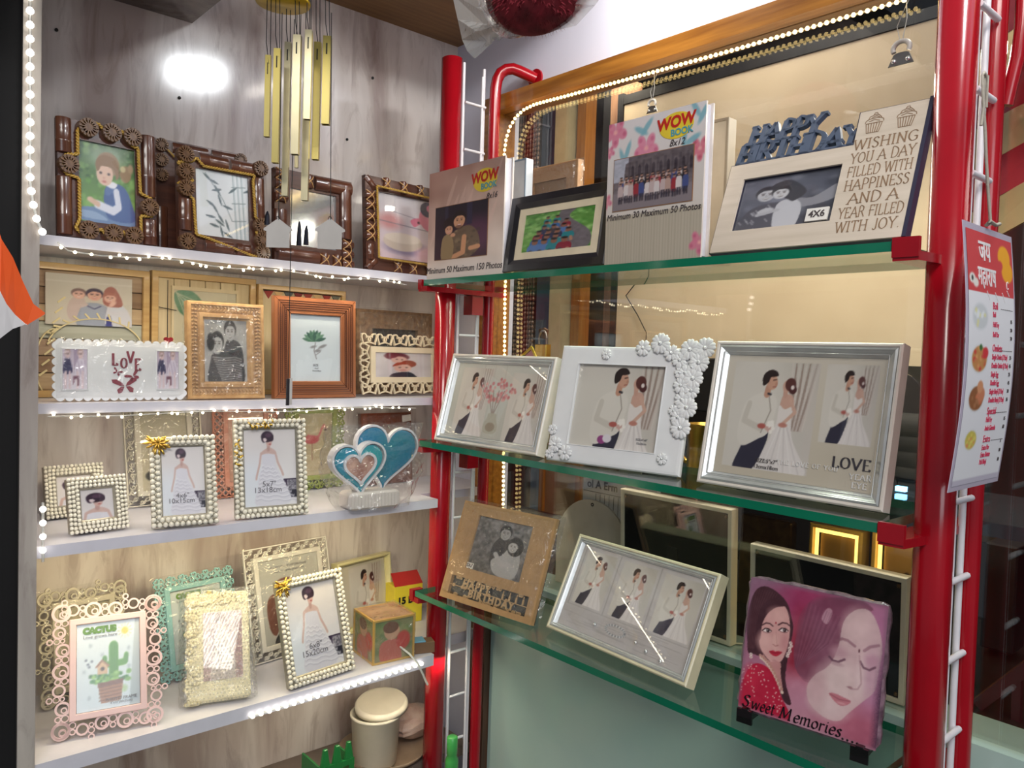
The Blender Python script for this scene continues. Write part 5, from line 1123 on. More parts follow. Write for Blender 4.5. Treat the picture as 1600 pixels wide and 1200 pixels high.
m = MB(); m.holes(w, h, [(-w*.3, h*.22, w*.3, h*.78)], 0, .01); m.build('cork_face', mat('cork_brown', (140, 108, 78), .6, c2=(88, 66, 48), vscale=90, bump=.5, bscale=120), t); backing(t, w, h, .0105, .012); wrap(t, w*1.03, h*1.03, -.003, .012, 8)
# hidden lower trim piece of wind chime is built with the chime
# ================================================================== third shelf
M_pearl = mat('pearl', (236, 230, 212), .22, coat=.7, var=.03); M_pearls = mat('pearl_small', (206, 198, 176), .25, metal=.4, coat=.5, var=.05); M_pbase = mat('pearl_setting', (176, 170, 154), .35, metal=.6, var=.1, vscale=120, bump=.4, bscale=300)
def pearl_frame(F, label, group, b, d, fn, texts=(), stuff=False, corner=True, gold=None):
    w, h = F.w, F.h; t = thing('pearl_frame', label, 'picture frame', group, F.M)
    m = MB(); m.moulding(w-.004, h-.004, [(0, .012), (0, .003), (.002, .001), (b-.004, .001), (b-.002, .003), (b-.002, .007)], z0=.002); m.build('frame_base', M_pbase, t)
    if stuff:
        m = MB(); rows = int(round(b/d))
        for r in range(rows):
            ins = d*.5+r*d*.9; a = w/2-ins
            for x0, z0, x1, z1 in ((-a, ins, a, ins), (a, ins, a, h-ins), (a, h-ins, -a, h-ins), (-a, h-ins, -a, ins)):
                n = max(1, int(math.hypot(x1-x0, z1-z0)/d))
                for i in range(n): f = i/n; m.ball((x0+(x1-x0)*f, -.001, z0+(z1-z0)*f), d*.5, 7, 5)
        m.build('pearl_border', M_pearl, t, kind='stuff')
    else:
        mm = MB(); mm.ball((0, 0, 0), d*.5, 8, 6); pm = mm.mesh('pearl', M_pearl); sk = None
        if corner: sk = lambda x, z: (x+w/2)+(h-z) < .036
        print('PEARLS', pearls(t, w, h, b, d, pm, M_pearls, skip=sk))
    if corner:
        m = MB(); rr = random.Random(int(w*1e4))
        for i in range(30):
            a = rr.uniform(0, 2*PI); r = rr.uniform(.004, .019); x, z = -w/2+.013+r*math.cos(a), h-.014+r*math.sin(a)*.9
            m.ball((x, -.003-rr.random()*.004, z), .0046, 6, 4, 0, (.45, .4, 1.3), Matrix.Rotation(-a+PI/2, 3, 'Y'))
        for k in range(9): a = k*2*PI/9; m.ball((-w/2+.013+.006*math.cos(a), -.009, h-.014+.006*math.sin(a)), .0048, 6, 4, 0, (.4, .4, 1.2), Matrix.Rotation(-a+PI/2, 3, 'Y'))
        m.build('gold_leaf_corner', M_gold, t)
    if gold:
        m = MB(); rr = random.Random(5)
        for x0, z0, x1, z1 in gold:
            for i in range(16): f = rr.random(); m.ball((w*(x0+(x1-x0)*f)+rr.uniform(-.005, .005), -.004, h*(z0+(z1-z0)*f)+rr.uniform(-.005, .005)), .0045, 6, 4, 0, (.45, .4, 1.2), Matrix.Rotation(rr.uniform(0, 6), 3, 'Y'))
        m.build('gold_leaf_spray', M_gold, t, kind='stuff')
    photo(t, (-w/2+b-.001, b-.001, w/2-b+.001, h-b+.001), fn, y=.005, texts=texts, gy=.0035, res=.0013); backing(t, w, h, .0125, .0145, z0=.005); easel(t, F, .015, frac=.55, wd=.05); return t
GP = 'pearl edged frames'
F = fit((109, 840), (203, 827), (100, 750), (197, 743), Z3+.0003, name='C1')
def pic_bridehead(p): p.grad((224, 218, 224), (238, 234, 240)); p.view(-.62, .08, 1.75, 2.2); q = bride_fig(p); p.view(0, 0, 1, 1)
def bride_fig(p):
    c = p.a.copy(); bride(p); return p
pearl_frame(F, 'small square pearl frame with a head and shoulders bridal photo', GP, .021, .0066, pic_bridehead, stuff=True, corner=False)
F = fit((72, 815), (166, 803), (66, 727), (161, 727), Z3+.0003, name='C2')
pearl_frame(F, 'small square pearl frame in plastic, behind the other small pearl frame', GP, .021, .0066, pic_bridehead, stuff=True, corner=False)
F = fit((236, 830), (342, 821), (231, 686), (336, 681), Z3+.0003, name='C4')
TX = lambda a, b: [(a, .47, .715, .098, {}), (b, .44, .79, .098, {})]
pearl_frame(F, 'pearl frame with gold corner and a bride photo marked 4x6', GP, .0195, .0088, bride, TX('4x6"', '10x15cm'))
F = fit((367, 814), (482, 804), (363, 656), (477, 656), Z3+.0003, name='C6')
pearl_frame(F, 'larger pearl frame with a bride photo marked 5x7', GP, .0195, .0088, bride, TX('5x7"', '13x18cm'), corner=False, gold=((-.44, .55, -.44, .78), (-.3, .94, .0, .94)))
# filigree, lattice and green frames behind
def fret_frame(F, label, mt, kind, fn, bw, group='cut out border frames', pic_rect=None, wrapped=True, texts=(), y=.0):
    w, h = F.w, F.h; t = thing('picture_frame', label, 'picture frame', group, F.M); rr = random.Random(int(w*1e5)); m = MB()
    iw, ih = w-2*bw, h-2*bw
    if kind == 'filigree': filigree(m, w, h, bw, 0, .004, rr)
    elif kind == 'rings':
        for x0, z0, x1, z1 in ((-w/2+bw*.5, bw*.5, w/2-bw*.5, bw*.5), (w/2-bw*.5, bw*.5, w/2-bw*.5, h-bw*.5), (w/2-bw*.5, h-bw*.5, -w/2+bw*.5, h-bw*.5), (-w/2+bw*.5, h-bw*.5, -w/2+bw*.5, bw*.5)):
            L = math.hypot(x1-x0, z1-z0); d = 0; k = 0; ux, uz = (x1-x0)/L, (z1-z0)/L
            while d < L-.002:
                r = (bw*.48, bw*.18, bw*.33, bw*.17, bw*.38, bw*.21)[k % 6]*rr.uniform(.92, 1.06); off = (0, .18, -.1, -.22, .08, .2)[k % 6]*bw
                if k: d += r
                x, z = x0+ux*d-uz*off, z0+uz*d+ux*off; y_ = .0002*(k % 3); m.ring(x, z, r, r*.70, y_, .0045, 16)
                if r > bw*.34 and k % 2 == 0: m.ring(x+r*.18, z-r*.2, r*.42, r*.26, y_, .0045, 12)
                q = bw*.17; s = -1 if k % 2 else 1
                if k % 6 in (1, 3, 5):
                    m.ring(x-uz*s*bw*.34, z+ux*s*bw*.34, q, q*.6, .0003, .0045, 12); m.ring(x+uz*s*bw*.28, z-ux*s*bw*.28, q*.8, q*.45, .0003, .0045, 12)
                d += r*.80; k += 1
    elif kind == 'lattice':
        n = int(w/bw*1.6)
        for i in range(-2, int((w+h)/(bw*.55))+2):
            c = bw*.55*i
            for sgn in (1, -1):
                a = Vector((-w/2+c, 0)) if sgn == 1 else Vector((w/2-c, 0)); d = Vector((-1, 1)) if sgn == 1 else Vector((1, 1))
                # clip diagonal to the border band
                pts = [a+d*s for s in np.arange(0, w+h, bw*.1)]; run = []
                for p in pts+[Vector((9, 9))]:
                    inb = abs(p.x) <= w/2 and 0 <= p.y <= h and not (abs(p.x) < iw/2 and bw < p.y < h-bw)
                    if inb: run.append((p.x, p.y))
                    else:
                        if len(run) > 1: m.ribbon([run[0], run[-1]], .003, .0, .004)
                        run = []
        m.ribbon([(-w/2+.002, .002), (w/2-.002, .002), (w/2-.002, h-.002), (-w/2+.002, h-.002)], .004, .0, .004, closed=True)
    elif kind == 'clover':
        n = max(3, round(w/(bw*.95))); nz = max(3, round(h/(bw*.95)))
        P = [(-w/2+bw/2+(w-bw)*i/(n-1), z) for i in range(n) for z in (bw/2, h-bw/2)]+[(x, bw/2+(h-bw)*j/(nz-1)) for j in range(1, nz-1) for x in (-w/2+bw/2, w/2-bw/2)]
        for k, (x, z) in enumerate(P):
            for q in range(4): a = q*PI/2+k*.7; m.ribbon(heart_pts(x+bw*.25*math.cos(a), z+bw*.25*math.sin(a), bw*.44, 14, a-PI/2)[::-1], .0022, .0, .004, closed=True)
    m.build('fretwork', mt, t)
    m = MB(); m.moulding(iw+.006, ih+.006, [(0, .008), (0, -.002), (.001, -.003), (.009, -.003), (.010, -.002), (.010, .003)], z0=bw-.003); m.build('inner_rim', mt, t)
    g = bw+.0075
    photo(t, (-w/2+g, g, w/2-g, h-g), fn, y=.0022, texts=texts, gy=.0006); backing(t, iw, ih, .0045, .008, z0=bw); easel(t, F, .009)
    for o in t.children:
        if o.name.startswith('back_panel'): pass
    if wrapped: wrap(t, w*1.02, h*1.01, -.007, .008, int(w*1000), amp=.003)
    return t
M_ivory = mat('ivory_board', (206, 198, 178), .5, var=.04); M_pinkl = mat('salmon_board', (196, 130, 106), .5, var=.05); M_green = mat('yellow_green_board', (140, 150, 74), .5, var=.05)
M_pinkp = mat('pale_pink_board', (230, 198, 196), .4, var=.03, coat=.2); M_teal = mat('aqua_board', (150, 202, 204), .4, var=.04, coat=.2); M_wht = mat('white_fret', (228, 224, 216), .4, var=.03)
def pic_plain(c1, c2, extra=None):
    def f(p):
        p.grad(c1, c2)
        if extra: extra(p)
    return f
def _ex(p): p.ell(.28, .82, .2, .07, (40, 40, 36)); p.ell(.28, .76, .12, .05, (206, 196, 180)); p.line([(.2, .06), (.8, .06)], .02, (180, 170, 140))
F = fit((200, 805), (322, 797), (184, 620), (315, 620), Z3+.0003, name='C3', dep=(1.55, 1.55)); fret_frame(F, 'cream filigree frame at the back of the third shelf', M_ivory, 'filigree', pic_plain((196, 186, 156), (206, 196, 170), _ex), .021)
def _ex2(p): p.ell(.75, .32, .2, .05, (190, 60, 80)); p.line([(.62, .5), (.66, .7), (.8, .76)], .03, (160, 120, 120))
F = fit((335, 800), (437, 797), (325, 622), (437, 622), Z3+.0003, name='C5', dep=(1.56, 1.56)); fret_frame(F, 'salmon lattice frame behind the larger pearl frame', M_pinkl, 'lattice', pic_plain((206, 158, 134), (200, 150, 126), _ex2), .024)
def _fl(p):
    p.line([(.30, .36), (.45, .44), (.62, .36), (.70, .24), (.76, .2), (.80, .26)], .05, (206, 110, 110)); p.ell(.40, .42, .22, .07, (200, 90, 96)); p.line([(.42, .48), (.44, .75)], .015, (150, 90, 80)); p.ell(.8, .27, .03, .015, (40, 30, 30))
F = fit((442, 797), (536, 790), (438, 624), (546, 624), Z3+.0003, name='C7', dep=(1.565, 1.565)); fret_frame(F, 'yellow green clover frame with a flamingo print, behind the blue heart', M_green, 'clover', pic_plain((190, 176, 140), (196, 180, 148), _fl), .024)
F = fit((566, 775), (644, 766), (564, 646), (642, 646), Z3+.0003, name='C9', dep=(1.545, 1.545)); w, h = F.w, F.h
t = thing('picture_frame', 'plain reddish brown frame in plastic with a white price tag, behind the blue heart', 'picture frame', 'cut out border frames', F.M)
m = MB(); m.holes(w, h, [(-w*.28, h*.18, w*.28, h*.80)], 0, .014); m.build('moulding', wood('mahogany', (122, 62, 40), (88, 44, 30), 'z', .3, .4), t)
photo(t, (-w*.28, h*.18, w*.28, h*.80), pic_plain((176, 140, 116), (150, 110, 92)), y=.006); wrap(t, w*1.05, h*1.02, -.004, .014, 4)
m = MB(); m.prism([(w*.30, h*.86), (w*.48, h*.88), (w*.47, h*.97), (w*.29, h*.955)], -.0045, -.004); m.build('price_tag', mat('paper_white', (230, 226, 220), .6), t)
# heart photo lamp, wrapped
P = on(578, 792, 2, Z3+.0003); yaw = math.radians(-3)
t = thing('heart_photo_stand', 'blue double heart photo stand on a white base, wrapped in clear plastic', 'photo stand', loc=P); t.rotation_euler.z = yaw
m = MB(); m.prism(rrect(0, .017, .056, .017, .010), -.022, .022, bev=.004); m.build('base', mat('ribbed_white', (220, 212, 206), .4, var=.04), t)
m = MB()
for i in range(15): m.box((-.052+i*.0072, -.0235, .004), (-.049+i*.0072, -.0215, .028))
m.build('base_ribs', mat('ribbed_white', (220, 212, 206), .4), t)
M_hb = mat('heart_blue', (40, 130, 170), .15, coat=.8, c2=(20, 160, 160), vscale=14); M_hr = mat('heart_rim_white', (214, 214, 220), .3, coat=.4)
def heart_obj(cx, cz, s, rot, y0, y1, name, mt, rim=.006):
    m = MB(); m.prism(heart_pts(cx, cz, s, 44, rot), y0, y1, bev=.002); m.build(name, mt, t)
heart_obj(-.030, .078, .102, .06, -.012, .010, 'small_heart', M_hb); heart_obj(.040, .094, .132, -.12, .0005+.010, .024, 'large_heart', mat('heart_teal', (30, 130, 140), .15, coat=.8, c2=(20, 110, 160), vscale=10))
m = MB(); m.ribbon(heart_pts(-.030, .078, .112, 44, .06)[::-1], .004, -.013, .009, closed=True); m.ribbon(heart_pts(.040, .094, .140, 44, -.12)[::-1], .004, .011, .023, closed=True); m.ribbon(heart_pts(-.030, .078, .066, 44, .06)[::-1], .005, -.016, -.011, closed=True); m.build('white_rim', M_hr, t)
m = MB(); m.prism(heart_pts(-.030, .078, .064, 40, .06), -.0132, -.0125); m.build('heart_photo', mat('photo_brown', (156, 110, 98), .3, coat=.5, c2=(206, 168, 152), vscale=50, contrast=.3), t)
rr = np.random.RandomState(2); m = MB(); vs = []; n = 22; q = 16
for j in range(q+1):
    v = j/q; 
    for i in range(n):
        a = 2*PI*i/n; rx = (.078+.034*math.sin(min(1, v*1.3)*PI*.7))*(1+.10*(rr.rand()-.5)); ry = .046*(1-.35*v)*(1+.16*(rr.rand()-.5)); vs.append((.006+rx*math.cos(a), ry*math.sin(a), .001+v*.158+.006*rr.rand()*(j > 0)))
m.add(vs, [(j*n+i, j*n+(i+1) % n, (j+1)*n+(i+1) % n, (j+1)*n+i) for j in range(q) for i in range(n)]); m.build('plastic_bag', G_wrap, t)

# ================================================================== lowest shelf
GC = 'frames on the lowest shelf'
CT = [('CACTUS', .36, .085, .075, {'bold': .010}), ('Love grows here', .37, .145, .042, {})]
def cactus_text(t, rect, sc=1):
    x0, z0, x1, z1 = rect; w = x1-x0; h = z1-z0; m = MB()
    letters(m, 'CACTUS', x0+.36*w, z1-.085*h, .092*h, y=.0012, bold=.0014); m.build('lettering', mat('cactus_green', (96, 140, 40), .6), t)
    m = MB(); letters(m, 'Love grows here', x0+.37*w, z1-.155*h, .054*h, y=.0012); letters(m, 'PHOTO FRAME', x0+.70*w, z1-.905*h, .05*h, y=.0012); letters(m, '8"x10"(20x25cm)', x0+.70*w, z1-.945*h, .034*h, y=.0012); m.build('lettering', mat('ink_grey', (122, 120, 126), .6), t)
F = fit((63, 1150), (205, 1115), (63, 927), (205, 905), Z4+.0003, (1.515, 1.53), 1, tilt=math.radians(8), name='D1'); fret_frame(F, 'cream frame cut with circles, in plastic behind the pale pink one', M_ivory, 'rings', pic_plain((190, 182, 156), (196, 190, 166)), .026, GC)
F = fit((78, 1165), (257, 1131), (79, 951), (253, 929), Z4+.0003, name='D2'); t = fret_frame(F, 'pale pink frame cut with circles, holding a green cactus print', M_pinkp, 'rings', pic_cactus, F.w*.175, GC, wrapped=False)
g = F.w*.175+.0075; cactus_text(t, (-F.w/2+g, g, F.w/2-g, F.h-g))
F = fit((252, 1078), (378, 1052), (233, 908), (367, 884), Z4+.0003, name='D3', dep=(1.50, 1.52)); t = fret_frame(F, 'aqua clover frame with a cactus print, behind the bubble wrapped frame', M_teal, 'clover', pic_cactus, .023, GC)
cactus_text(t, (-F.w/2+.03, .03, F.w/2-.03, F.h-.03))
def _ad(p):
    p.ell(.42, .36, .2, .12, (130, 70, 50)); p.ell(.48, .42, .12, .09, (214, 176, 156)); p.poly([(.22, .66), (.4, .5), (.8, .52), (1, .7), (1, 1), (.2, 1)], (206, 204, 200), smooth=1); p.poly([(.1, .5), (.24, .42), (.3, .66), (.2, .9), (.1, .8)], (120, 66, 50), smooth=1); p.poly([(.3, .84), (.6, .72), (1, .86), (1, 1.02), (.2, 1.02)], (24, 24, 34), smooth=1)
F = fit((398, 1055), (528, 1030), (368, 859), (516, 844), Z4+.0003, name='D5', dep=(1.49, 1.515)); fret_frame(F, 'large white filigree frame behind the pearl frame, with a printed paper insert', M_wht, 'filigree', pic_plain((206, 206, 200), (196, 196, 192), _ad), .022, GC, texts=[('PHOTO SIZE 8"x10"(20x25cm)', .5, .10, .04, {}), ('keep your great great taste', .5, .15, .04, {'shear': .3})])
F = fit((452, 1082), (555, 1047), (428, 912), (532, 888), Z4+.0003, name='D6'); pearl_frame(F, 'leaning pearl frame with gold corner and a bride photo marked 6x8', GP, .0195, .0088, bride, TX('6x8"', '15x20cm'))
F = fit((534, 1010), (616, 988), (517, 880), (618, 866), Z4+.0003, name='D7', dep=(1.53, 1.56)); w, h = F.w, F.h
t = thing('picture_frame', 'deep pale yellow frame with a wedding couple, behind the photo cube', 'picture frame', GC, F.M)
m = MB(); m.moulding(w, h, [(0, .022), (0, 0), (.001, -.001), (.005, -.001), (.006, 0), (.008, .010), (.011, .010), (.012, .012)]); m.build('moulding', mat('pale_yellow_plastic', (226, 218, 164), .35, coat=.3), t)
photo(t, (-w/2+.012, .012, w/2-.012, h-.012), lambda p: (p.grad((206, 200, 180), (212, 206, 190)), p.view(.2, .05, .92, 1.1, True), couple(p)), y=.011, gy=.008); backing(t, w, h, .0225, .024)
# bubble wrapped frame
F = fit((286, 1112), (398, 1096), (272, 940), (388, 916), Z4+.0003, name='D4'); w, h = F.w, F.h
t = thing('picture_frame', 'cream frame with sculpted flowers, swathed in bubble wrap', 'picture frame', GC, F.M)
m = MB(); m.prism(rrect(0, h/2, w/2-.006, h/2-.004, .008), 0, .016, bev=.003); m.build('frame_body', mat('cream_resin', (222, 212, 176), .4, var=.05), t)
photo(t, (-w*.22, h*.2, w*.34, h*.80), lambda p: (p.grad((176, 140, 140), (196, 166, 166)), p.poly([(.3, .3), (.45, .25), (.6, .3), (.75, .6), (.85, 1.0), (.2, 1.0), (.3, .6)], (210, 196, 190), smooth=1), p.ell(.45, .12, .14, .08, (120, 80, 84)), p.ell(.47, .2, .09, .07, (200, 160, 156)), p.rect(.8, 0, 1, 1, (150, 100, 104), a=.5)), y=-.001, gy=-.003)
m = MB(); rr2 = random.Random(5)
for i in range(46):
    f = rr2.random(); x, z = (-w*.40+rr2.uniform(-.006, .01), h*f) if i < 26 else (-w*.4+w*.8*rr2.random()**1.6, h*.93+rr2.uniform(-.008, .006))
    for k in range(5): a = k*2*PI/5+i; m.ball((x+.0045*math.cos(a), -.002, min(h-.004, max(.004, z+.0045*math.sin(a)))), .0036, 6, 4, 0, (1, .6, 1))
m.build('resin_flowers', mat('cream_resin', (222, 212, 176), .4), t, kind='stuff')
G_bub = clear('bubble_wrap', (.97, .97, .96), .05, .12, crumple=.8, bscale=60, haze=.07)
wrap(t, w*1.12, h*1.04, -.010, .02, 9, 'bubble_wrap', G_bub, amp=.004)
m = MB()
for j in range(int(h/.0062)):
    for i in range(int(w*1.06/.0062)): m.ball((-w*.53+(i+.5*(j % 2)+.5)*.0062+R_.uniform(-.001, .001), -.0125+.0025*math.sin(i*.7+j*.5), .004+j*.0062+R_.uniform(-.001, .001)), R_.uniform(.0016, .0026), 5, 3, 0, (1, .4, 1))
m.build('bubbles', G_bub, t, kind='stuff')
# photo cube
A = on(583, 1040, 2, Z4+.0003); B = on(645, 1026, 2, Z4+.0003); Cc = on(551, 1021, 2, Z4+.0003); u = (B-A); s = .077; an = math.atan2(u[1], u[0])
print('CUBE', A, B, Cc, np.linalg.norm(B-A), np.linalg.norm(Cc-A))
s = float(np.linalg.norm(B-A)); ce = A+np.array([math.cos(an), math.sin(an), 0])*s/2+np.array([-math.sin(an), math.cos(an), 0])*s/2
t = thing('photo_cube', 'gold edged photo cube with pictures of a child, wrapped in clear plastic', 'photo cube', loc=ce); t.rotation_euler.z = an
M_gy = mat('gold_yellow_edge', (222, 176, 84), .3, coat=.5, metal=.2)
for sx in (-1, 1):
    for sy in (-1, 1): m = MB(); m.box((sx*s/2-.002, sy*s/2-.002, 0), (sx*s/2+.002, sy*s/2+.002, s)); m.build('edge_bar', M_gy, t)
for z in (.002, s-.002):
    for sy in (-1, 1):
        m = MB(); m.box((-s/2+.002, sy*s/2-.002, z-.002), (s/2-.002, sy*s/2+.002, z+.002)); m.build('edge_bar', M_gy, t)
        m = MB(); m.box((sy*s/2-.002, -s/2+.002, z-.002), (sy*s/2+.002, s/2-.002, z+.002)); m.build('edge_bar', M_gy, t)
for k, a in enumerate((0, -PI/2)):
    p = Pic(s-.004, s-.006, .0013); pic_child_cube(p, k*7); o = p.build(t, 0, .003, 0, 'side_photo'); o.rotation_euler.z = a; o.location = (0, -s/2+.0005, .003) if k == 0 else (-s/2+.0005, 0, .003)
p = Pic(s-.004, s-.004, .002); p.grad((196, 150, 110), (170, 130, 100)); p.noise(5, 20, 2); o = p.build(t, 0, 0, 0, 'top_photo'); o.rotation_euler.x = -PI/2; o.location = (0, s/2-.002-(s-.004), s-.001)
o.rotation_euler.x = -PI/2; o.location = (0, -(s-.004)/2, s-.0005)
m = MB(); rr = np.random.RandomState(4); n = 6
for ax in range(5):
    vs = []
    for j in range(n+1):
        for i in range(n+1):
            a, b, c = (i/n-.5)*s*1.05, j/n*s*1.03, s/2*1.06+.002*rr.rand(); vs.append([(a, -c, b), (a, c, b), (-c, a, b), (c, a, b), (a, (j/n-.5)*s*1.05, s*1.02+.003*rr.rand())][ax])
    m.add(vs, [(j*(n+1)+i, j*(n+1)+i+1, (j+1)*(n+1)+i+1, (j+1)*(n+1)+i) for j in range(n) for i in range(n)])
m.build('plastic_wrap', G_wrap, t)
# yellow carton and small box
P = on(645, 992, 2, Z4+.0003)
t = thing('yellow_carton', 'small yellow carton with black print beside the photo cube', 'box', loc=(P[0]+.024, 1.552, Z4+.0003)); t.rotation_euler.z = -.1
m = MB(); m.bbox((-.024, -.025, 0), (.05, .02, .090), .001); m.build('carton', mat('yellow_card', (226, 206, 56), .5), t)
m = MB(); m.add([(-.024, -.025, .0905), (.05, -.025, .0905), (.05, .005, .115), (-.02, .005, .115)], [(0, 1, 2, 3)]); m.build('lid_flap', mat('red_card', (176, 40, 36), .5), t)
m = MB(); letters(m, '15 B', .004, .055, .022, y=-.0258, bold=.001); m.box((-.02, -.0257, .014), (.02, -.0253, .018)); m.build('lettering', M_blk, t)
t = thing('small_box', 'small brown and blue box at the right end of the lowest shelf', 'box', loc=on(655, 1018, 2, Z4+.0003)); t.rotation_euler.z = -.35
m = MB(); m.bbox((-.016, -.014, 0), (.03, .014, .024), .001); m.build('carton', mat('brown_card', (126, 96, 70), .6), t)
m = MB(); m.bbox((-.0165, -.0145, .0242), (.01, .0145, .027), .0006); m.build('blue_label', mat('blue_card', (120, 180, 206), .5), t)
m = MB(); m.tube([on(x, y, 1, 1.375+d) for x, y, d in ((622, 1008, -.018), (640, 1022, -.035), (652, 1036, -.047), (660, 1052, -.048), (668, 1070, -.048))], .0022, 6); tagged(m.build('white_cable', mat('pvc_white', (222, 220, 210), .4)), 'short white cable dangling from the lowest shelf by the red post', 'cable')

# ================================================================== below the shelves
G_tubp = mat('tub_white', (216, 208, 190), .4, coat=.2, var=.03)
C0 = on(590, 1195, 1, 1.42); zt = .5885
print('TUB', C0)
def at_z(x, y, z): return on(x, y, 2, z)
cr = (.935, 1.470)
t = thing('round_tray', 'round grey brown tray under the white tub', 'tray', loc=(cr[0]+.03, cr[1]+.022, zt))
m = MB(); m.lathe([(0, 0), (.072, 0), (.094, .006), (.100, .016), (.097, .017), (.091, .010), (.071, .005), (0, .005)], n=48); m.build('dish', mat('tray_taupe', (150, 128, 108), .45, var=.1), t)
t = thing('plastic_tub', 'white round plastic tub with its lid resting askew', 'tub', loc=(cr[0]-.01, cr[1]-.01, zt+.0056))
m = MB(); m.lathe([(0, 0), (.043, 0), (.047, .004), (.053, .105), (.056, .107), (.056, .112), (.051, .112), (.046, .008), (0, .006)], n=40); m.build('tub_body', G_tubp, t)
m = MB(); m.lathe([(0, .006), (.050, .006), (.053, .008), (.058, .002), (.059, -.006), (.057, -.006), (.054, .0), (0, .002)], n=40); o = m.build('lid', G_tubp, t); o.location = (.016, .004, .124); o.rotation_euler = (.10, -.12, 0)
rr = random.Random(9); m = MB(); vs = []; n, q = 18, 9
for j in range(q+1):
    for i in range(n): a = 2*PI*i/n; v = j/q; r = .052*math.sin(PI*(.12+.86*v))**.6*(1+.18*(rr.random()-.5)); vs.append((r*1.2*math.cos(a), r*math.sin(a), .066*v))
m.add(vs, [(j*n+i, j*n+(i+1) % n, (j+1)*n+(i+1) % n, (j+1)*n+i) for j in range(q) for i in range(n)]+[list(reversed(range(n))), list(range(q*n, q*n+n))])
o = m.build('goods_bag', mat('pinkish_bag', (206, 182, 168), .3, coat=.6, c2=(176, 140, 126), vscale=40, bump=.6, bscale=60)); o.location = (cr[0]+.115, cr[1]+.03, zt+.018); tagged(o, 'crumpled clear bag of pinkish goods beside the white tub', 'bag')
M_gc = mat('green_crate', (20, 110, 50), .4, coat=.2)
Pc = on(512, 1196, 1, 1.37); hc = Pc[2]-.5885
t = thing('plastic_crate', 'dark green plastic crate at the bottom, by the round tray', 'crate', loc=(Pc[0]+.02, 1.37, .5883))
m = MB(); m.holes(.075, hc, [(-.03+k*.021, .012, -.016+k*.021, hc-.012) for k in range(3)], -.004, .004); m.box((-.0375, .004, 0), (-.0335, .075, hc)); m.box((.0335, .004, 0), (.0375, .060, hc)); m.box((-.0335, .004, 0), (.0335, .060, .004)); m.build('crate_side', M_gc, t)
for k in range(3): m = MB(); m.prism([(-.010, 0), (.010, 0), (.004, .034), (-.004, .034)], -.003, .003, bev=.001); m.build('crate_tooth', M_gc, t).location = (-.026+k*.026, 0, hc)
Pg = on(707, 1150, 1, 1.30); m = MB(); hg = Pg[2]-.5885; m.lathe([(0, 0), (.014, 0), (.014, hg-.05), (.010, hg-.04), (.0115, hg-.038), (.0115, hg-.002), (.009, hg), (0, hg)], n=18); o = m.build('green_bottle', mat('bright_green', (70, 170, 84), .3, coat=.4)); o.location = (Pg[0], 1.30, .5883); tagged(o, 'bright green bottle at the foot of the white ladder', 'bottle')

# ================================================================== wind chime
M_ch = mat('brushed_brass', (196, 178, 96), .34, metal=.7, c2=(176, 164, 110), vscale=8, stretch=(6, 6, 1)); M_chl = mat('brushed_champagne', (216, 206, 170), .3, metal=.85, var=.06)
YC = 1.22
O = V(on(462, 10, 1, YC)); t = thing('wind_chime', 'wind chime of square brass tubes hanging from a gold disc', 'wind chime', loc=O)
def cpt(x, y, dy=0): return V(on(x, y, 1, YC+dy))-O
m = MB(); m.lathe([(0, .0), (.042, .0), (.043, -.003), (.042, -.006), (0, -.006)], n=36); o = m.build('top_disc', mat('gold_disc', (214, 180, 40), .3, metal=.5), t); o.location = cpt(442, 6)+Vector((0, 0, .006))
tubes = [(412, 424, 87, 214, .0, 0), (425, 440, 77, 255, -.02, 0), (442, 456, 67, 307, .015, 1), (455, 472, 56, 242, -.03, 1), (474, 489, 48, 187, -.035, 1), (472, 487, 95, 314, .01, 1), (488, 503, 67, 250, .02, 0), (502, 519, 58, 195, -.01, 0), (459, 467, 200, 262, .03, 1)]
for x0, x1, y0, y1, dy, lt in tubes:
    a = cpt((x0+x1)/2+1.5, y0, dy); b = cpt((x0+x1)/2-1.5, y1, dy); L = (a-b).length; s = (cpt(x1, y0, dy)-cpt(x0, y0, dy)).length*.62
    m = MB(); P = [(-s/2, -s/2), (s/2, -s/2), (s/2, s/2), (-s/2, s/2)]; q = s*.40; Q = [(-q, -q), (q, -q), (q, q), (-q, q)]
    vs = [(x, y, z) for z in (0, -L) for x, y in P]+[(x, y, z) for z in (0, -L) for x, y in Q]
    m.add(vs, [(j+4, (j+1) % 4+4, (j+1) % 4, j) for j in range(4)]+[(8+j, 8+(j+1) % 4, 12+(j+1) % 4, 12+j) for j in range(4)]+[(j, (j+1) % 4, 8+(j+1) % 4, 8+j) for j in range(4)]+[(12+j, 12+(j+1) % 4, 4+(j+1) % 4, 4+j) for j in range(4)])
    m.box((-s*.09, -s*.53, -.030), (s*.09, -s*.49, -.012), 1)
    o = m.build('chime_tube', [M_chl if lt else M_ch, M_blk], t); o.location = a; o.rotation_euler = (0, 0, math.radians(-38))
    m = MB(); m.tube([a+Vector((-.001, -s*.5, -.014)), a+Vector((-.004, 0, .02)), cpt(x0+6, -25, dy*.8)], .0007, 4); m.tube([a+Vector((.001, -s*.5, -.014)), a+Vector((.003, 0, .02)), cpt(x0+12, -25, dy*.8)], .0007, 4); m.build('string', M_blk, t)
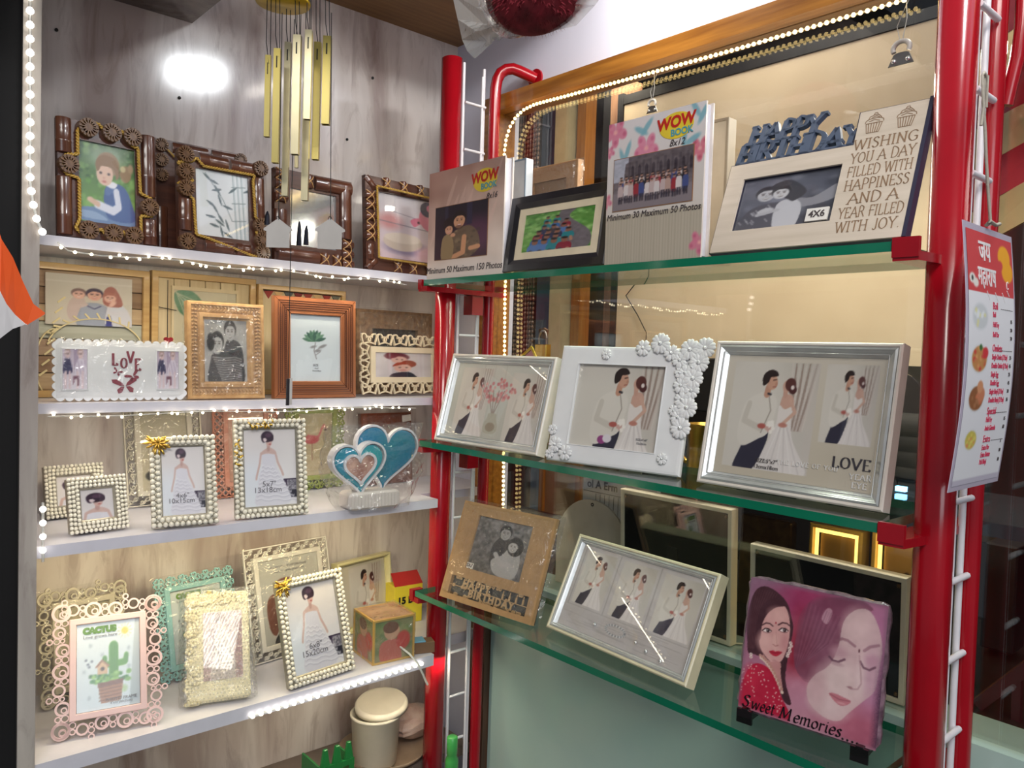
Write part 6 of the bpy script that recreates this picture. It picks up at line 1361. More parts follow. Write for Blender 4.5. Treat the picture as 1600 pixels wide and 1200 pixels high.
for x, y in ((435, 341), (516, 341)):
    a = cpt(x, y, -.03); wv = (cpt(x+21, y, -.03)-cpt(x-21, y, -.03)).length; hz = wv*1.02
    m = MB(); m.prism([(-.40*wv, -hz), (.40*wv, -hz), (.40*wv, -.46*hz), (.5*wv, -.42*hz), (.5*wv, -.36*hz), (0, 0), (-.5*wv, -.36*hz), (-.5*wv, -.42*hz), (-.40*wv, -.46*hz)], -.001, .001); o = m.build('house_tag', mat('tag_grey', (186, 182, 178), .55, var=.05), t); o.location = a; o.rotation_euler.z = math.radians(-40)
    m = MB(); m.tube([a+Vector((0, -.001, -.003)), cpt(x+(6 if x < 480 else 2), 20, -.03)], .0007, 4); m.tube([a+Vector((.003*math.cos(k), .001, .003*math.sin(k))) for k in np.linspace(0, 2*PI, 9)], .0007, 4); m.build('string', M_blk, t)
for x, y0, y1 in ((468, 346, 384), (479, 352, 383), (418, 330, 352)):
    a = cpt(x, y0, -.01); b = cpt(x-1, y1, -.01); m = MB(); m.tube([a, a.lerp(b, .3), b], [.001, .0036, .0042], 6, smooth=False); m.build('dark_pendant', mat('dark_metal', (26, 28, 40), .3, metal=.5), t)
m = MB(); m.tube([cpt(460, 30, 0), cpt(457, 250, 0), cpt(450, 600, -.02)], .0007, 4); m.build('string', M_blk, t)
a = cpt(452, 592, -.02); m = MB(); m.box((-.0045, -.0015, -.043), (.0, .0015, 0)); m.build('hanging_tag', mat('dark_tag', (40, 36, 40), .4), t).location = a
m = MB(); m.box((.0003, -.0015, -.042), (.0048, .0015, .001)); m.build('hanging_tag', mat('tag_grey', (186, 182, 178), .55), t).location = a
# ================================================================== top glass shelf
ZA, ZB, ZC = 1.6460, 1.3125, .9945
M_ink = mat('ink_dark', (70, 62, 64), .6)
def wow(t, cx, cz, s, size_txt, sx, dz=1.12):
    m = MB(); m.prism([(cx+s*1.25*math.cos(a), cz+s*.78*math.sin(a)) for a in np.linspace(0, 2*PI, 33)[:-1]], -.0008, -.0002); t0 = t; t = m.build('logo_oval', mat('logo_yellow', (232, 204, 60), .5), t0)
    m = MB(); letters(m, 'WOW', cx-.05*s, cz+.20*s, s*.95, y=-.0012, bold=s*.035, shear=.1, rot=.04); m.build('lettering', mat('logo_red', (196, 40, 36), .5), t)
    m = MB(); letters(m, 'BOOK', cx+.42*s, cz-.42*s, s*.56, y=-.0012, bold=s*.015, rot=.03); m.build('lettering', mat('logo_blue', (84, 160, 176), .5), t)
    m = MB(); letters(m, size_txt, cx+sx*s, cz-dz*s, s*.56, y=-.001, shear=.3); m.build('lettering', M_ink, t)
def album(F, label, fn, th, rect, photofn, foot, footz, pages=True):
    w, h = F.w, F.h; t = thing('photo_album', label, 'photo album', 'wow photo albums on the top glass shelf', F.M)
    m = MB(); m.box((-w/2, .0, 0), (w/2, .003, h)); m.box((-w/2, th-.003, 0), (w/2, th, h)); m.build('cover', mat('album_cover', (222, 212, 206), .35, coat=.3), t)
    m = MB(); m.box((-w/2+.004, .0032, .003), (w/2-.004, th-.0032, h-.003)); m.build('pages', mat('album_pages', (226, 224, 232), .7, var=.1, vscale=200, stretch=(1, 30, 1)), t)
    p = Pic(w, h, .002); fn(p); p.build(t, 0, 0, -.0002, 'cover_print')
    m = MB(); x0, z0, x1, z1 = rect; m.box((x0-.0012, -.001, z0-.0012), (x1+.0012, -.0003, z1+.0012)); m.build('photo_border', mat('border_brown', (150, 110, 80), .5), t)
    p = Pic(x1-x0, z1-z0, .0013); photofn(p); p.build(t, (x0+x1)/2, z0, -.0014, 'cover_photo')
    m = MB(); letters(m, foot, 0, footz, w*.075, y=-.001, shear=.18, sx=.95); m.build('lettering', M_ink, t); return t
F = fit((667, 442), (784, 431), (667, 273), (784, 245), ZA+.0003, .957, 0, tilt=0, name='E1'); w, h = F.w, F.h
t = album(F, 'pinkish photo album lettered 8x16 with a photo of an embracing couple', pic_album1, .022, (-w*.39, h*.175, w*.31, h*.66), pic_lovers, 'Minimum 50 Maximum 150 Photos', h*.075)
wow(t, w*.26, h*.83, w*.12, '8x16', .75)
F = fit((944, 420), (1094, 409), (949, 195), (1096, 161), ZA+.0003, .957, 0, tilt=0, name='E4'); w, h = F.w, F.h
t = album(F, 'tall floral photo album lettered 8x12 with a large group photo', pic_album2, .020, (-w*.42, h*.375, w*.40, h*.735), pic_crowd, 'Minimum 30 Maximum 50 Photos', h*.33)
wow(t, w*.22, h*.885, w*.135, '8x12', .1, 1.02)
F = fit((784, 431), (942, 420), (809, 309), (946, 287), ZA+.0003, .957, 0, name='E3', depth=.014); w, h = F.w, F.h
t = thing('picture_frame', 'black frame with a cream mount and a photo of a group sitting on a road', 'picture frame', None, F.M)
b = w*.088; m = MB(); m.moulding(w, h, [(0, .014), (0, .001), (.001, 0), (b*.6, 0), (b, .004), (b, .008)]); m.build('moulding', mat('black_wood', (24, 22, 30), .35, coat=.3, var=.3, vscale=8), t)
m = MB(); b2 = w*.07; m.holes(w-2*b, h-2*b, [(-w/2+b+b2, b+b2*.75, w/2-b-b2, h-b-b2*.75)], .0055, .0065, z0=b); m.build('mount_board', mat('mount_cream', (222, 208, 180), .6), t)
photo(t, (-w/2+b+b2, b+b2*.75, w/2-b-b2, h-b-b2*.75), pic_group_road, y=.0064, res=.0013, gy=.0042); backing(t, w, h, .0142, .0155); easel(t, F, .017)
F = fit((815, 400), (899, 392), (818, 268), (896, 249), ZA+.0003, 1.10, 0, tilt=0, name='E2'); w, h = F.w, F.h
t = thing('picture_frame', 'light brown wooden frame in plastic at the back, above the black frame', 'picture frame', None, F.M)
m = MB(); b = w*.2; m.moulding(w, h, [(0, .014), (0, 0), (.001, -.001), (b, -.001), (b, .004)]); m.build('moulding', wood('light_brown', (176, 136, 96), (150, 110, 76), 'x', .5), t)
m = MB(); m.box((-w/2+b, .003, b), (w/2-b, .006, h-b)); m.build('insert', mat('insert_brown', (150, 120, 92), .5), t); wrap(t, w*1.04, h*1.02, -.005, .014, 6)
F = fit((762, 420), (817, 420), (765, 258), (817, 251), ZA+.0003, 1.04, 0, tilt=0, name='E1b'); w, h = F.w, F.h
t = thing('photo_album', 'plain white album with blue grey edges standing behind the 8x16 album', 'photo album', None, F.M)
m = MB(); m.bbox((-w/2, 0, 0), (w/2, .018, h), .001); m.build('cover', mat('album_white', (214, 220, 226), .4, coat=.3), t)
m = MB(); m.moulding(w*1.0, h, [(0, 0), (0, -.001), (.003, -.001), (.003, .0)]); m.build('edge_trim', mat('blue_grey_edge', (140, 160, 180), .4), t)
F = fit((1098, 410), (1130, 405), (1100, 190), (1131, 187), ZA+.0003, 1.05, 0, tilt=0, name='E4b'); w, h = F.w, F.h
t = thing('photo_album', 'tall beige book standing behind the right edge of the floral album', 'photo album', None, F.M)
m = MB(); m.bbox((-w/2, 0, 0), (w/2, .02, h), .001); m.build('cover', mat('album_beige', (190, 176, 154), .5), t)
m = MB(); m.moulding(w, h, [(0, 0), (0, -.0012), (.004, -.0012), (.004, .0)]); m.build('edge_trim', mat('album_beige_dark', (150, 136, 116), .5), t)
# Happy birthday frame
F = fit((1110, 404), (1409, 379), (1161, 216), (1449, 167), ZA+.0003, .957, 0, name='E5', depth=.01); w, h = F.w, F.h
t = thing('birthday_frame', 'large pale wood HAPPY BIRTHDAY frame with cupcakes and a greeting', 'picture frame', None, F.M)
M_nb = mat('navy_black', (44, 42, 66), .5); M_pw2 = wood('pale_ply', (214, 200, 184), (200, 186, 168), 'x', .5, 0)
xs = w*.18; hs = h*.745
L_ = [(-w/2, 0), (w/2, 0), (w/2, h), (xs, h), (xs, hs), (-w/2, hs)]
# L shaped face with a photo opening
px0, pz0, px1, pz1 = -w*.40, h*.17, w*.145, h*.61
m = MB(); m.holes(w, hs, [(px0, pz0, px1, pz1)], -.003, .0, z0=0); m.box((xs, -.003, hs), (w/2, 0, h)); m.build('face_board', M_pw2, t)
m = MB(); m.holes(w+.006, hs+.003, [(px0, pz0, px1, pz1)], .0002, .010, z0=.0); m.box((xs-.003, .0002, hs+.003), (w/2+.003, .010, h+.003)); m.box((w/2+.0002, -.0035, .0), (w/2+.005, .010, h+.003)); m.build('edge_board', M_nb, t)
photo(t, (px0, pz0, px1, pz1), pic_bwhug, y=.004, res=.0013)
m = MB(); m.box((px1-.036, -.0008, pz0+.004), (px1-.006, .0014, pz0+.022)); m.build('size_label', mat('paper_white', (230, 226, 220), .6), t)
m = MB(); letters(m, '4X6', px1-.021, pz0+.013, .013, y=-.0012, bold=.0003); m.build('lettering', M_ink, t)
m = MB(); nib(m, 'HAPPY', -w*.5+.014, hs+h*.19, h*.15, y=.0005, y1=.0085, w=.25, ang=.0, shear=.12, align=1, thin=.13, track=.0, rot=.0, sx=.98, serif=.34)
nib(m, 'BIRTHDAY', -w*.5+.002, hs+h*.015, h*.17, y=.001, y1=.009, w=.25, ang=.0, shear=.12, align=1, thin=.13, track=-.02, sx=.955, serif=.34)
m.box((-w/2+.002, .001, hs+.002), (xs-.003, .009, hs+.0065)); m.build('happy_birthday_letters', mat('slate_blue_board', (74, 88, 112), .5), t)
m = MB(); ls = ['WISHING', 'YOU A DAY', 'FILLED WITH', 'HAPPINESS', 'AND A', 'YEAR FILLED', 'WITH JOY.']
mx = (xs+w/2)/2-w*.005
for i, s in enumerate(ls):
    wid = sum(G[c][0]+.10 for c in s); size = h*.078; avail = w*.305; sx = min(.98, avail/(wid*size))
    nib(m, s, mx, h*.700-i*h*.105, size, y=-.0034, y1=-.003, w=.13, ang=.12, track=.10, sx=sx, thin=.05, serif=.24)
M_eng = mat('engraved_brown', (140, 112, 86), .6)
for cx, sh in ((mx-w*.075, .1), (mx+w*.075, -.05)):
    k = h*.075; zc = h*.895; E = lambda pts, wd=.0009: m.ribbon([(cx+x*k, zc+z*k) for x, z in pts], wd, -.0034, -.003)
    E([(-.75, 0), (-.55, -1), (.55, -1), (.75, 0)]); E([(-.75, 0), (.75, 0)])
    for q in (-.4, -.2, 0, .2, .4): E([(q*1.3, 0), (q*.95, -1)])
    E([(-.85, .05), (-.8, .3), (-.55, .45), (-.2, .5), (.2, .5), (.55, .45), (.8, .3), (.85, .05)]); E([(-.6, .45), (-.5, .7), (-.1, .85), (.3, .8), (.6, .5)]); E([(-.2, .85), (-.1, 1.05), (.12, 1.05), (.2, .85)]); E([(-.5, .2), (0, .35), (.5, .15)]); E([(-.3, .6), (.1, .7), (.4, .55)])
m.build('engraved_words', M_eng, t); easel(t, F, .012, .5)
# ================================================================== middle glass shelf
M_sil = mat('silver_edge', (222, 224, 222), .16, metal=.55, var=.1, vscale=20); M_offw = mat('off_white_plastic', (224, 216, 206), .3, coat=.4, var=.03)
def silver_frame(F, label, dep, rimw, fn, body, group='mirror edged frames on the glass shelves', name='picture_frame', facet=.012, wrapp=False):
    w, h = F.w, F.h; t = thing(name, label, 'picture frame', group, F.M)
    m = MB(); m.moulding(w, h, [(0, dep), (0, .002), (.002, 0), (.0045, 0), (.006, .002), (.006, dep)]); m.build('outer_case', body, t)
    m = MB(); m.moulding(w-.012, h-.012, [(0, .0012), (.003, .0), (facet*.5, .004), (facet*.55, .0045), (facet, .0105)], z0=.006); m.build('mirror_bevel', M_sil, t)
    g = .006+facet
    photo(t, (-w/2+g, g, w/2-g, h-g), fn, y=.010, gy=.0035, res=.0013)
    m = MB()
    for x0, z0, x1, z1 in ((-w/2+g*.8, g*.8, w/2-g*.8, g*.8), (-w/2+g*.8, h-g*.8, w/2-g*.8, h-g*.8)): m.tube([(x0, .0015, z0), (x1, .0015, z1)], .0008, 5)
    for x in (-w/2+g*.8, w/2-g*.8): m.tube([(x, .0015, g*.8), (x, .0015, h-g*.8)], .0008, 5)
    m.build('glass_edge_line', M_sil, t); backing(t, w, h, dep+.0002, dep+.0015, inset=.001, m_=body); easel(t, F, dep+.003, .5, m_=body); return t
def _f1(p):
    p.grad((206, 206, 196), (190, 190, 180)); 
    for i in range(3): p.rect(.31+.12*i, 0, .315+.12*i, 1, (170, 166, 156), a=.6)
    p.view(.07, .06, .42, .98, True); couple(p); p.view(.64, .10, .985, 1.0, True); couple(p); p.view(0, 0, 1, 1)
    rr = random.Random(2)
    for i in range(70): t_ = rr.random(); a = rr.uniform(-.9, .9); p.ell(.50+.20*math.sin(a)*(.3+t_), .62-.44*(.3+.7*t_)*math.cos(a)*1.0, .013, .022, rr.choice(((206, 120, 120), (190, 96, 104), (222, 150, 146))), a=.8)
    for a in (-.5, -.2, .1, .4): p.line([(.5, .70), (.5+.2*math.sin(a), .35)], .006, (130, 100, 90))
    p.poly([(.46, .66), (.54, .66), (.55, .72), (.58, .84), (.55, .92), (.45, .92), (.42, .84), (.45, .72)], (176, 170, 150), smooth=1, a=.9); p.ell(.5, .84, .05, .06, (140, 120, 96), a=.8)
F = fit((677, 684), (838, 709), (711, 556), (865, 562), ZB+.0003, (.956, .972), 0, name='F1', depth=.02)
t = silver_frame(F, 'mirror edged frame with a flower vase between two wedding couple photos', .022, .006, _f1, M_offw); w, h = F.w, F.h
# white flower frame
F = fit((852, 720), (1060, 748), (887, 542), (1074, 547), ZB+.0003, name='F2', depth=.012); w, h = F.w, F.h
t = thing('flower_frame', 'matt white frame covered in white flowers, with a wedding couple photo', 'picture frame', None, F.M)
M_mw = mat('matt_white', (226, 226, 228), .4, coat=.15, var=.02)
rx0, rz0, rx1, rz1 = -w/2+w*.155, h*.155, w/2-w*.185, h*.845
m = MB(); m.holes(w-.012, h-.012, [(rx0, rz0, rx1, rz1)], .0, .011, z0=.006)
m.moulding(w, h, [(.0065, .011), (.0, .009), (0, .003), (.002, .0006), (.0065, .0)]); m.build('frame_body', M_mw, t)
m = MB(); m.moulding(rx1-rx0+.003, rz1-rz0+.003, [(0, .0), (.0004, -.0012), (.0016, -.0012), (.002, .003)], z0=rz0-.0015); o = m.build('inner_lip', M_mw, t); o.location.x = (rx0+rx1)/2
def flower_mesh(r, n=6):
    m = MB()
    for k in range(n):
        a = 2*PI*k/n
        for s in (-1, 1): m.ball((r*.56*math.cos(a+s*.16), -.003, r*.56*math.sin(a+s*.16)), r*.40, 7, 5, 0, (.66, .30, 1.05), Matrix.Rotation(-a-s*.25+PI/2, 3, 'Y'))
    m.ball((0, -.0045, 0), r*.2, 7, 5, 1); m.ball((0, -.0052-r*.1, 0), r*.11, 6, 4, 2); return m.mesh('flower', [M_mw, M_mw, M_silver])
FM = {k: flower_mesh(r, n) for k, r, n in (('L', .0185, 7), ('M', .0145, 6), ('S', .010, 6))}
for k, x, z in (('M', .14, .99), ('L', .26, 1.03), ('M', .345, .955), ('L', .47, .985), ('L', .57, 1.0), ('M', .41, .90), ('L', .54, .885), ('M', .46, .80), ('L', .515, .76), ('M', .44, .70), ('M', .515, .665), ('M', .46, .59), ('L', .50, .53), ('M', .45, .45), ('L', .475, .37), ('S', .42, .80), ('S', .50, .845), ('S', .415, .50),
                ('M', -.43, .135), ('M', -.34, .075), ('S', -.465, .055), ('S', -.47, .26), ('S', -.13, .93), ('S', .38, .12)):
    o = link('flower', FM[k], t, loc=(x*w, -.0005, z*h)); o.rotation_euler.y = R_.uniform(0, 1)
photo(t, (rx0, rz0, rx1, rz1), lambda p: (p.grad((206, 204, 198), (214, 212, 208)), p.ell(.35, .75, .35, .4, (220, 216, 208), soft=.8), p.view(.10, -.06, 1.02, 1.22), couple(p, True), p.view(0, 0, 1, 1), p.ell(.38, .90, .05, .05, (150, 70, 130)), p.ell(.44, .88, .05, .05, (226, 220, 226))), y=.006, res=.0012, gy=.003, texts=[('SIZE:6"x8"', .83, .86, .036, {}), ('15x20cm', .83, .905, .036, {})])
backing(t, w, h, .0115, .013); easel(t, F, .014, m_=M_cream)
F = fit((1087, 757), (1378, 806), (1124, 537), (1405, 541), ZB+.0003, name='F3', depth=.022); w, h = F.w, F.h
t = silver_frame(F, 'large mirror edged frame with two wedding couple photos and the word LOVE', .024, .006, pic_lovecollage, M_offw, facet=.014)
m = MB(); g = .02
nib(m, 'LOVE', w*.32, h*.225, h*.066, y=.0085, y1=.0088, w=.2, ang=.0, thin=.05, track=.14); m.build('lettering', mat('love_dark', (60, 54, 60), .5), t)
m = MB(); nib(m, 'THE LOVE OF YOU', w*.10, h*.20, h*.028, y=.0085, y1=.0088, w=.2, ang=0, thin=.07, track=.25)
nib(m, 'YEAR', w*.37, h*.165, h*.034, y=.0085, y1=.0088, w=.2, ang=0, thin=.08, track=.2); nib(m, 'EYE', w*.37, h*.115, h*.034, y=.0085, y1=.0088, w=.2, ang=0, thin=.08, track=.2); m.build('lettering', mat('love_white', (240, 238, 236), .4), t)
m = MB(); letters(m, 'SIZE:5"x7"', -w*.12, h*.205, h*.036, y=.0085); letters(m, '13cmx18cm', -w*.12, h*.165, h*.036, y=.0085); m.build('lettering', M_ink, t)
# gold mug behind the middle shelf frames
P = on(1078, 722, 0, 1.24); t = thing('gold_mug', 'shiny gold mug with a ring handle, seen between the flower frame and the LOVE frame', 'mug', loc=(1.235, P[1]-.045, 1.290))
m = MB(); m.lathe([(0, 0), (.036, 0), (.040, .004), (.040, .088), (.042, .092), (.039, .092), (.037, .008), (0, .006)], n=36); m.build('cup', M_gold, t)
m = MB(); m.tube([(-.004, .038+.026*math.sin(a), .046+.030*math.cos(a)) for a in np.linspace(.15, PI-.15, 14)], .0048, 8); m.build('handle', M_gold, t)
m = MB(); m.box((1.21, -.3, 1.270), (1.5, 1.20, 1.2895)); tagged(m.build('inner_glass_shelf', [mat('grey_glass_top', (60, 66, 72), .08, coat=.8, var=.1)]), 'dark glass ledge inside the window holding the gold mug', 'shelf')
# ================================================================== lowest glass shelf
M_kraft = mat('kraft_board', (178, 140, 96), .6, var=.08, vscale=60, bump=.15)
F = fit((686, 934), (829, 981), (727, 783), (871, 817), ZC+.0003, name='G1', depth=.012); w, h = F.w, F.h
t = thing('birthday_frame', 'brown card HAPPY BIRTHDAY frame in plastic with a grey photo of a couple', 'picture frame', None, F.M)
q = (-w*.30, h*.34, w*.29, h*.88); q2 = (-w*.42, h*.055, w*.42, h*.24)
m = MB(); m.holes(w, h, [q, q2], 0, .010); m.build('card_body', M_kraft, t)
m = MB(); m.box((-w/2+.001, .0102, .001), (w/2-.001, .013, h-.001)); m.build('back_panel', M_blk, t)
photo(t, q, pic_bwcouple, y=.005, res=.0013)
m = MB(); nn = lambda s, x, z, sz: letters(m, s, x, z, sz, y=.0012, extr=.0008, bold=.0008, spacing=1.25)
nn('HAPPY', -w*.13, h*.185, h*.105); nn('BIRTHDAY', w*.05, h*.105, h*.105)
for i in range(40):
    a = R_.random(); x = q2[0]+(q2[2]-q2[0])*a; z = R_.choice((q2[1]+.002, q2[3]-.002, (q2[1]+q2[3])/2)); m.ring(x, z, .0035, .0012, .001, .003, 10)
for k in range(4): x = w*(.16+.07*k); m.box((x-.0018, .001, h*.15), (x+.0018, .003, h*.20)); m.ball((x, .002, h*.215), .0022, 6, 4, 0, (.7, .5, 1.4))
m.ribbon([(q2[0], (q2[1]+q2[3])/2), (q2[2], (q2[1]+q2[3])/2-.001)], .0012, .001, .003)
m.build('cut_out_words', mat('kraft_letters', (190, 156, 112), .6), t)
m = MB(); m.box((q2[0], .0082, q2[1]), (q2[2], .0098, q2[3])); m.build('silver_insert', mat('silver_film', (110, 116, 122), .15, metal=.7, c2=(60, 62, 66), vscale=60, bump=.4), t)
m = MB(); m.box((q[0]+.001, .0015, q[1]+.001), (q[0]+.018, .003, q[1]+.012)); m.build('size_label', mat('paper_white', (230, 226, 220), .6), t)
m = MB(); letters(m, '5X7', q[0]+.0095, q[1]+.0065, .009, y=.001, bold=.0003); m.build('lettering', M_ink, t)
easel(t, F, .014); wrap(t, w*1.07, h*1.04, -.004, .016, 12, amp=.004)
def _g2(p):
    p.grad((206, 200, 196), (190, 184, 182)); p.noise(14, 5, 4)
    for a, b in ((.05, .30), (.36, .62), (.68, .96)): p.view(a, .05, b, .70, True); couple(p, curtain=False); p.view(0, 0, 1, 1)
    for x in (.03, .325, .645, .975): p.line([(x, .02), (x, .72)], .006, (160, 154, 150))
    p.line([(.02, .73), (.98, .73)], .006, (160, 154, 150)); rr = random.Random(3)
    for i in range(26): y = .76+.2*rr.random(); x = rr.random()*.7; p.line([(x, y), (x+.25, y+.01*rr.uniform(-1, 1))], .004, (150, 144, 142), a=.5)
    for i in range(40): a = i/40*6.283; p.ell(.46+.075*math.cos(a), .84+.055*math.sin(a), .008, .010, (120, 124, 128) if i % 2 else (226, 226, 226))
F = fit((852, 987), (1070, 1084), (907, 843), (1122, 904), ZC+.0003, name='G2', depth=.022)
t = silver_frame(F, 'cream cased frame with three wedding couple photos, on the lowest glass shelf', .024, .006, _g2, mat('cream_case', (222, 212, 180), .35, coat=.3), facet=.009); w, h = F.w, F.h
m = MB()
for x, z in ((-.18, .20), (.12, .19), (.30, .12), (.2, .15)): m.ball((x*w, .0085, z*h), .0035, 8, 6)
m.build('crystal_studs', M_silver, t)
# slate photo on two easels
F = fit((1149, 1106), (1372, 1180), (1172, 898), (1391, 944), ZC+.012, name='G6', depth=.0); w, h = F.w, F.h
t = thing('slate_photo', 'rough edged slate photo of a woman in red, lettered Sweet Memories', 'photo slab', None, F.M)
rr = random.Random(6); O_ = []
for x0, z0, x1, z1 in ((-w/2, 0, w/2, 0), (w/2, 0, w/2, h), (w/2, h, -w/2, h), (-w/2, h, -w/2, 0)):
    for i in range(16):
        f = i/16; j = rr.uniform(-.0018, .0012); v = abs(z1-z0) > .01; O_.append((x0+(x1-x0)*f+(j if v else 0)-(.004 if i == 0 and x0 > 0 else -.004 if i == 0 else 0)*1, z0+(z1-z0)*f+(0 if v else j)+(.004 if i == 0 and z0 < .01 else -.004 if i == 0 else 0)))
m = MB(); m.prism(O_, .001, .011, bev=.0035); m.build('slate', mat('slate_edge', (72, 52, 66), .45, c2=(150, 120, 136), vscale=70, bump=.8, bscale=140, coat=.4), t)
p = Pic(w*.965, h*.965, .0011); pic_sweet(p); o = p.build(t, 0, h*.0175, .0005, 'glazed_photo')
mm = mat('black_ink_gloss', (30, 14, 22), .3); m = MB()
nib(m, 'S', -w*.455, h*.035, h*.085, y=-.0006, w=.16, ang=.6, shear=.2, align=1, thin=.05); nib(m, 'weet', -w*.385, h*.035, h*.085, y=-.0006, w=.15, ang=.6, shear=.2, align=1, thin=.05, sx=.78)
nib(m, 'M', -w*.175, h*.035, h*.08, y=-.0006, w=.16, ang=.6, shear=.2, align=1, thin=.05); nib(m, 'emories', -w*.075, h*.035, h*.085, y=-.0006, w=.15, ang=.6, shear=.2, align=1, thin=.05, sx=.94)
for k in range(4): m.ball((w*(.27+.032*k), -.0006, h*.030), .0015, 6, 4, 0, (1, .3, 1))
m.build('lettering', mm, t)
for s, nm in ((-1, 'left'), (1, 'right')):
    P = F.M @ Vector((s*w*.40-.0, .0, 0)); P.z = ZC+.0005
    t = thing('plate_stand', 'small black stand under the %s end of the slate photo' % nm, 'stand', 'black stands under the slate photo', loc=P); t.rotation_euler.z = F.M.to_euler().z
    k = math.tan(F.t); m = MB(); 
    prof = [(-.014, 0), (.055, 0), (.055, .005), (.016, .007), (.016+.055*k, .062), (.010+.055*k, .062), (.010, .0105), (-.004, .0095), (-.004, .020), (-.012, .020)]
    m.prism([(a, b) for a, b in prof], -.005, .005, bev=.0008); o = m.build('stand_side', mat('gloss_black', (22, 18, 20), .15, coat=.6), t); o.rotation_euler.z = PI/2; o.location = (0, 0, 0)
    m = MB(); m.box((-.011, -.014, .0), (.011, -.010, .019)); m.build('front_lip', mat('gloss_black', (22, 18, 20), .15), t)
# things on the sill, behind the window
ZS = .9963
def back_frame(bl, br, tl, tr, dep, label, name):
    F = fit(bl, br, tl, tr, ZS+.002, dep, 0, tilt=math.radians(-3), name=name); w, h = F.w, F.h
    t = thing('light_up_frame', label, 'picture frame', 'frames seen from the back inside the window', F.M)
    m = MB(); m.moulding(w, h, [(0, .020), (0, .001), (.001, 0), (.007, 0), (.008, .001), (.008, .006)]); m.build('rim', mat('cream_rim', (250, 238, 212), .4, var=.02), t)
    m = MB(); m.box((-w/2+.008, .004, .008), (w/2-.008, .012, h-.008)); m.build('black_back', mat('black_felt', (9, 9, 11), .9), t)
    m = MB(); m.prism([(-.018, h*.30), (.018, h*.30), (.010, h*.62), (-.012, h*.62)], .0005, .0038); m.build('easel_leg', mat('black_felt_b', (18, 15, 18), .6), t)
    for sx in (-1, 1):
        for z in (.014, h-.014):
            m = MB(); m.ball((sx*(w/2-.012), .0025, z), .0034, 8, 5); m.build('corner_clip', mat('brass_dark', (110, 80, 50), .3, metal=.8), t)
    return t
back_frame((968, 972), (1141, 996), (954, 765), (1121, 788), 1.205, 'black backed cream frame seen from behind, above the triple wedding frame', 'G4')
back_frame((1170, 1012), (1411, 1103), (1138, 843), (1394, 898), 1.205, 'black backed cream frame seen from behind, behind the slate photo', 'G5')
Yl = on(868, 880, 0, 1.240)[1]; Yr = on(982, 880, 0, 1.240)[1]; t = thing('arched_plaque', 'pale arched plaque with a hole at its top, behind the cream cased frame', 'plaque', loc=(1.240, (Yl+Yr)/2, ZS+.0003)); t.rotation_euler.z = -PI/2
hh = on(924, 781, 0, 1.240)[2]-ZS; ww = Yl-Yr
m = MB(); O2 = [(-ww/2, 0), (ww/2, 0)]+[(ww/2*math.cos(a), hh-ww/2+ww/2*math.sin(a)) for a in np.linspace(0, PI, 20)]; m.prism(O2, 0, .005, bev=.001); m.build('plaque_board', mat('plaque_white', (222, 214, 204), .4, coat=.3), t)
m = MB(); m.ring(0, hh-.010, .004, .002, -.0006, .001); m.build('eyelet', M_blk, t)
m = MB(); m.tube([on(1128, 1003, 2, ZS+.003), on(1160, 1006, 2, ZS+.003), on(1192, 998, 2, ZS+.003), on(1210, 985, 2, ZS+.004), on(1225, 975, 2, ZS+.006)], .0016, 6); tagged(m.build('lamp_cable', M_cream), 'thin pale cable lying on the sill between the two black backed frames', 'cable')
# ================================================================== laminated menu card
A = [on(*p, 1, .318) for p in ((1499, 334), (1582, 370), (1557, 752), (1486, 778))]
x0 = (A[0][0]+A[3][0])/2; x1 = (A[1][0]+A[2][0])/2; zt_ = 1.655; zb_ = 1.367; W_ = x1-x0; H_ = zt_-zb_
print('MENU', A)
t = thing('menu_card', 'laminated white and red food menu card hanging from the right red post', 'menu', loc=((x0+x1)/2, .318, zb_))
n = 12; m = MB(); bow = lambda z: -.010*math.sin(PI*z)
for (a, b, y_, mt) in ((-W_/2, W_/2, .0, 0),):
    vs = [(x, bow(j/n)+yy, H_*j/n) for yy in (0, .0008) for j in range(n+1) for x in (a, b)]; q = 2*(n+1)
    m.add(vs, [(2*j, 2*j+1, 2*j+3, 2*j+2) for j in range(n)]+[(q+2*j+2, q+2*j+3, q+2*j+1, q+2*j) for j in range(n)]+[(2*j+1, q+2*j+1, q+2*j+3, 2*j+3) for j in range(n)]+[(2*j, 2*j+2, q+2*j+2, q+2*j) for j in range(n)])
m.build('laminate', mat('laminate_edge', (206, 196, 216), .12, coat=.8, var=.02), t)
pw, ph = W_*.93, H_*.955; p = Pic(pw, ph, .0012); pic_menu(p); me = p.mesh('print'); co = np.empty(len(me.vertices)*3, np.float32); me.vertices.foreach_get('co', co); co = co.reshape(-1, 3); zz = (co[:, 2]+H_*.02)/H_; co[:, 1] = -.010*np.sin(PI*zz)-.0005; me.vertices.foreach_set('co', co.ravel()); o = link('print', me, t, loc=(0, 0, H_*.02))
def bend(mb):
    mb.v = [(x, y+bow(z/H_), z) for x, y, z in mb.v]; return mb
TL = lambda m, s, fx, fy, sz, **k: letters(m, s, -pw/2+fx*pw, H_*.975-fy*ph, sz*ph, y=-.0009, align=k.pop('align', 'LEFT'), **k)
m = MB()
for s, y in (('Boil', .285), ('Omlets', .455), ('Special', .71), ('Extra', .825)): TL(m, s, .50, y, .042, sx=.9)
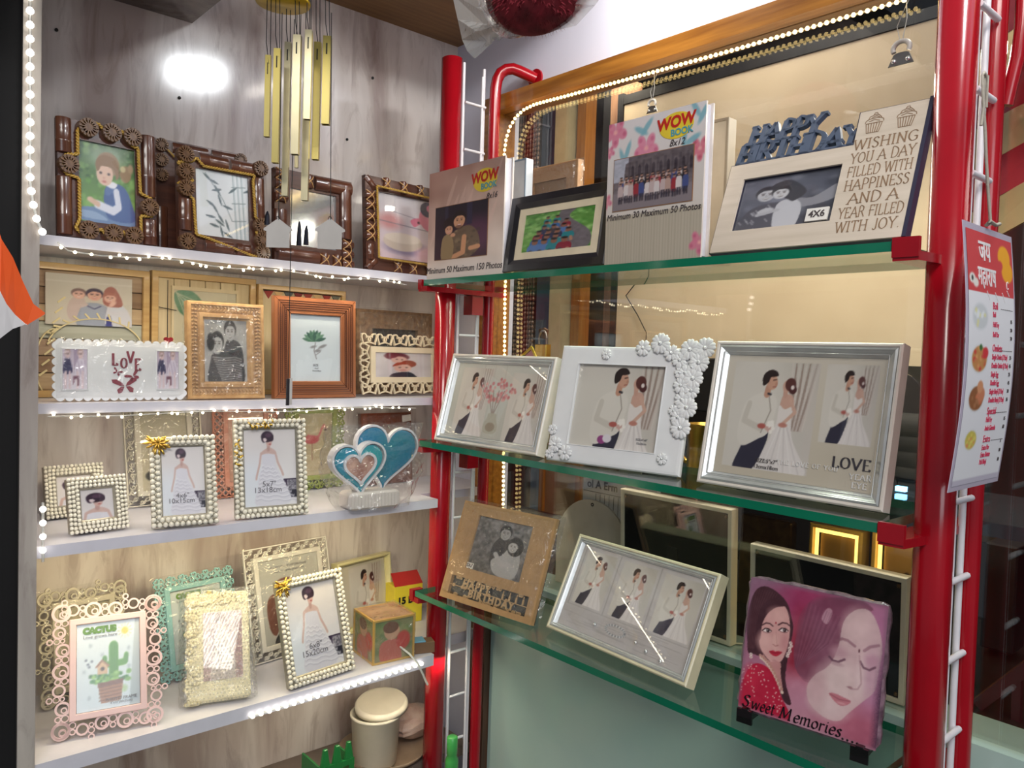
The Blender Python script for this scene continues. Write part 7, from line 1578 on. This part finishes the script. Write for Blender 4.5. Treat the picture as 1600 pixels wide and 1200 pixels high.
for s, y in (('Boil', .32), ('Half Fry', .36), ('Boil Pav', .40), ('Single Omlet (2 Pav)', .49), ('Double Omlet (2 Pav)', .525), ('Single Egg', .56), ('Double Egg', .595), ('Single Burji (2 Pav)', .63), ('Double Burji (2 Pav)', .665), ('Half Fry', .745), ('Anda Ghotala', .78), ('Extra Pav', .86), ('Extra Butter', .89), ('Pali Bhaji', .92)): TL(m, s, .50, y, .031, sx=.70)
m = bend(m); m.build('lettering', mat('menu_crimson', (196, 60, 90), .5), t)
m = MB()
for s, y in (('15', .34), ('20', .375), ('20', .41), ('25', .49), ('45', .525), ('25', .56), ('45', .595), ('30', .63), ('55', .665), ('15', .745), ('60', .78), ('3', .84), ('10', .88), ('10', .92)): TL(m, s, .90, y, .022)
for y in (.292, .462, .717, .832):
    for k in range(13): xx = -pw/2+pw*(.68+.022*k); m.box((xx, -.0010, H_*.975-y*ph-.0006), (xx+.0014, -.0008, H_*.975-y*ph+.0002))
bend(m).build('lettering', M_ink, t)
m = MB(); hd = lambda s, fx, fy, sz, **k: TL(m, s, fx, fy, sz, bold=.0004, **k)
hd('\u091c\u092f', .24, .075, .115, sx=.85); hd('\u092e\u0939\u093e\u0930\u093e\u0937', .20, .175, .105, sx=.72)
nx_ = -pw/2+.855*pw; nz_ = H_*.975-.205*ph
nib(m, 'C', nx_, nz_, .0085, y=-.0009, w=.2, ang=.3); m.ribbon([(nx_-.003, nz_-.002), (nx_+.004, nz_-.008)], .0012, -.001, -.0006)
for a, b in (((-.12, .23), (-.06, .262)), ((.06, .23), (.12, .262)), ((.22, .225), (.28, .262))): m.ribbon([(a[0]*pw, H_*.975-a[1]*ph), (b[0]*pw, H_*.975-b[1]*ph)], .0010, -.001, -.0006)
bend(m).build('lettering', mat('menu_white', (238, 234, 236), .5), t)
# string holding the card
m = MB(); S = [on(x, y, 1, .330) for x, y in ((1548, 352), (1544, 300), (1541, 250), (1539, 200), (1536, 160), (1539, 118), (1543, 118), (1541, 160), (1538, 200), (1540, 160))]
m.tube(S[:8], .0018, 7); m.tube([on(x, y, 1, .328) for x, y in ((1533, 196), (1537, 165), (1535, 118), (1538, 113), (1542, 120), (1541, 168))], .0017, 7); m.tube([on(1541, 352, 1, .318), on(1547, 346, 1, .312), on(1556, 352, 1, .318), on(1562, 350, 1, .33)], .0021, 7)
m.build('hanging_cord', mat('cotton_cord', (176, 168, 156), .8, bump=.4, bscale=300), t).location = -t.location
# ================================================================== suction hooks with wire
def hook(x, y, label, s=1, X=1.171):
    C0 = V(on(x, y, 0, X)); t = thing('wire_clip', label, 'clip', 'clips hanging on the window', loc=C0); t.rotation_euler.z = -PI/2; k = .0009*s
    m = MB(); m.prism([(-20*k, -12*k), (20*k, -12*k), (12*k, 6*k), (6*k, 8*k), (-6*k, 8*k), (-12*k, 6*k)], -.003, -.001, bev=.0005); m.build('clip_plate', M_steel, t)
    m = MB(); m.tube([(13*k*math.cos(a), -.003, 14*k+11*k*math.sin(a)) for a in np.linspace(-.5, PI+.5, 14)], 4*k, 8); m.build('jaw_ring', mat('plastic_grey', (196, 192, 186), .3, coat=.5), t)
    m = MB(); [m.ball((q*k, -.004, -5*k), 4*k, 8, 5, 0, (1, .5, 1)) for q in (-11, 11)]; m.build('rivets', M_silver, t)
    m = MB(); m.tube([(-2*k, -.002, 22*k), (-9*k, -.002, 50*k), (4*k, -.002, 80*k), (16*k, -.002, 106*k)], .0007, 5); m.tube([(0, -.002, 22*k), (6*k, -.002, 60*k), (2*k, -.002, 110*k)], .0007, 5); m.build('wire', M_steel, t)
hook(1409, 90, 'steel clip on a wire, above the greeting frame')
hook(1020, 170, 'steel clip on a wire, above the floral album', .7)
# ================================================================== plush toy in a clear bag, paper flag
C1 = V(on(838, -18, 0, .78)); t = thing('wrapped_plush', 'dark red plush toy hanging overhead in a clear plastic bag', 'plush toy', loc=C1)
m = MB(); m.ball((0, 0, 0), .064, 28, 20, 0, (1, 1.35, .95)); rr = random.Random(1)
for i in range(1500):
    a = rr.uniform(0, 2*PI); b = rr.uniform(-1, .3); q = Vector((math.cos(a)*math.sqrt(1-b*b), math.sin(a)*math.sqrt(1-b*b)*1.35, b*.95))*.0635; n_ = q.normalized(); s_ = n_.orthogonal().normalized()*.0012; tip = q+n_*.006+Vector((rr.uniform(-.003, .003), rr.uniform(-.003, .003), -.003)); m.add([q-s_, q+s_, tip], [(0, 1, 2)])
m.build('plush_body', mat('crimson_plush', (126, 28, 42), .9, var=.25, vscale=40), t)
rr = np.random.RandomState(3); vs = []; n, q = 26, 12; m = MB()
for j in range(q+1):
    for i in range(n): a = 2*PI*i/n; v = j/q; r = .078*(math.sin(PI*(.5+.5*v))**.6 if v < 1 else .06)*(1+.08*(rr.rand()-.5)); tw = Vector((.0, .052*v**2, -.085*v)); vs.append((r*math.cos(a)+tw.x, r*1.35*math.sin(a)+tw.y, .03+tw.z-.0))
m.add(vs, [(j*n+i, j*n+(i+1) % n, (j+1)*n+(i+1) % n, (j+1)*n+i) for j in range(q) for i in range(n)]); m.build('clear_bag', clear('bag_plastic', (.95, .95, .95), .10, .08, crumple=.9, bscale=18, haze=.12), t)
# gathered white tail of the bag
m = MB(); T0 = [V(on(x, y, 0, .80+d))-C1 for x, y, d in ((706, -10, 0), (715, 30, .0), (722, 62, .005), (730, 80, 0), (742, 92, .0), (756, 74, .004), (764, 58, -.004), (780, 64, .0), (798, 50, .004), (812, 40, 0), (850, 52, 0), (900, 40, .0), (930, 8, .0), (950, -20, 0), (820, -40, 0))]
n = len(T0); ce = sum(T0, Vector())/n; vs = T0+[ce+Vector((-.02, 0, 0))]+[p+Vector((.004, 0, 0)) for p in T0]; 
mid = [p.lerp(ce, .45)+Vector((.012*math.sin(i*2.3), 0, 0)) for i, p in enumerate(T0)]
vs = T0+mid+[ce]; m.add(vs, [(i, (i+1) % n, n+(i+1) % n, n+i) for i in range(n)]+[(n+i, n+(i+1) % n, 2*n) for i in range(n)], 0, False)
m.build('bag_tail', clear('bag_plastic_white', (.95, .95, .95), .14, .15, crumple=.9, bscale=22, haze=.42), t)
Pf = [V(CAM+ray(x, y)*.62) for x, y in ((-60, 345), (-4, 345), (6, 372), (22, 402), (34, 440), (48, 475), (67, 489))]; Pw = [V(CAM+ray(x, y)*.62) for x, y in ((-60, 430), (-4, 438), (4, 455), (12, 475), (22, 492), (38, 508), (67, 491))]; Pb = [V(CAM+ray(x, y)*.62) for x, y in ((-60, 560), (-6, 545), (0, 532), (8, 524), (18, 514), (36, 507), (66, 492))]
t = thing('hanging_flag', 'orange and white paper flag poking in at the left edge', 'flag', loc=Pf[0])
def strip_mesh(a, b, nm, mt):
    m = MB(); O_ = Pf[0]; off = Vector((.0, .0015, 0)); n = len(a); cv = [Vector((0, .010*math.sin(i*.9), 0)) for i in range(n)]
    vs = [p-O_+c for p, c in zip(a, cv)]+[p-O_+c for p, c in zip(b, cv)]; vs += [v+off for v in vs]
    m.add(vs, [(i, n+i, n+i+1, i+1) for i in range(n-1)]+[(2*n+i+1, 3*n+i+1, 3*n+i, 2*n+i) for i in range(n-1)]+[(i, i+1, 2*n+i+1, 2*n+i) for i in range(n-1)]+[(n+i+1, n+i, 3*n+i, 3*n+i+1) for i in range(n-1)]); m.build(nm, mt, t)
strip_mesh(Pf, Pw, 'orange_band', mat('saffron', (226, 88, 30), .7, var=.04)); strip_mesh(Pw, Pb, 'white_band', mat('flag_white', (214, 212, 214), .7, var=.03))
# ================================================================== dim things farther inside
def ibox(name, label, cat, x0, y0, x1, y1, X, d, mt, group=None, nm='body'):
    a = on(x0, y1, 0, X); b = on(x1, y0, 0, X); zc = on(x0, y0, 0, X)[2]; t = thing(name, label, cat, group, loc=(X, (a[1]+b[1])/2, a[2]))
    m = MB(); W2 = abs(a[1]-b[1])/2; H2 = zc-a[2]; m.prism(rrect(0, H2/2, W2, H2/2, min(W2, H2)*.12), 0, d, bev=.003); o = m.build(nm, mt, t); o.rotation_euler.z = -PI/2; return t, W2*2, H2
# lit golden frames
for x0, x1, y0, y1, lb in ((1258, 1347, 850, 960, 'gold lit frame with a couple photo, left of its lit neighbour, behind the slate photo'), (1352, 1470, 866, 1040, 'gold lit frame with a couple photo, next to the right red post')):
    a = on(x0, y1, 0, 1.40); b = on(x1, y0, 0, 1.40); W2 = a[1]-b[1]; H2 = b[2]-ZS+.02
    t = thing('lit_frame', lb, 'picture frame', 'gold lit frames inside the window', loc=(1.40, (a[1]+b[1])/2, ZS+.0005)); t.rotation_euler.z = -PI/2
    m = MB(); m.moulding(W2, H2, [(0, .03), (0, .002), (.003, 0), (.007, 0), (.008, .010)]); m.build('case', mat('amber_acrylic', (206, 170, 90), .3, coat=.5), t)
    m = MB(); m.moulding(W2-.018, H2-.018, [(0, .008), (.001, .005), (.006, .005), (.007, .008)], z0=.009); m.build('light_channel', mat('amber_glow', (255, 214, 110), .4, emit=2.2, ecol=(1, .70, .18)), t)
    photo(t, (-W2/2+.018, .018, W2/2-.018, H2-.018), lambda p: (p.grad((176, 140, 84), (150, 110, 66)), p.view(.05, .2, 1.05, 1.25), couple(p, bg=False, dress=(196, 166, 126)), p.view(0, 0, 1, 1)), y=.012, gy=.010); backing(t, W2, H2, .031, .033)
t, W2, H2 = ibox('foil_panel', 'gold foil textured panel inside, under the middle glass shelf', 'panel', 1150, 800, 1238, 960, 1.45, .02, mat('gold_foil', (150, 116, 70), .3, metal=.5, c2=(84, 56, 40), vscale=30, bump=.6, bscale=60))
t, W2, H2 = ibox('script_board', 'white board with black wire work inside, above the arched plaque', 'board', 905, 735, 1030, 905, 1.6, .01, mat('script_white', (150, 152, 150), .5))
m = MB(); letters(m, 'ol A Erm', -W2*.22, H2*.90, .030, y=-.001, bold=.0006); [m.box((x*.016, -.001, 0), (x*.016+.001, -.0004, H2*.82)) for x in range(-5, 6)]; m.box((-W2*.48, -.001, H2*.83), (W2*.48, -.0004, H2*.835)); o = m.build('lettering', M_blk, t); o.rotation_euler.z = -PI/2
t, W2, H2 = ibox('low_cabinet', 'brown cabinet with an orange timber frame low inside, behind the arched plaque', 'cabinet', 842, 690, 912, 870, 1.86, .04, mat('cabinet_brown', (150, 120, 84), .5))
m = MB(); m.moulding(W2, H2, [(0, -.001), (0, -.012), (.02, -.012), (.02, -.001)]); o = m.build('cabinet_frame', wood('orange_timber', (176, 116, 50), (140, 84, 34), 'z'), t); o.rotation_euler.z = -PI/2
t = thing('bangle_stand', 'black rounded rolls with pale edges on a display stand, left of the right red post', 'stand', loc=on(1425, 760, 0, 1.42))
for k in range(5):
    m = MB(); m.tube([(0, .03, 0), (0, -.04, 0)], .026, 20); o = m.build('black_roll', mat('black_velvet', (12, 10, 12), .8), t); o.location = (.0, -.004*k+.0, .10-.026*k*1.0); 
    m = MB(); m.ring(0, 0, .028, .0255, -.001, .001, 24); o = m.build('pale_rim', mat('rim_grey', (170, 170, 172), .4), t); o.location = (-.002, -.03-.008*k*.5, .10-.026*k); o.rotation_euler.z = .5
t = thing('mirror_oval', 'dark oval mirror inside, beside the LOVE frame', 'mirror', loc=on(1405, 655, 0, 1.5)); m = MB(); m.prism([(.05*math.cos(a), .085*math.sin(a)) for a in np.linspace(0, 2*PI, 32)[:-1]], 0, .006, bev=.001); o = m.build('glass', mat('dark_glass', (20, 18, 22), .06, coat=1, var=.05), t); o.rotation_euler.z = -PI/2
o = MB(); o.box((0, -.008, 0), (.01, .008, .008)); o = o.build('blue_indicator', mat('blue_glow', (80, 200, 255), .4, emit=6, ecol=(.2, .6, 1))); o.location = V(on(1406, 768, 0, 1.35)); tagged(o, 'small glowing blue indicator lamp under the LOVE frame corner', 'lamp')
t, W2, H2 = ibox('dark_interior_block', 'black block standing in for the dark interior between the flower frame and the LOVE frame', 'case', 1062, 558, 1150, 640, 1.55, .06, M_blk)  # plain black block in place of the dark interior below the beige board
# far right: dim bench, seat, ledge and reflected awning
t = thing('red_bench', 'dark red bench bar low inside, right of the rack', 'bench', loc=on(1560, 1080, 0, 1.35)); m = MB(); m.tube([V(on(1528, 1100, 0, 1.3))-t.location, V(on(1615, 1035, 0, 1.3))-t.location], .012, 4, smooth=False); m.build('seat_bar', mat('dark_red_wood', (60, 14, 18), .6), t)
m = MB(); m.tube([V(on(1590, 1060, 0, 1.3))-t.location, V(on(1588, 1135, 0, 1.3))-t.location], .008, 4, smooth=False); m.build('bench_leg', mat('dark_red_wood', (60, 14, 18), .6), t)
ibox('dark_chair', 'black padded chair back, far right behind the rack', 'chair', 1530, 845, 1592, 1010, 1.55, .06, mat('navy_seat', (7, 8, 14), .8))
ibox('counter_ledge', 'olive brown counter ledge, far right behind the menu card', 'ledge', 1500, 812, 1680, 842, 1.9, .2, mat('olive_ledge', (60, 52, 38), .6), nm='slab')
t = thing('awning_reflection', 'red and cream stripes standing in for an awning reflected in the window, top right corner', 'curtain', loc=on(1565, 330, 0, 1.68)); C2 = V(t.location)  # stripes modelled as cloth where the window reflects an awning
cs = [mat('cloth_red', (150, 20, 40), .8), mat('cloth_cream', (190, 166, 120), .8)]
for k in range(6):
    P_ = [V(on(x, y, 0, 1.68+.02*math.sin(k*2+j)))-C2 for j, (x, y) in enumerate(((1500, 30+k*62), (1680, -70+k*62), (1680, -8+k*62), (1500, 92+k*62)))]
    m = MB(); m.add(P_+[p+Vector((.01, 0, 0)) for p in P_], [(3, 2, 1, 0), (4, 5, 6, 7), (0, 1, 5, 4), (1, 2, 6, 5), (2, 3, 7, 6), (3, 0, 4, 7)]); m.build('cloth_stripe', cs[k % 2], t)
m = MB(); pts = [V(on(x, y, 0, 1.14)) for x, y in ((1572, 165), (1580, 130), (1590, 90), (1597, 40), (1600, -20), (1602, -60))]; m.tube(pts, .0085, 12); tagged(m.build('curved_red_tube', M_red), 'curved red tube at the top right, behind the right red post', 'tube')

P0 = V(on(828, 556, 0, 1.245)); t = thing('paper_house_charm', 'small yellow, green and pink pointed card beside the padlock', 'decoration', loc=P0); t.rotation_euler.z = -PI/2
m = MB(); m.ribbon([(-.034, -.006), (.006, .020)], .006, -.002, 0); m.ribbon([(.006, .020), (.026, -.010)], .006, -.002, 0); m.build('roof_band', mat('bright_yellow', (226, 206, 40), .5), t)
m = MB(); m.prism([(-.022, -.03), (.02, -.03), (.02, -.008), (.005, .014), (-.022, -.004)], .0, .002); m.build('pink_card', mat('soft_pink', (216, 150, 180), .5), t)
m = MB(); m.ribbon([(-.036, -.012), (-.018, .0005)], .005, -.0022, -.0002); m.build('green_band', mat('leaf_green', (90, 170, 50), .5), t)

for x, y, lb in ((88, 47, 'tiny dark screw at the top left of the veined wall, above the girl photo'), (280, 153, 'tiny dark screw just below the bright lamp reflection on the wall'), (582, 122, 'tiny dark screw in the wall, higher one right of the wind chime'), (542, 218, 'tiny dark screw in the wall, lower one right of the wind chime')):
    P0 = on(x, y, 1, 1.5995); m = MB(); m.lathe([(0, 0), (.0028, 0), (.0030, .0006), (.0030, .002), (0, .002)], n=14); o = m.build('wall_screw', M_blk); o.location = V(P0); o.rotation_euler.x = PI/2
    o['label'] = lb; o['category'] = 'screw'; o['group'] = 'screws in the veined wall'
